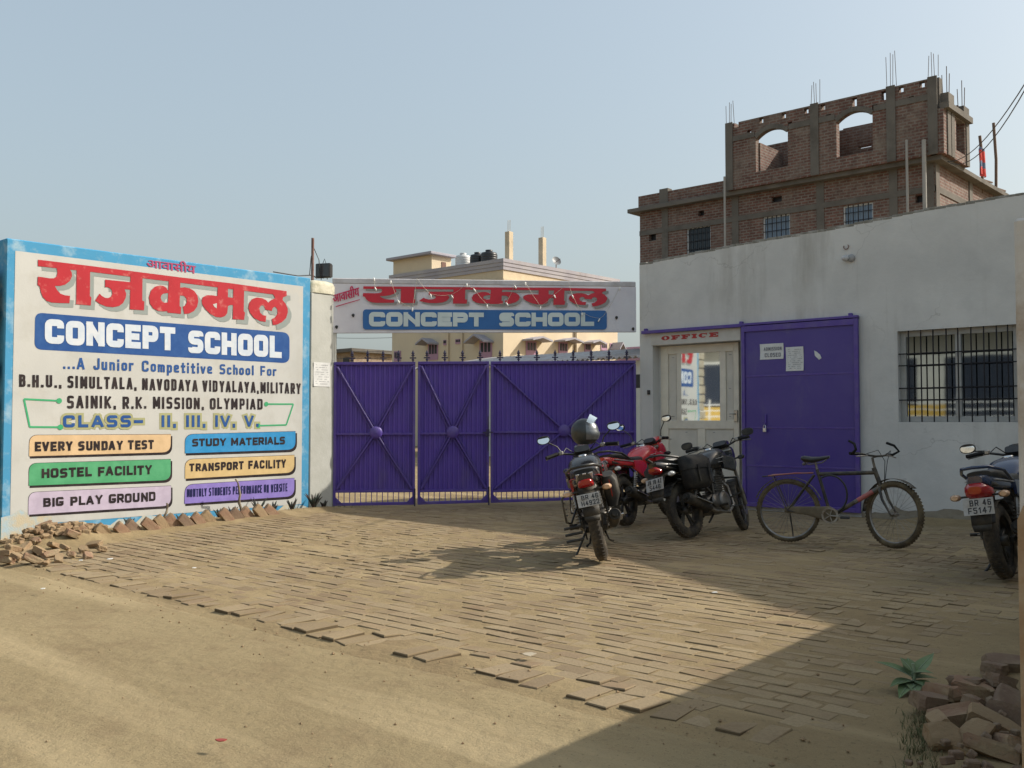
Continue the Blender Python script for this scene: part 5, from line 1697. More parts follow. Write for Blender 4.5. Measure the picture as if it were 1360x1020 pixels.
def motorcycle(label, at, yaw, lean, body, accent, plate, opts=(), steer=0.0):
    """x forward, y left, z up; origin under the rear axle"""
    b = thing("motorcycle", label, "motorcycle", at, yaw, "parked motorcycles", lean)
    WB = 1.29
    wheel(b, "rear_wheel", 0, .305, .115, False)
    fw_ = wheel(b, "front_wheel", WB, .300, .088, True)
    fw_.rotation_euler = (0, 0, steer)
    m_body, m_acc = body, accent
    # frame
    mb = MB()
    mb.tube([(1.03, 0, .92), (.86, 0, .62), (.80, 0, .36), (.60, 0, .24)], .022, 8)
    for s in (-1, 1):
        mb.tube([(1.02, 0, .88), (.75, s * .09, .80), (.45, s * .12, .70), (.0, s * .11, .74), (-.30, s * .09, .79)], .017, 8)
        mb.tube([(.50, s * .12, .70), (.46, s * .13, .45), (.52, s * .12, .26)], .018, 8)
        mb.tube([(.42, s * .13, .46), (.10, s * .11, .72)], .014, 6)
        mb.bar((0, s * .085, .305), (.46, s * .10, .37), .03, .05, .004)
    mb.build("frame", m_frameb, b)
    for s in (-1, 1):
        mb = MB()
        mb.tube([(.02, s * .14, .33), (.14, s * .15, .64)], .018, 10)
        mb.tube([(.02 + .12 * q / 90 + .030 * math.cos(q * .628) * .93, s * (.14 + .01 * q / 90) + .030 * math.sin(q * .628), .36 + .24 * q / 90) for q in range(91)], .0065, 5)
        mb.build("shock_absorber", m_steel, b)
    # engine
    mb = MB()
    mb.loft([((.34, 0, .33), (0, .12, 0), (0, 0, .09), 4), ((.42, 0, .34), (0, .15, 0), (0, 0, .12), 4), ((.66, 0, .34), (0, .15, 0), (0, 0, .125), 4), ((.76, 0, .35), (0, .11, 0), (0, 0, .08), 4)], 20)
    for s in (-1, 1):
        mb.lathe([(0, 0), (.115, 0), (.11, .02), (.07, .035), (0, .035)], Matrix.Translation((.62, s * .145, .35)) @ Matrix.Rotation(R(-90 * s), 4, 'X'), 24)
        mb.lathe([(0, 0), (.08, 0), (.075, .018), (0, .022)], Matrix.Translation((.44, s * .145, .36)) @ Matrix.Rotation(R(-90 * s), 4, 'X'), 20)
    for k in range(8):
        z = .46 + k * .027
        mb.box((.66 + k * .010, 0, z), (.19, .20, .010), None, .004)
    mb.box((.69, 0, .57), (.14, .15, .24), Matrix.Rotation(R(18), 4, 'Y'), .01)
    mb.box((.74, 0, .71), (.15, .16, .07), None, .015)
    mb.box((.44, 0, .55), (.14, .10, .10), None, .02)
    mb.build("engine", m_engine, b)
    mb = MB()
    mb.tube([(.78, -.04, .62), (.88, -.07, .52), (.86, -.11, .30), (.70, -.13, .22), (.40, -.14, .25), (.26, -.16, .29)], .020, 10)
    mb.build("exhaust_pipe", m_steel, b)
    mb = MB()
    mb.tube([(.30, -.165, .285), (.24, -.17, .30), (.12, -.18, .335), (-.16, -.20, .415), (-.20, -.20, .425)], [.024, .045, .058, .062, .052], 16)
    mb.tube([(-.20, -.20, .425), (-.235, -.203, .434)], [.030, .026], 12)
    mb.build("muffler", m_dusty, b)
    mb = MB()
    mb.loft([((.16, -.237, .345), (.04, 0, .01), (0, .004, .0), 3), ((.155, -.24, .345), (.1, 0, -.03), (.008, 0, .03), 3)], 10) if False else mb.bar((.20, -.235, .325), (-.10, -.258, .405), .012, .055, .004, (0, 1, 0))
    mb.build("heat_shield", m_chrome, b)
    # tank, seat, side panels, tail
    mb = MB()
    mb.loft([((.46, 0, .80), (0, .10, 0), (0, 0, .05), 2.6), ((.54, 0, .82), (0, .15, 0), (0, 0, .095), 2.8), ((.68, 0, .85), (0, .175, 0), (0, 0, .125), 2.8),
             ((.82, 0, .86), (0, .175, 0), (0, 0, .13), 2.6), ((.94, 0, .85), (0, .13, 0), (0, 0, .11), 2.4), ((1.02, 0, .85), (0, .07, 0), (0, 0, .06), 2.2)], 24)
    for s in (-1, 1):
        mb.loft([((.72, s * .17, .80), (0, .02, 0), (0, 0, .08), 3), ((.90, s * .205, .77), (0, .02, 0), (0, 0, .10), 3), ((1.02, s * .17, .80), (0, .012, 0), (0, 0, .05), 3)], 12)
    mb.build("fuel_tank", m_body, b)
    mb = MB(); mb.lathe([(.045, 0), (.045, .012), (.03, .018), (0, .018)], Matrix.Translation((.76, 0, .98)), 18); mb.build("filler_cap", m_chrome, b)
    mb = MB()
    for s in (-1, 1):
        mb.bar((.60, s * .178, .84), (.90, s * .182, .875), .004, .022, 0, (0, 1, 0))
        mb.bar((.64, s * .178, .80), (.84, s * .180, .82), .004, .012, 0, (0, 1, 0))
    mb.build("tank_stripe", m_acc, b)
    mb = MB()
    mb.loft([((.54, 0, .80), (0, .09, 0), (0, 0, .04), 3), ((.44, 0, .795), (0, .135, 0), (0, 0, .05), 3.5), ((.25, 0, .79), (0, .15, 0), (0, 0, .05), 3.5), ((.10, 0, .805), (0, .14, 0), (0, 0, .045), 3.5),
             ((.05, 0, .835), (0, .13, 0), (0, 0, .05), 3.5), ((-.12, 0, .855), (0, .12, 0), (0, 0, .045), 3.5), ((-.27, 0, .865), (0, .095, 0), (0, 0, .03), 3)], 20)
    mb.build("seat", m_seat, b)
    for s in (-1, 1):
        mb = MB()
        mb.loft([((.52, s * .135, .66), (0, .012, 0), (0, 0, .10), 3), ((.34, s * .155, .68), (0, .016, 0), (0, 0, .11), 3), ((.15, s * .15, .73), (0, .014, 0), (0, 0, .06), 3)], 12)
        mb.build("side_panel", m_acc if 'sareeguard' in opts else m_body, b)
    mb = MB()
    mb.loft([((.25, 0, .745), (0, .145, 0), (0, 0, .035), 4), ((.05, 0, .765), (0, .14, 0), (0, 0, .05), 4), ((-.18, 0, .79), (0, .115, 0), (0, 0, .055), 4), ((-.34, 0, .815), (0, .085, 0), (0, 0, .05), 3.5), ((-.41, 0, .83), (0, .055, 0), (0, 0, .03), 3)], 20)
    mb.build("tail_cowl", m_body if 'redtail' in opts or 'bluetail' in opts else m_glossb, b)
    mb = MB()
    for s in (-1, 1): mb.bar((.22, s * .152, .770), (-.26, s * .112, .82), .008, .045 if 'sareeguard' in opts else .02, 0, (0, 1, 0))
    mb.build("tail_stripe", m_acc, b)
    mb = MB()
    mb.loft([((-.36, 0, .755), (0, .075, 0), (0, 0, .030), 3.5), ((-.425, 0, .775), (0, .065, 0), (0, 0, .032), 3.5), ((-.44, 0, .78), (0, .045, 0), (0, 0, .02), 3)], 16)
    if 'bigtail' in opts: mb.loft([((-.30, 0, .72), (0, .10, 0), (0, 0, .06), 3), ((-.44, 0, .745), (0, .085, 0), (0, 0, .06), 3), ((-.47, 0, .75), (0, .05, 0), (0, 0, .03), 3)], 16)
    mb.build("tail_light", m_taill, b)
    mb = MB()
    mb.tube([(.08, .155, .80), (-.15, .165, .885), (-.36, .10, .925), (-.42, 0, .93), (-.36, -.10, .925), (-.15, -.165, .885), (.08, -.155, .80)], .014, 8)
    mb.build("grab_rail", m_frameb if 'bluetail' not in opts else m_body, b)
    # rear mudguard with number plate
    mb = MB()
    P = [(-.24, .745), (-.34, .68), (-.40, .58), (-.44, .47), (-.45, .42)]
    for i in range(4):
        a, c = P[i], P[i + 1]
        wa, wc = (.085, .085, .08, .075, .06)[i], (.085, .085, .08, .075, .06)[i + 1]
        d = Vector((c[0] - a[0], 0, c[1] - a[1])).normalized()
        n_ = Vector((d.z, 0, -d.x)) * .012
        q = [Vector((a[0], -wa, a[1])), Vector((a[0], wa, a[1])), Vector((c[0], wc, c[1])), Vector((c[0], -wc, c[1]))]
        mb.add(q + [p + n_ for p in q], [(0, 1, 2, 3), (7, 6, 5, 4), (0, 4, 5, 1), (2, 6, 7, 3), (1, 5, 6, 2), (0, 3, 7, 4)], True)
    mb.build("mudguard", m_dusty, b)
    pn = Vector((-math.cos(R(14)), 0, math.sin(R(14)) * -.0 + .2)).normalized()
    pu = Vector((0, -1, 0))
    pv = pn.cross(pu)
    pc = Vector((-.425, 0, .615)) + pn * .02
    mb = MB()
    pw, ph = .105, .058
    if 'bigplate' in opts: pw, ph = .115, .066
    q = [pc - pu * pw - pv * ph, pc + pu * pw - pv * ph, pc + pu * pw + pv * ph, pc - pu * pw + pv * ph]
    mb.add([p + pn * .004 for p in q] + [p - pn * .004 for p in q], [(0, 1, 2, 3), (7, 6, 5, 4), (0, 4, 5, 1), (1, 5, 6, 2), (2, 6, 7, 3), (3, 7, 4, 0)])
    pl = mb.build("number_plate", m_plate, b)
    mb = MB()
    for txt, v0, v1, u0, u1 in plate:
        Q = [pc + pu * (pw * u0) + pv * (ph * v1), pc + pu * (pw * u0) + pv * (ph * v0), pc + pu * (pw * u1) + pv * (ph * v1), pc + pu * (pw * u1) + pv * (ph * v0)]
        lettering(mb, txt, [p + pn * .0042 for p in Q], .17, .35, .35, .0012)
    mb.build("plate_lettering", m_platebk, pl)
    # rear hugger
    mb = MB()
    for k in range(10):
        a0, a1 = R(20 + k * 13), R(33 + k * 13)
        r_ = .335
        v = [(r_ * math.cos(a), y, .305 + r_ * math.sin(a)) for a in (a0, a1) for y in (-.065, .065)]
        mb.add(v + [(x, y, z + .006) for x, y, z in v], [(0, 1, 3, 2), (4, 6, 7, 5), (0, 4, 5, 1), (2, 3, 7, 6), (0, 2, 6, 4), (1, 5, 7, 3)], True)
    mb.build("tyre_hugger", m_dusty, b)
    for s in (-1, 1):
        mb = MB()
        mb.tube([(-.33, s * .07, .70), (-.35, s * .15, .70)], .010, 6)
        io = mb.build("indicator_stalk", m_frameb, b)
        mb = MB()
        mb.loft([((-.32, s * .185, .70), (0, .03, 0), (0, 0, .018), 2), ((-.36, s * .185, .70), (0, .045, 0), (0, 0, .028), 2.2), ((-.39, s * .185, .70), (0, .025, 0), (0, 0, .018), 2)], 12)
        mb.build("indicator", m_amber if s > 0 or 'amber' in opts else m_clearl, io)
    # front end, turned by the steering angle about the head
    st = bpy.data.objects.new("steering", None); COL.objects.link(st); st.parent = b
    st.location = (1.06, 0, .9)
    st.rotation_euler = (0, 0, steer)
    o_ = Vector((1.06, 0, .9))
    def FB(): 
        m_ = MB(); m_.T = Matrix.Translation(-o_); return m_
    if steer: fw_.location = (1.06 + (WB - 1.06) * math.cos(steer), (WB - 1.06) * math.sin(steer), .3)
    mb = FB()
    for s in (-1, 1):
        mb.tube([(WB, s * .085, .30), (1.18, s * .085, .60)], .027, 10)
        mb.tube([(1.18, s * .085, .60), (1.05, s * .085, .98)], .019, 10)
    mb.box((1.06, 0, .96), (.06, .22, .035), None, .008)
    mb.box((1.10, 0, .80), (.06, .22, .035), None, .008)
    mb.build("fork", m_steel, st)
    mb = FB()
    for k in range(12):
        a0, a1 = R(15 + k * 12), R(27 + k * 12)
        r_ = .325
        v = [(WB + r_ * math.cos(a), y, .30 + r_ * math.sin(a)) for a in (a0, a1) for y in (-.055, .055)]
        mb.add(v + [(x, y, z + .006) for x, y, z in v], [(0, 1, 3, 2), (4, 6, 7, 5), (0, 4, 5, 1), (2, 3, 7, 6), (0, 2, 6, 4), (1, 5, 7, 3)], True)
    mb.build("front_mudguard", m_body if 'redtail' in opts else m_dusty, st)
    mb = FB()
    mb.loft([((1.05, 0, .93), (0, .12, 0), (0, 0, .09), 2.6), ((1.16, 0, .91), (0, .125, 0), (0, 0, .12), 2.8), ((1.25, 0, .88), (0, .095, 0), (0, 0, .10), 2.6), ((1.28, 0, .87), (0, .06, 0), (0, 0, .06), 2.4)], 18)
    mb.loft([((1.06, 0, 1.02), (0, .09, 0), (0, 0, .03), 3), ((1.18, 0, 1.05), (0, .085, 0), (0, 0, .05), 3), ((1.24, 0, 1.08), (0, .04, 0), (0, 0, .015), 3)], 14)
    mb.build("headlight_cowl", m_body if 'redtail' in opts else m_glossb, st)
    mb = FB(); mb.lathe([(0, 0), (.07, 0), (.055, .03), (0, .04)], Matrix.Translation((1.27, 0, .87)) @ Matrix.Rotation(R(90), 4, 'Y'), 18); mb.build("headlight", m_clearl, st)
    mb = FB()
    mb.loft([((1.03, 0, 1.03), (0, .085, 0), (.03, 0, .03), 4), ((1.0, 0, 1.055), (0, .08, 0), (.03, 0, .03), 4)], 14)
    mb.build("instruments", m_blackplast, st)
    mb = FB()
    for s in (-1, 1): mb.tube([(1.04, 0, 1.0), (1.02, s * .10, 1.01), (.97, s * .24, 1.05), (.88, s * .37, 1.035)], .012, 8)
    mb.build("handlebar", m_frameb, st)
    for s in (-1, 1):
        mb = FB(); mb.tube([(.955, s * .265, 1.048), (.93, s * .30, 1.045), (.87, s * .385, 1.033)], [.021, .018, .019], 10); g = mb.build("grip", m_grip, st)
        mb = FB(); mb.tube([(.985, s * .22, 1.04), (1.0, s * .27, 1.03), (.945, s * .39, 1.01)], .007, 6); mb.box((.97, s * .225, 1.05), (.05, .05, .045), None, .01); mb.build("lever", m_steel, g)
        mb = FB()
        mh = .20 if 'tallmirror' in opts else (.015 if 'lowmirror' in opts else .13)
        mb.tube([(.965, s * .22, 1.06), (.955, s * .25, 1.06 + mh * .5), (.93, s * .34, 1.06 + mh)], .007, 6)
        ms = mb.build("mirror_stalk", m_frameb, st)
        mc = Vector((.925, s * .375, 1.06 + mh + .03))
        mb = FB()
        mb.loft([(mc + Vector((-.004, 0, 0)), (0, .068, 0), (0, 0, .043), 2.6), (mc + Vector((.018, 0, 0)), (0, .070, 0), (0, 0, .045), 2.6), (mc + Vector((.045, 0, 0)), (0, .035, 0), (0, 0, .022), 2.2)], 18)
        mb.build("mirror_shell", m_blackplast, ms)
        mb = FB()
        mb.poly([(.062 * math.cos(a * .314) , .038 * math.sin(a * .314)) for a in range(20)], mc + Vector((-.0065, 0, 0)), (0, -1, .0), (.12, 0, 1))
        mb.build("mirror_glass", m_mirror if 'chrome' not in opts else m_dusty, ms)
        mb = FB()
        mb.tube([(1.10, s * .10, .84), (1.09, s * .17, .85)], .010, 6)
        mb.loft([((1.06, s * .20, .85), (0, .03, 0), (0, 0, .02), 2), ((1.10, s * .20, .85), (0, .045, 0), (0, 0, .028), 2.2), ((1.14, s * .20, .85), (0, .025, 0), (0, 0, .018), 2)], 12)
        mb.build("front_indicator", m_blackplast, st)
    mb = FB()
    for s in (-1, 1): mb.tube([(.985, s * .22, 1.03), (1.08, s * .16, 1.09), (1.15, s * .05, .98), (1.10, 0, .84)], .006, 5)
    mb.build("control_cable", m_cable, st)
    # pegs, stand, guards, chain cover
    for s in (-1, 1):
        mb = MB()
        mb.tube([(.50, s * .12, .30), (.50, s * .27, .30)], .016, 8)
        mb.tube([(.12, s * .13, .36), (.08, s * .25, .37)], .014, 8)
        mb.tube([(.50, s * .125, .31), (.44, s * .12, .38), (.14, s * .135, .37), (.12, s * .14, .36)], .012, 6)
        mb.build("footrest", m_frameb, b)
    mb = MB()
    mb.tube([(.62, -.15, .29), (.76, -.2, .27), (.78, -.27, .27)], .009, 6)
    mb.tube([(.60, .15, .29), (.74, .19, .26), (.76, .26, .27)], .009, 6)
    mb.build("foot_lever", m_frameb, b)
    mb = MB()
    k_ = math.tan(-lean) if lean else .15
    mb.tube([(.50, .11, .26), (.44, .25, .05 + .0), (.42, .30, .30 * math.tan(lean) * -1 + .012 if False else .0)], .012, 8)
    mb.build("side_stand", m_frameb, b)
    mb = MB()
    mb.tube([(.50, -.06, .24), (.30, -.10, .14), (.24, -.13, .13)], .012, 6); mb.tube([(.50, .06, .24), (.30, .10, .14), (.24, .13, .13)], .012, 6)
    mb.build("centre_stand", m_frameb, b)
    mb = MB()
    mb.b2(-.06, .48, .10, .135, .33, .42, .02)
    mb.lathe([(0, 0), (.09, 0), (.085, .012), (0, .012)], Matrix.Translation((0, .10, .305)) @ Matrix.Rotation(R(-90), 4, 'X'), 22)
    mb.build("chain_cover", m_dusty, b)
    if 'sareeguard' in opts:
        mb = MB()
        mb.tube([(-.20, .15, .72), (-.26, .25, .66), (-.26, .25, .44), (-.05, .22, .40), (.06, .15, .52)], .011, 7)
        for k in range(3): mb.tube([(-.26 + .02 * k, .25, .62 - .06 * k), (-.02, .24, .60 - .06 * k)], .006, 5)
        for k in range(3): mb.tube([(-.02 - .02 * k, .13, .36 - .06 * k), (-.02 - .02 * k, .30, .36 - .06 * k)], .014, 6)
        mb.build("saree_guard", m_frameb, b)
    if 'crash' in opts:
        mb = MB()
        for s in (-1, 1): mb.tube([(.86, 0, .64), (.90, s * .22, .60), (.88, s * .24, .42), (.80, 0, .36)], .013, 8)
        mb.build("crash_guard", m_frameb, b)
    return b
def floor_at(px, py):
    """ground point under a pixel"""
    p = onz(px, py, -.03)
    for _ in range(6): p = onz(px, py, gz(p.x, p.y) + .012)
    return p
m_redp = M("red_paint", (.52, .012, .014), .25, coat=.5, col2=(.40, .03, .03), scale=4)
m_silv = M("silver_decal", (.45, .44, .42), .4)
m_bluep = M("dark_blue_paint", (.012, .028, .075), .22, coat=.5)
m_blackp = M("black_paint", (.014, .014, .016), .25, coat=.3, col2=(.08, .07, .05), scale=4, lo=.5, hi=.8)
fwd = lambda deg: R(deg) + YAW         # heading measured in the photo's frame: 0 = to the right, 90 = away
p1_ = floor_at(801, 744)
mc1 = motorcycle("black motorcycle with red side stripes, facing the gate with a helmet hung on its handlebar", p1_, fwd(85), R(-12),
    m_blackp, m_redp, [("BR 46", .08, .82, -.62, .86), ("H4922", -.84, -.10, -.70, .86)], ('sareeguard', 'amber', 'crash'), R(2))
mb = MB()                                   # hard side case
mb.loft([((.10, -.20, .50), (.13, 0, .02), (0, .045, 0), 4), ((.10, -.22, .60), (.15, 0, .02), (0, .075, 0), 4), ((.09, -.22, .74), (.15, 0, .02), (0, .075, 0), 4), ((.09, -.21, .79), (.13, 0, .02), (0, .05, 0), 4)], 16)
sc = mb.build("side_case", m_dusty, mc1)
mb = MB(); mb.bar((-.058, -.215, .58), (-.062, -.215, .74), .05, .008, 0, (0, 1, 0)); mb.build("reflector", m_taill, sc)
mb = MB()
for k in range(3): mb.bar((-.36 + k * .004, -.06 + k * .06, .80), (-.415, -.07 + k * .065, .86), .03, .01, .002)
mb.build("cowl_decal", m_silv, mc1)
p2_ = floor_at(833, 698)
mc2 = motorcycle("red motorcycle parked behind the black helmeted one, in front of the gate's wide leaf", p2_, fwd(56), R(-10), m_redp, m_silv,
    [("BR 46", .08, .82, -.62, .86), ("7310", -.84, -.10, -.70, .86)] if False else [], ('redtail', 'tallmirror'), R(-8))
p3_ = floor_at(917, 714)
mc3 = motorcycle("dusty black motorcycle with a leather saddlebag parked in front of the office door", p3_, fwd(46), R(-15), m_blackp, m_silv,
    [("JH 10 AZ", .08, .82, -.80, .86), ("5446", -.84, -.10, -.60, .70)], ('chrome', 'bigplate', 'crash', 'lowmirror'), R(20))
bag = M("bag_leatherette", (.020, .020, .020), .55, col2=(.055, .05, .04), scale=7, bmp=.2, bscale=40)
for s in (-1, 1):
    mb = MB()
    mb.loft([((.04, s * .21, .51), (.17, 0, 0), (0, .06, 0), 4), ((.04, s * .235, .55), (.20, 0, 0), (0, .10, 0), 4), ((.04, s * .235, .79), (.205, 0, 0), (0, .10, 0), 4), ((.04, s * .22, .86), (.18, 0, 0), (0, .07, 0), 4)], 18)
    sb_ = mb.build("saddlebag", bag, mc3)
    mb = MB()
    mb.loft([((.04, s * .24, .72), (.213, 0, 0), (0, .108, 0), 4), ((.04, s * .24, .82), (.213, 0, 0), (0, .108, 0), 4), ((.04, s * .21, .88), (.18, 0, 0), (0, .075, 0), 4)], 18)
    for x in (-.06, .14): mb.bar((x, s * .346, .57), (x, s * .350, .76), .03, .006, 0, (0, 1, 0))
    mb.build("flap", bag, sb_)
p4_ = floor_at(1338, 768)
mc4 = motorcycle("dark blue motorcycle half hidden behind the boundary wall at the right", p4_, fwd(50), R(-9), m_bluep, m_silv,
    [("BR 46", .08, .82, -.55, .86), ("F5147", -.84, -.10, -.70, .86)], ('bluetail', 'bigtail', 'bigplate', 'amber', 'lowmirror'), R(4))

# helmet on the handlebar of the first bike
hp = CAM + ray(776, 574) * 10.0
hm = thing("helmet", "dark grey full-face helmet with its clear visor flipped up, resting on the black motorcycle's handlebar", "helmet", hp, fwd(-8))
m_shell = M("helmet_shell", (.022, .024, .023), .38, coat=.15, col2=(.05, .055, .05), scale=6)
mb = MB()
n, m_ = 28, 18
vs, fs = [], []
for j in range(m_ + 1):
    el = R(-62) + R(152) * j / m_
    for i in range(n):
        az = 2 * math.pi * i / n
        k = 1.0
        x, y, z = .140 * math.cos(el) * math.cos(az), .116 * math.cos(el) * math.sin(az), .140 * math.sin(el)
        if x > 0 and z < 0: x *= 1.12
        vs.append((x, y, z))
def opening(i, j):
    az = (2 * math.pi * (i + .5) / n + math.pi) % (2 * math.pi) - math.pi
    el = -62 + 152 * (j + .5) / m_
    return abs(az) < R(68) and -22 < el < 30
for j in range(m_):
    for i in range(n):
        if not opening(i, j): fs.append((j * n + i, j * n + (i + 1) % n, (j + 1) * n + (i + 1) % n, (j + 1) * n + i))
mb.add(vs, fs, True)
mb.build("shell", m_shell, hm)
mb = MB()
mb.add([(x * .93, y * .93, z * .93) for x, y, z in vs], [(j * n + i, (j + 1) * n + i, (j + 1) * n + (i + 1) % n, j * n + (i + 1) % n) for j in range(m_) for i in range(n)], True)
mb.build("lining", M("helmet_lining", (.05, .05, .052), .9), hm)
mb = MB()
vz, na, ne = [], 16, 8
for j in range(ne + 1):
    el = R(-30 + 72 * j / ne)
    for i in range(na + 1):
        az = R(-80 + 160 * i / na)
        x = .147 * math.cos(el) * math.cos(az) * (1.1 if el < 0 else 1.0)
        vz.append((x, .122 * math.cos(el) * math.sin(az), .145 * math.sin(el)))
mb.add(vz, [(j * (na + 1) + i, j * (na + 1) + i + 1, (j + 1) * (na + 1) + i + 1, (j + 1) * (na + 1) + i) for j in range(ne) for i in range(na)], True)
mb.build("silver_visor", M("silver_visor", (.24, .25, .26), .32, .7, col2=(.12, .13, .13), scale=9), hm)
mb = MB()
vz = []
T_ = Matrix.Translation((.02, 0, .02)) @ Matrix.Rotation(R(-62), 4, 'Y')
for a in range(-60, 61, 10):
    for z in (-.045, 0, .045): vz.append(T_ @ Vector((.165 * math.cos(R(a)), .132 * math.sin(R(a)), z * (1 - .25 * abs(a) / 60))))
k = len(vz) // 3
mb.add(vz, [f for i in range(k - 1) for f in ((3 * i, 3 * i + 3, 3 * i + 4, 3 * i + 1), (3 * i + 1, 3 * i + 4, 3 * i + 5, 3 * i + 2))], True)
mb.build("visor", M("clear_visor", (.48, .58, .66), .08, alpha=.75), hm)

# ------------------------------------------------------------------ bicycle
m_bike = M("bike_black", (.022, .021, .020), .5, col2=(.12, .095, .06), scale=9)
m_bikeg = M("bike_grey", (.11, .105, .095), .5, col2=(.20, .16, .11), scale=9)
m_bikep = M("bike_pink", (.40, .11, .10), .5, col2=(.30, .17, .13), scale=9)
m_mudt = M("muddy_tyre", (.07, .055, .036), .95, col2=(.17, .135, .08), scale=6, lo=.4, hi=.65, bmp=.5, bscale=60)
pr_, pf_ = floor_at(1047, 719.5), floor_at(1190, 727)
d = (pf_ - pr_); yaw_b = math.atan2(d.y, d.x)
WBb = 1.07
bk = thing("bicycle", "muddy black bicycle with pink rear carrier leaning in front of the purple sliding door", "bicycle", pr_, yaw_b, None, R(-3))
def bwheel(parent, name, loc, rz, rad=.335, tw=.045):
    w = bpy.data.objects.new(name, None); COL.objects.link(w); w.parent = parent; w.location = loc; w.rotation_euler = (0, 0, rz)
    mb = MB()
    mb.lathe([(rad - tw * .5 + tw * .5 * math.cos(R(-150 + 25 * k)), tw * .5 * math.sin(R(-150 + 25 * k))) for k in range(13)], RX90, 56)
    for k in range(60):
        an = 2 * math.pi * k / 60
        M4 = Matrix.Rotation(-an, 4, 'Y') @ Matrix.Translation((rad, 0, 0))
        mb.add([(M4 @ Vector(v))[:] for v in [(a, b, c) for c in (-.008, .008) for b in (-tw * .3, tw * .3) for a in (-.008, .004)]], [(0, 2, 3, 1), (4, 5, 7, 6), (0, 1, 5, 4), (2, 6, 7, 3), (0, 4, 6, 2), (1, 3, 7, 5)], False)
    mb.build("tyre", m_mudt, w)
    mb = MB()
    ri = rad - tw * .95
    mb.lathe([(ri + .010, -.015), (ri - .006, -.012), (ri - .010, 0), (ri - .006, .012), (ri + .010, .015)], RX90, 48)
    mb.build("rim", m_steel, w)
    mb = MB()
    mb.lathe([(0, -.055), (.018, -.055), (.016, -.03), (.024, -.028), (.014, 0), (.024, .028), (.016, .03), (.018, .055), (0, .055)], RX90, 12)
    for k in range(32):
        a = 2 * math.pi * k / 32
        s = 1 if k % 2 else -1
        a2 = a + (.45 if (k // 2) % 2 else -.45)
        mb.tube([(.02 * math.cos(a2), s * .028, .02 * math.sin(a2)), ((ri - .006) * math.cos(a), 0, (ri - .006) * math.sin(a))], .0016, 4, cap=False)
    mb.build("spokes", m_steel, w)
    return w
bwheel(bk, "rear_wheel", (0, 0, .335), 0)
STB = R(-32)
hx = 1.0                                                # steering head foot
fork_off = .085
HDT, HDB = Vector((.87, 0, .79)), Vector((.94, 0, .615))
fwl = Vector((.955, 0, .335)) + Vector((fork_off * math.cos(STB) * 1.6, fork_off * math.sin(STB) * 1.6, 0))
bwheel(bk, "front_wheel", fwl, STB, .34, .055)
BBp = Vector((.44, 0, .29)); STt = Vector((.30, 0, .78))
mb = MB()
mb.tube([STt + Vector((.02, 0, -.05)), HDT + Vector((.01, 0, -.03))], .022, 10)
mb.tube([HDT + Vector((0, 0, .02)), HDB], .024, 10)
mb.tube([BBp, STt], .017, 10)
for s in (-1, 1):
    mb.tube([(0, s * .06, .335), (.36, s * .03, .29), BBp], .011, 8)
    mb.tube([(0, s * .06, .335), (.27, s * .03, .72)], .010, 8)
mb.build("frame", m_bike, bk)
mb = MB(); mb.tube([HDB.lerp(BBp, .02), HDB.lerp(BBp, .52)], .024, 10); mb.build("down_tube", m_bikeg, bk)
mb = MB(); mb.tube([HDB.lerp(BBp, .16), HDB.lerp(BBp, .46)], .0255, 10); mb.build("tube_decal", m_bikep, bk)
mb = MB(); mb.tube([HDB.lerp(BBp, .5), BBp], .023, 10); mb.build("lower_down_tube", m_bike, bk)
mb = MB(); mb.tube([STt, STt + Vector((-.02, 0, .10))], .013, 8); mb.build("seat_post", m_steel, bk)
mb = MB()
c = STt + Vector((-.03, 0, .10))
mb.loft([(c + Vector((-.13, 0, .015)), (0, .06, 0), (0, 0, .02), 2.5), (c + Vector((-.10, 0, .01)), (0, .088, 0), (0, 0, .035), 2.5), (c + Vector((-.02, 0, 0)), (0, .075, 0), (0, 0, .035), 2.5), (c + Vector((.06, 0, .012)), (0, .035, 0), (0, 0, .025), 2.3), (c + Vector((.16, 0, .035)), (0, .022, 0), (0, 0, .015), 2.2)], 16)
mb.build("saddle", M("saddle_black", (.02, .02, .02), .3, col2=(.05, .05, .05), scale=10), bk)
mb = MB()
for s in (-1, 1):
    mb.tube([c + Vector((-.08, s * .04, -.02)), c + Vector((-.06, s * .04, -.05)), c + Vector((.08, s * .02, -.03)), c + Vector((.13, s * .01, .01))], .005, 6)
    mb.tube([c + Vector((-.10, s * .05, -.055 + .01 * math.cos(k))) + Vector((.012 * math.cos(k), .012 * math.sin(k), .002 * k)) for k in range(14)], .004, 5)
mb.build("saddle_springs", m_steel, bk)
mb = MB()
for s in (-1, 1): mb.tube([(.26, s * .02, .74), (.08, s * .055, .735), (-.20, s * .06, .70)], .008, 6)
mb.bar((.26, 0, .745), (-.17, 0, .712), .075, .012, .003)
mb.build("carrier", m_bikep, bk)
mb = MB()
mb.bar((-.14, 0, .705), (-.27, 0, .69), .10, .012, .003)
for s in (-1, 1): mb.tube([(0, s * .065, .335), (-.16, s * .06, .70)], .006, 6)
mb.tube([(0, .075, .335), (.03, .09, .10), (.03, .16, .0)], .008, 6)
mb.build("carrier_stays", m_bike, bk)
mb = MB()
for k in range(14):
    a0, a1 = R(20 + k * 10), R(30 + k * 10)
    v = [(.36 * math.cos(a), y, .335 + .36 * math.sin(a)) for a in (a0, a1) for y in (-.028, .028)]
    mb.add(v + [(x * 1.01, y, z + .003) for x, y, z in v], [(0, 1, 3, 2), (4, 6, 7, 5), (0, 4, 5, 1), (2, 3, 7, 6), (0, 2, 6, 4), (1, 5, 7, 3)], True)
mb.build("rear_mudguard", m_bikeg, bk)
mb = MB()
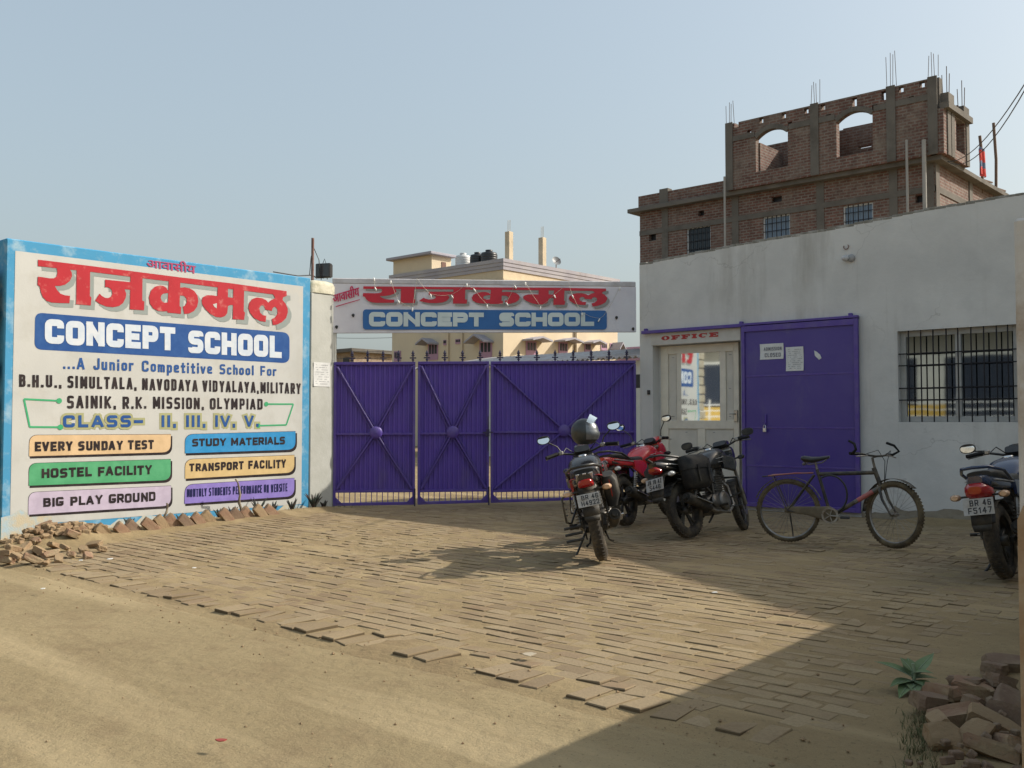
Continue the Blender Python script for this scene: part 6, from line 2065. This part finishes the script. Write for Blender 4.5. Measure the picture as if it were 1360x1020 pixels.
mb.loft([((-.03, -.05, .345), (0, 0, .030), (0, .012, 0), 4), ((.2, -.05, .34), (0, 0, .045), (0, .014, 0), 4), ((.44, -.05, .31), (0, 0, .085), (0, .014, 0), 4), ((.52, -.05, .30), (0, 0, .05), (0, .012, 0), 3)], 14)
mb.build("chain_guard", M("chain_guard", (.13, .105, .07), .6, col2=(.2, .16, .1), scale=9), bk)
mb = MB()
mb.lathe([(.065, -.004), (.085, -.004), (.085, .004), (.065, .004)], Matrix.Translation((.44, -.072, .30)) @ RX90, 24, False, closed_prof=True)
for k in range(5): mb.bar((.44, -.072, .30), (.44 + .07 * math.cos(k * 1.257), -.072, .30 + .07 * math.sin(k * 1.257)), .008, .012, 0, (0, 1, 0))
mb.bar((.44, -.085, .30), (.60, -.09, .285), .012, .022, .003, (0, 1, 0))
mb.bar((.44, .06, .30), (.28, .065, .315), .012, .022, .003, (0, 1, 0))
cr = mb.build("crank", m_steel, bk)
mb = MB(); mb.box((.60, -.14, .285), (.09, .08, .022), None, .004); mb.build("pedal", m_blackplast, cr)
mb = MB(); mb.box((.28, .115, .315), (.09, .08, .022), None, .004); mb.build("pedal", m_blackplast, cr)
stb = bpy.data.objects.new("steering", None); COL.objects.link(stb); stb.parent = bk; stb.location = HDB; stb.rotation_euler = (0, 0, STB)
def B_(): 
    m_ = MB(); m_.T = Matrix.Translation((-HDB.x, 0, -HDB.z)); return m_
FA = Vector((HDB.x + .015 + fork_off * 1.6, 0, .335))
mb = B_()
for s in (-1, 1): mb.tube([HDB + Vector((.005, 0, 0)), HDB + Vector((.012, s * .045, -.02)), HDB + Vector((.05, s * .05, -.13)), FA + Vector((0, s * .055, 0))], [.017, .017, .015, .010], 8)
mb.build("fork", m_bike, stb)
mb = B_()
for k in range(10):
    a0, a1 = R(48 + k * 13), R(61 + k * 13)
    v = [(FA.x + .365 * math.cos(a), y, .335 + .365 * math.sin(a)) for a in (a0, a1) for y in (-.03, .03)]
    mb.add(v + [(x * 1.003, y, z + .003) for x, y, z in v], [(0, 1, 3, 2), (4, 6, 7, 5), (0, 4, 5, 1), (2, 3, 7, 6), (0, 2, 6, 4), (1, 5, 7, 3)], True)
mb.build("front_mudguard", m_bike, stb)
HT = HDT + Vector((-.035, 0, .12))
mb = B_(); mb.tube([HDT, HT, HT + Vector((.05, 0, .02))], .014, 8); mb.build("stem", m_bikeg, stb)
mb = B_()
hb = HT + Vector((.05, 0, .02))
for s in (-1, 1): mb.tube([hb, hb + Vector((.0, s * .10, .005)), hb + Vector((-.03, s * .22, .02)), hb + Vector((-.05, s * .30, .02))], .011, 8)
mb.build("handlebar", m_bike, stb)
for s in (-1, 1):
    mb = B_(); mb.tube([hb + Vector((-.045, s * .23, .02)), hb + Vector((-.06, s * .34, .02))], .017, 10); g = mb.build("grip", m_grip, stb)
    mb = B_(); mb.tube([hb + Vector((-.045, s * .32, .02)), hb + Vector((.02, s * .345, .06)), hb + Vector((-.02, s * .32, .12)), hb + Vector((-.10, s * .30, .15))], .014, 8); mb.build("bar_end", m_grip, g)
    mb = B_(); mb.tube([hb + Vector((.0, s * .16, .015)), hb + Vector((.05, s * .2, .0)), hb + Vector((.0, s * .32, -.01))], .006, 6); mb.build("brake_lever", m_steel, g)
mb = B_()
for s in (-1, 1): mb.tube([hb + Vector((.0, s * .16, .02)), hb + Vector((.10, s * .10, .06)), hb + Vector((.12, s * .02, -.05)), HDB + Vector((.04, 0, .0))], .004, 5)
mb.build("brake_cable", m_cable, stb)
mb = MB(); mb.tube([(.44 + .17 * math.cos(R(a)), -.045, .52 + .20 * math.sin(R(a))) for a in range(-70, 131, 12)], .010, 7)
mb.build("cable_lock", m_cable, bk)
# ------------------------------------------------------------------ bricks, rubble, plants, litter
m_brickA = M("loose_brick_red", (.25, .155, .102), .95, col2=(.31, .235, .15), scale=5, lo=.40, hi=.66, bmp=.7, bscale=45, dirt=(.29, .225, .135), dscale=4, dlo=.5, dhi=.7)
m_brickB = M("loose_brick_tan", (.29, .21, .125), .95, col2=(.23, .15, .09), scale=5, lo=.45, hi=.7, bmp=.7, bscale=45)
m_brickC = M("loose_brick_dark", (.19, .13, .092), .95, col2=(.25, .195, .13), scale=5, lo=.4, hi=.7, bmp=.7, bscale=45)
def brick_mesh(name, size, seed, broken=0.0, frog=False):
    rn = random.Random(seed)
    bm = bmesh.new()
    bmesh.ops.create_cube(bm, size=1.0)
    bmesh.ops.subdivide_edges(bm, edges=bm.edges[:], cuts=3, use_grid_fill=True)
    for v in bm.verts:
        p = v.co.copy()
        m_ = max(abs(c) for c in p)
        e = sorted(abs(c) for c in p)
        if e[1] > .45: p *= 1 - .07 * rn.random() - (.10 * rn.random() + .03 if e[0] > .45 else 0)
        if broken and p.x > .5 - broken:
            p.x = .5 - broken + (p.x - .5 + broken) * .15 + .22 * noise.noise(Vector((p.y * 2.2 + seed, p.z * 2.2, seed * 1.7)))
        p += Vector((noise.noise(p * 2 + Vector((seed, 0, 0))), noise.noise(p * 2 + Vector((0, seed, 5))), noise.noise(p * 2 + Vector((9, 0, seed))))) * .055
        if frog and p.z > .4 and abs(v.co.x) < .3 and abs(v.co.y) < .3: p.z -= .16
        v.co = Vector((p.x * size[0], p.y * size[1], p.z * size[2]))
    me = bpy.data.meshes.new(name)
    bm.to_mesh(me); bm.free()
    return me
BS = (.245, .118, .074)
WHOLE = [brick_mesh("brick", BS, s) for s in (1, 2, 3)]
FROG = brick_mesh("brick", (.245, .125, .085), 5, 0, True)
BROKEN = [brick_mesh("brick", BS, s, b) for s, b in ((11, .35), (12, .45), (13, .25), (14, .55), (15, .4))]
def brick(me, loc, rot, label, group, mat, scale=1.0, name="brick"):
    o = bpy.data.objects.new(name, me if not me.materials or me.materials[0] == mat else me.copy())
    if not o.data.materials: o.data.materials.append(mat)
    elif o.data.materials[0] != mat: o.data.materials[0] = mat
    COL.objects.link(o)
    o.location = loc
    o.rotation_euler = [R(a) for a in rot]
    o.scale = (scale,) * 3
    return tag(o, label, "brick", group)
rn = random.Random(21)
ORD = ["nearest the gate pillar", "second", "third", "fourth", "fifth", "sixth", "seventh", "eighth", "ninth", "tenth", "eleventh", "twelfth", "thirteenth", "fourteenth", "fifteenth", "sixteenth", "seventeenth"]
# tilted edging bricks: pixel of their visible centre, in the order they run from the pillar
EDG = [(436, 686), (419, 688), (406, 690), (390, 692), (373, 694), (352, 697), (336, 699), (321, 702), (304, 704), (285, 706), (267, 708), (248, 711), (230, 714), (205, 718), (181, 721), (160, 724)]
for k, (px, py) in enumerate(EDG):
    p = floor_at(px, py + 6)
    p.x = PA + .42 + .03 * math.sin(k * 2.1) + (.05 if k > 11 else 0)
    p.z = gz(p.x, p.y) + .05 + rn.uniform(-.012, .012)
    lab = ("tilted brick in the edging row under the sign wall, " + ORD[k] + ("" if k == 0 else " from the gate pillar"))
    e_ = (Matrix.Rotation(R(rn.uniform(-8, 8)), 3, 'Z') @ Matrix.Rotation(R(rn.choice((42, 48)) + rn.uniform(-9, 9)), 3, 'X') @ Matrix.Rotation(R(90 + rn.uniform(-7, 7)), 3, 'Y')).to_euler()
    rot = [math.degrees(a) for a in e_]
    brick(WHOLE[k % 3] if k != 13 else FROG, p, rot, lab, "tilted edging bricks", (m_brickA, m_brickB, m_brickA, m_brickC)[k % 4], 1.05)
# rubble heap at the left
RUB = [(84, 704, "flat broken brick lying topmost on the rubble heap beside the sign wall", 0, .34), (96, 700, "small broken brick beside the topmost one on the rubble heap", 1, .38), (62, 713, "large tan broken brick on the left shoulder of the rubble heap", 2, .22),
       (83, 716, None, 3, .24), (57, 733, None, 4, .08), (70, 735, None, 0, .06), (40, 733, None, 1, .08), (24, 739, None, 2, .05), (50, 722, None, 3, .14), (72, 724, None, 4, .16), (88, 727, None, 0, .10),
       (100, 716, None, 1, .16), (125, 722, "reddish broken brick between the rubble heap and the edging row", 2, .12), (135, 727, None, 3, .05), (14, 742, None, 4, .05), (33, 726, None, 0, .12), (110, 728, None, 1, .06),
       (95, 735, None, 2, .03), (5, 735, None, 3, .06), (62, 746, None, 4, .02), (46, 743, None, 0, .04), (78, 741, None, 1, .03), (20, 728, None, 2, .1), (116, 735, None, 3, .03)]
for k, (px, py, lab, t_, h) in enumerate(RUB):
    xw = PA + .30 + (.0 if h > .2 else .10 + .018 * max(0, py - 724) * 1.2)
    p = onx(px, py, xw)
    g = ground_z(p.x, p.y) + .03
    if p.z < g: p = floor_at(px, py + 3); p.z = ground_z(p.x, p.y) + .04
    rot = (rn.uniform(-30, 30), rn.uniform(-30, 30), rn.uniform(0, 180)) if k > 1 else (6, 5, 60 + 50 * k)
    brick(BROKEN[t_] if k % 3 else WHOLE[k % 3], p, rot, lab or "dusty broken brick in the rubble heap at the left end of the sign wall", "broken bricks of the left rubble heap" , (m_brickB, m_brickB, m_brickA)[k % 3], rn.uniform(.6, .98) if k > 2 else 1.0)
# fill so that the heap is carried: small rubble as one mass
mb = MB()
for k in range(260):
    px, py = rn.uniform(-6, 140), rn.uniform(712, 742)
    if py < 742 - (px + 10) * .5 and px < 50: continue
    p = onx(px, py, PA + rn.uniform(.15, .5))
    p.z = ground_z(p.x, p.y) + rn.uniform(-.01, .045) * (1 if 30 < px < 110 else .4)
    s = rn.uniform(.02, .055)
    mb.col = rn.random()
    mb.box(p, (s * 1.6, s * 1.2, s), Matrix.Rotation(rn.uniform(0, 3), 4, 'Z') @ Matrix.Rotation(rn.uniform(-.6, .6), 4, 'X'), s * .15)
o = mb.build("rubble", m_brickB); tag(o, "crushed brick rubble under and around the left heap", "rubble", kind='stuff')
# brick pile at the right
PILE = [(1272, 978, 4.62, .02, (8, -14, 35), "brick with a stamped frog on top in the middle of the right foreground pile", FROG, m_brickA), (1283, 948, 4.95, .03, (-20, 10, 70), "lit-edged brick lying just above the stamped one in the right pile", WHOLE[0], m_brickA),
        (1322, 985, 4.5, .02, (12, 24, 20), "large brick at the right of the stamped one beside the boundary wall", WHOLE[1], m_brickB), (1252, 995, 4.45, -.04, (62, 5, 120), "upright brick at the left foot of the right pile by the grass", WHOLE[2], m_brickB),
        (1338, 950, 4.8, .05, (30, -10, 100), "dark brick against the boundary wall on the right pile", WHOLE[0], m_brickC), (1300, 938, 5.05, .0, (5, 10, 10), None, BROKEN[0], m_brickA), (1338, 930, 5.1, .03, (-10, 20, 60), None, BROKEN[1], m_brickC),
        (1250, 948, 5.0, -.04, (12, 5, 150), None, BROKEN[2], m_brickA), (1292, 1010, 4.3, -.03, (10, -20, 80), None, WHOLE[1], m_brickB), (1340, 1015, 4.25, -.01, (20, 15, 130), None, WHOLE[2], m_brickA),
        (1268, 1020, 4.3, -.06, (40, 0, 40), None, BROKEN[3], m_brickB), (1310, 962, 4.7, -.03, (0, 30, 60), None, BROKEN[4], m_brickC), (1276, 932, 5.15, -.02, (4, 6, 170), None, BROKEN[0], m_brickC),
        (1340, 905, 5.5, .0, (15, 5, 40), None, WHOLE[0], m_brickC), (1322, 912, 5.4, -.02, (5, 9, 95), None, BROKEN[2], m_brickC), (1346, 970, 4.6, .0, (60, 10, 20), None, WHOLE[1], m_brickC), (1245, 968, 4.8, -.06, (3, 12, 60), None, BROKEN[1], m_brickC), (1318, 1018, 4.2, .0, (-25, 12, 10), None, WHOLE[0], m_brickA)]
for k, (px, py, D, dz, rot, lab, me, mat) in enumerate(PILE):
    p = CAM + ray(px, py) * D
    g = ground_z(p.x, p.y) + .03
    if p.z < g: p.z = g + abs(dz) * .3
    brick(me, p, rot, lab or "broken brick in the dark pile at the foot of the right boundary wall", "bricks of the right foreground pile", mat, 1.0 if k < 5 else rn.uniform(.88, 1.05))
mb = MB()
for k in range(110):
    x, y = rn.gauss(-1.3, .15), rn.uniform(4.1, 6.4)
    if x > -.9 or x < -1.62: continue
    s = rn.uniform(.012, .035)
    mb.box((x, y, ground_z(x, y) + s * .3 + max(0, .06 * (1 - ((x + 1.3) / .3) ** 2)) * (y < 5.6)), (s * 1.6, s * 1.2, s), Matrix.Rotation(rn.uniform(0, 3), 4, 'Z') @ Matrix.Rotation(rn.uniform(-.6, .6), 4, 'X'), s * .15)
o = mb.build("rubble", m_brickC); tag(o, "crushed brick bits around the right foreground pile", "rubble", kind='stuff')

# broad-leaved weed, grass, dry stem
m_leaf = M("milkweed_leaf", (.13, .19, .085), .75, col2=(.17, .22, .13), scale=8)
m_rib = M("leaf_rib", (.24, .30, .20), .6)
p = floor_at(1212, 912)
wd = thing("milkweed_plant", "low broad-leaved blue-green weed growing alone on the shaded paving", "plant", p)
mb = MB(); mb.tube([(0, 0, -.03), (.01, .005, .06), (0, .01, .12)], .009, 7); mb.build("stem", m_rib, wd)
def leaf(parent, az, el, L, wd_, z0, droop=.35, name="leaf"):
    mb = MB()
    Rz = Matrix.Rotation(az, 4, 'Z')
    n = 8
    vs = []
    for i in range(n + 1):
        s = i / n
        w = wd_ * math.sin(math.pi * min(1, s * .93 + .07) ** .85) * (1 - .15 * s)
        r_ = L * s * math.cos(el) 
        z = L * s * math.sin(el) - droop * L * s * s
        for a, dz in ((-1, .25), (-.5, .10), (0, 0), (.5, .10), (1, .25)): vs.append(Rz @ Vector((r_, a * w, z0 + z + dz * w)))
    mb.add(vs, [(i * 5 + j, i * 5 + 5 + j, i * 5 + 6 + j, i * 5 + j + 1) for i in range(n) for j in range(4)], True)
    lf = mb.build(name, m_leaf, parent)
    mb = MB()
    mb.tube([Vector(vs[i * 5 + 2]) + Vector((0, 0, .0015)) for i in range(n + 1)], [.0035 * (1 - .7 * i / n) for i in range(n + 1)], 5)
    mb.build("leaf_rib", m_rib, lf)
YA = YAW
for az, el, L, w_, z0, dr in ((150, 42, .21, .042, .05, .15), (35, 48, .23, .035, .05, .05), (200, 12, .15, .035, .03, .25), (255, -2, .14, .036, .03, .25), (300, 8, .16, .036, .03, .3), (5, 18, .14, .034, .04, .2), (80, 62, .13, .032, .06, .1), (330, 30, .11, .030, .07, .2), (225, 5, .17, .034, .02, .35), (120, 70, .10, .028, .08, .1)):
    leaf(wd, R(az) + YA, R(el * .6), L, w_ * 1.3, z0, dr)
m_grass = M("grass_blade", (.085, .10, .045), .8, col2=(.18, .15, .08), scale=10)
mb = MB()
def blade(mb, x, y, z, h, lean_, az, w):
    d = Vector((math.cos(az), math.sin(az), 0)); s = Vector((-d.y, d.x, 0)) * w
    P = [Vector((x, y, z)) + d * (lean_ * t * t) * h + Vector((0, 0, h * t * (1 - .25 * t))) for t in (0, .4, .75, 1)]
    mb.add([P[0] - s, P[0] + s, P[1] - s * .8, P[1] + s * .8, P[2] - s * .5, P[2] + s * .5, P[3]], [(0, 1, 3, 2), (2, 3, 5, 4), (4, 5, 6)], False)
for k in range(420):
    px, py = rn.gauss(1222, 13), rn.gauss(975, 24)
    p = floor_at(px, py)
    blade(mb, p.x, p.y, ground_z(p.x, p.y), rn.uniform(.02, .075), rn.uniform(.4, 1.3), rn.uniform(0, 6.3), .002)
for k in range(240):
    y = rn.uniform(7.0, 13.0)
    x = PA + rn.uniform(.05, .35)
    blade(mb, x, y, ground_z(x, y), rn.uniform(.02, .06), rn.uniform(.2, 1.0), rn.uniform(0, 6.3), .002)
o = mb.build("grass", m_grass); tag(o, "thin grass at the wall feet and beside the right brick pile", "grass", kind='stuff')
mb = MB()
a = CAM + ray(1232, 925) * 5.3; b = CAM + ray(1268, 952) * 4.9
a.z = ground_z(a.x, a.y) + .02
mb.tube([a, (a + b) / 2 + Vector((0, 0, .02)), b], .004, 5)
o = mb.build("straw", M("dry_stem", (.30, .24, .14), .8)); tag(o, "thin dry straw lying from the weed toward the right brick pile", "stem")
# planted bed along the wall: bare twigs and spiky dark rosettes
m_twig = M("grey_twig", (.20, .165, .12), .9, col2=(.32, .27, .19), scale=14, bmp=.5)
def twig(base, tip, label, wob):
    b = floor_at(*base); b.x = PA + .27
    b = onx(base[0], base[1], PA + .27); b.z = max(b.z, ground_z(b.x, b.y))
    tp = onx(tip[0], tip[1], PA + .27)
    mb = MB()
    pts = [b.lerp(tp, s / 9) + Vector((wob * math.sin(s * 1.7), wob * math.sin(s * 1.1 + 1), 0)) * (s / 9) for s in range(10)]
    pts[0].z -= .06
    mb.tube(pts, [.020 * (1 - .5 * s / 9) * (1 + .2 * (s % 2)) for s in range(10)], 7)
    o = mb.build("bare_twig", m_twig); tag(o, label, "twig")
    return o
twig((217, 712), (223, 668), "shorter bare cutting standing in the bed under the play ground panel", .02)
twig((321, 697), (315, 636), "taller bare cutting standing in front of the purple website panel", .035)
m_aloe = M("dark_succulent", (.028, .045, .034), .6, col2=(.09, .05, .055), scale=12)
PL = [(417, 684, .23, 20, "largest spiky dark rosette plant at the right end of the planted bed"), (430, 688, .10, 9, "small spiky rosette at the foot of the gate pillar"), (388, 686, .17, 14, "spiky rosette plant left of the largest one in the planted bed"), (362, 692, .15, 12, "spiky rosette plant in the middle of the planted bed"),
      (343, 695, .24, 8, "thin upright spiky plant just right of the taller bare cutting"), (292, 700, .14, 8, "short spiky plant left of the taller bare cutting"), (308, 703, .16, 8, "small dark sprout at the foot of the taller cutting"), (172, 715, .14, 10, "small dark sprout at the left end of the edging row"), (240, 708, .12, 7, "tiny dark sprout right of the shorter cutting")]
for px, py, h, n, lab in PL:
    p = onx(px, py, PA + .2); p.z = ground_z(p.x, p.y)
    t_ = thing("succulent_plant", lab, "plant", p, 0, "spiky plants of the bed under the sign wall")
    mb = MB()
    for k in range(n):
        az = k * 2.4 + rn.uniform(-.3, .3)
        ln = h * rn.uniform(.6, 1.05)
        ti = rn.uniform(.15, .75)
        dx = Vector((math.cos(az), math.sin(az), 0))
        pts = [dx * (.02 + ti * ln * s * (.6 + .4 * s)) + Vector((0, 0, ln * s * (1 - .25 * ti * s))) for s in (0, .3, .6, .85, 1)]
        mb.tube(pts, [.013, .016, .012, .007, .002], 6, flat=.45)
    mb.build("leaves", m_aloe, t_)
# tree behind the gate
tr = thing("bushy_tree", "small green bushy tree far behind the gate between the brick house and the cream building", "tree", ony(516, 490, 60))
tr.location.z = 0
zt_ = ony(516, 471, 60).z
mb = MB(); mb.tube([(0, 0, -.2), (.1, 0, zt_ * .5), (0, .1, zt_ * .8)], [.22, .16, .06], 8)
for k in range(5): mb.tube([(.05, 0, zt_ * .5), (math.cos(k * 1.3) * 1.0, math.sin(k * 1.3) * 1.0, zt_ * .8)], [.10, .03], 6)
mb.build("trunk", m_twig, tr)
mb = MB()
for k in range(1500):
    v = Vector((rn.gauss(0, 1), rn.gauss(0, 1), rn.gauss(0, .8)))
    v = v.normalized() * rn.uniform(.4, 1.0) ** .5
    c = Vector((0, 0, zt_ * .78)) + Vector((v.x * 1.5, v.y * 1.5, v.z * 1.1)) * (1 + .3 * noise.noise(v * 2.2))
    if noise.noise(c * 1.6) < -.15: continue
    s = rn.uniform(.08, .16)
    u = Vector((rn.gauss(0, 1), rn.gauss(0, 1), rn.gauss(0, 1))).normalized(); w_ = u.orthogonal().normalized()
    mb.add([c - u * s, c + w_ * s * .5, c + u * s, c - w_ * s * .5], [(0, 1, 2, 3)])
mb.build("crown", M("tree_leaf", (.055, .085, .03), .7, col2=(.09, .12, .05), scale=1.5), tr)
mb = MB()
for a, b in (((440, 462.5), (524, 466)), ((440, 447), (524, 446)), ((470, 476), (524, 470))):
    p, q = ony(a[0] - 30, a[1], 38), ony(b[0] + 40, b[1], 38)
    mb.tube([p.lerp(q, s / 10) - Vector((0, 0, .5 * (s / 10) * (1 - s / 10))) for s in range(11)], .012, 4)
o = mb.build("overhead_cable", m_cable); tag(o, "thin overhead cables seen through the gap under the banner beside the pillar", "cable")
# small stones scattered on the road and the yard
mb = MB()
for k in range(420):
    x, y = rn.uniform(-11, 1.5), rn.uniform(1.5, 9.5) ** 1.0
    if rn.random() < .5: y = edge(x) + rn.gauss(-.12, .22)
    z = road_z(x, y) if y < edge(x) - .03 else ground_z(x, y) + .004
    s = rn.uniform(.004, .011) * (1.8 if rn.random() < .06 else 1)
    Mx = Matrix.Translation((x, y, z + s * .35)) @ Matrix.Rotation(rn.uniform(0, 6), 4, 'Z')
    vs = [Mx @ Vector((s * a * rn.uniform(.7, 1.3), s * b * rn.uniform(.7, 1.3), s * c * .7)) for a, b, c in ((1, 0, 0), (0, 1, 0), (-1, 0, 0), (0, -1, 0), (0, 0, 1), (0, 0, -1))]
    mb.add(vs, [(0, 1, 4), (1, 2, 4), (2, 3, 4), (3, 0, 4), (1, 0, 5), (2, 1, 5), (3, 2, 5), (0, 3, 5)])
o = mb.build("pebbles", m_brickB); tag(o, "small stones and crumbs scattered over the road and yard", "gravel", kind='stuff')
# litter
mb = MB()
def scrap(px, py, s, name, label, mat, cat):
    p = floor_at(px, py); p.z += .012
    mb = MB()
    k = [rn.uniform(.6, 1.2) for _ in range(7)]
    mb.poly([(s * k[i] * math.cos(i * .9), s * .7 * k[i] * math.sin(i * .9)) for i in range(7)], (0, 0, 0), (1, 0, .05), (0, 1, .08), (0, 0, 1), .004)
    o = mb.build(name, mat, None, p); tag(o, label, cat)
m_lit = M("white_plastic", (.70, .70, .68), .6)
scrap(146, 744, .05, "plastic_scrap", "crumpled white plastic scrap lying on the paving in front of the rubble heap", m_lit, "litter")
scrap(107, 746, .035, "plastic_scrap", "small white scrap lying left of the larger plastic scrap", m_lit, "litter")
scrap(258, 756, .025, "plastic_scrap", "tiny pale scrap on the sunlit paving below the sign wall", m_lit, "litter")
scrap(950, 789, .025, "plastic_scrap", "tiny pale scrap on the paving near the slanting shadow edge", m_lit, "litter")
scrap(702, 872, .05, "dry_leaf", "curled pale dry leaf on the loose edging bricks", M("dry_leaf", (.42, .36, .27), .8), "leaf")
scrap(293, 987, .03, "red_wrapper", "small torn red wrapper on the dusty road", M("red_wrap", (.30, .06, .05), .6), "litter")
scrap(57, 784, .03, "plastic_scrap", "flat white scrap at the left edge of the dusty road", m_lit, "litter")
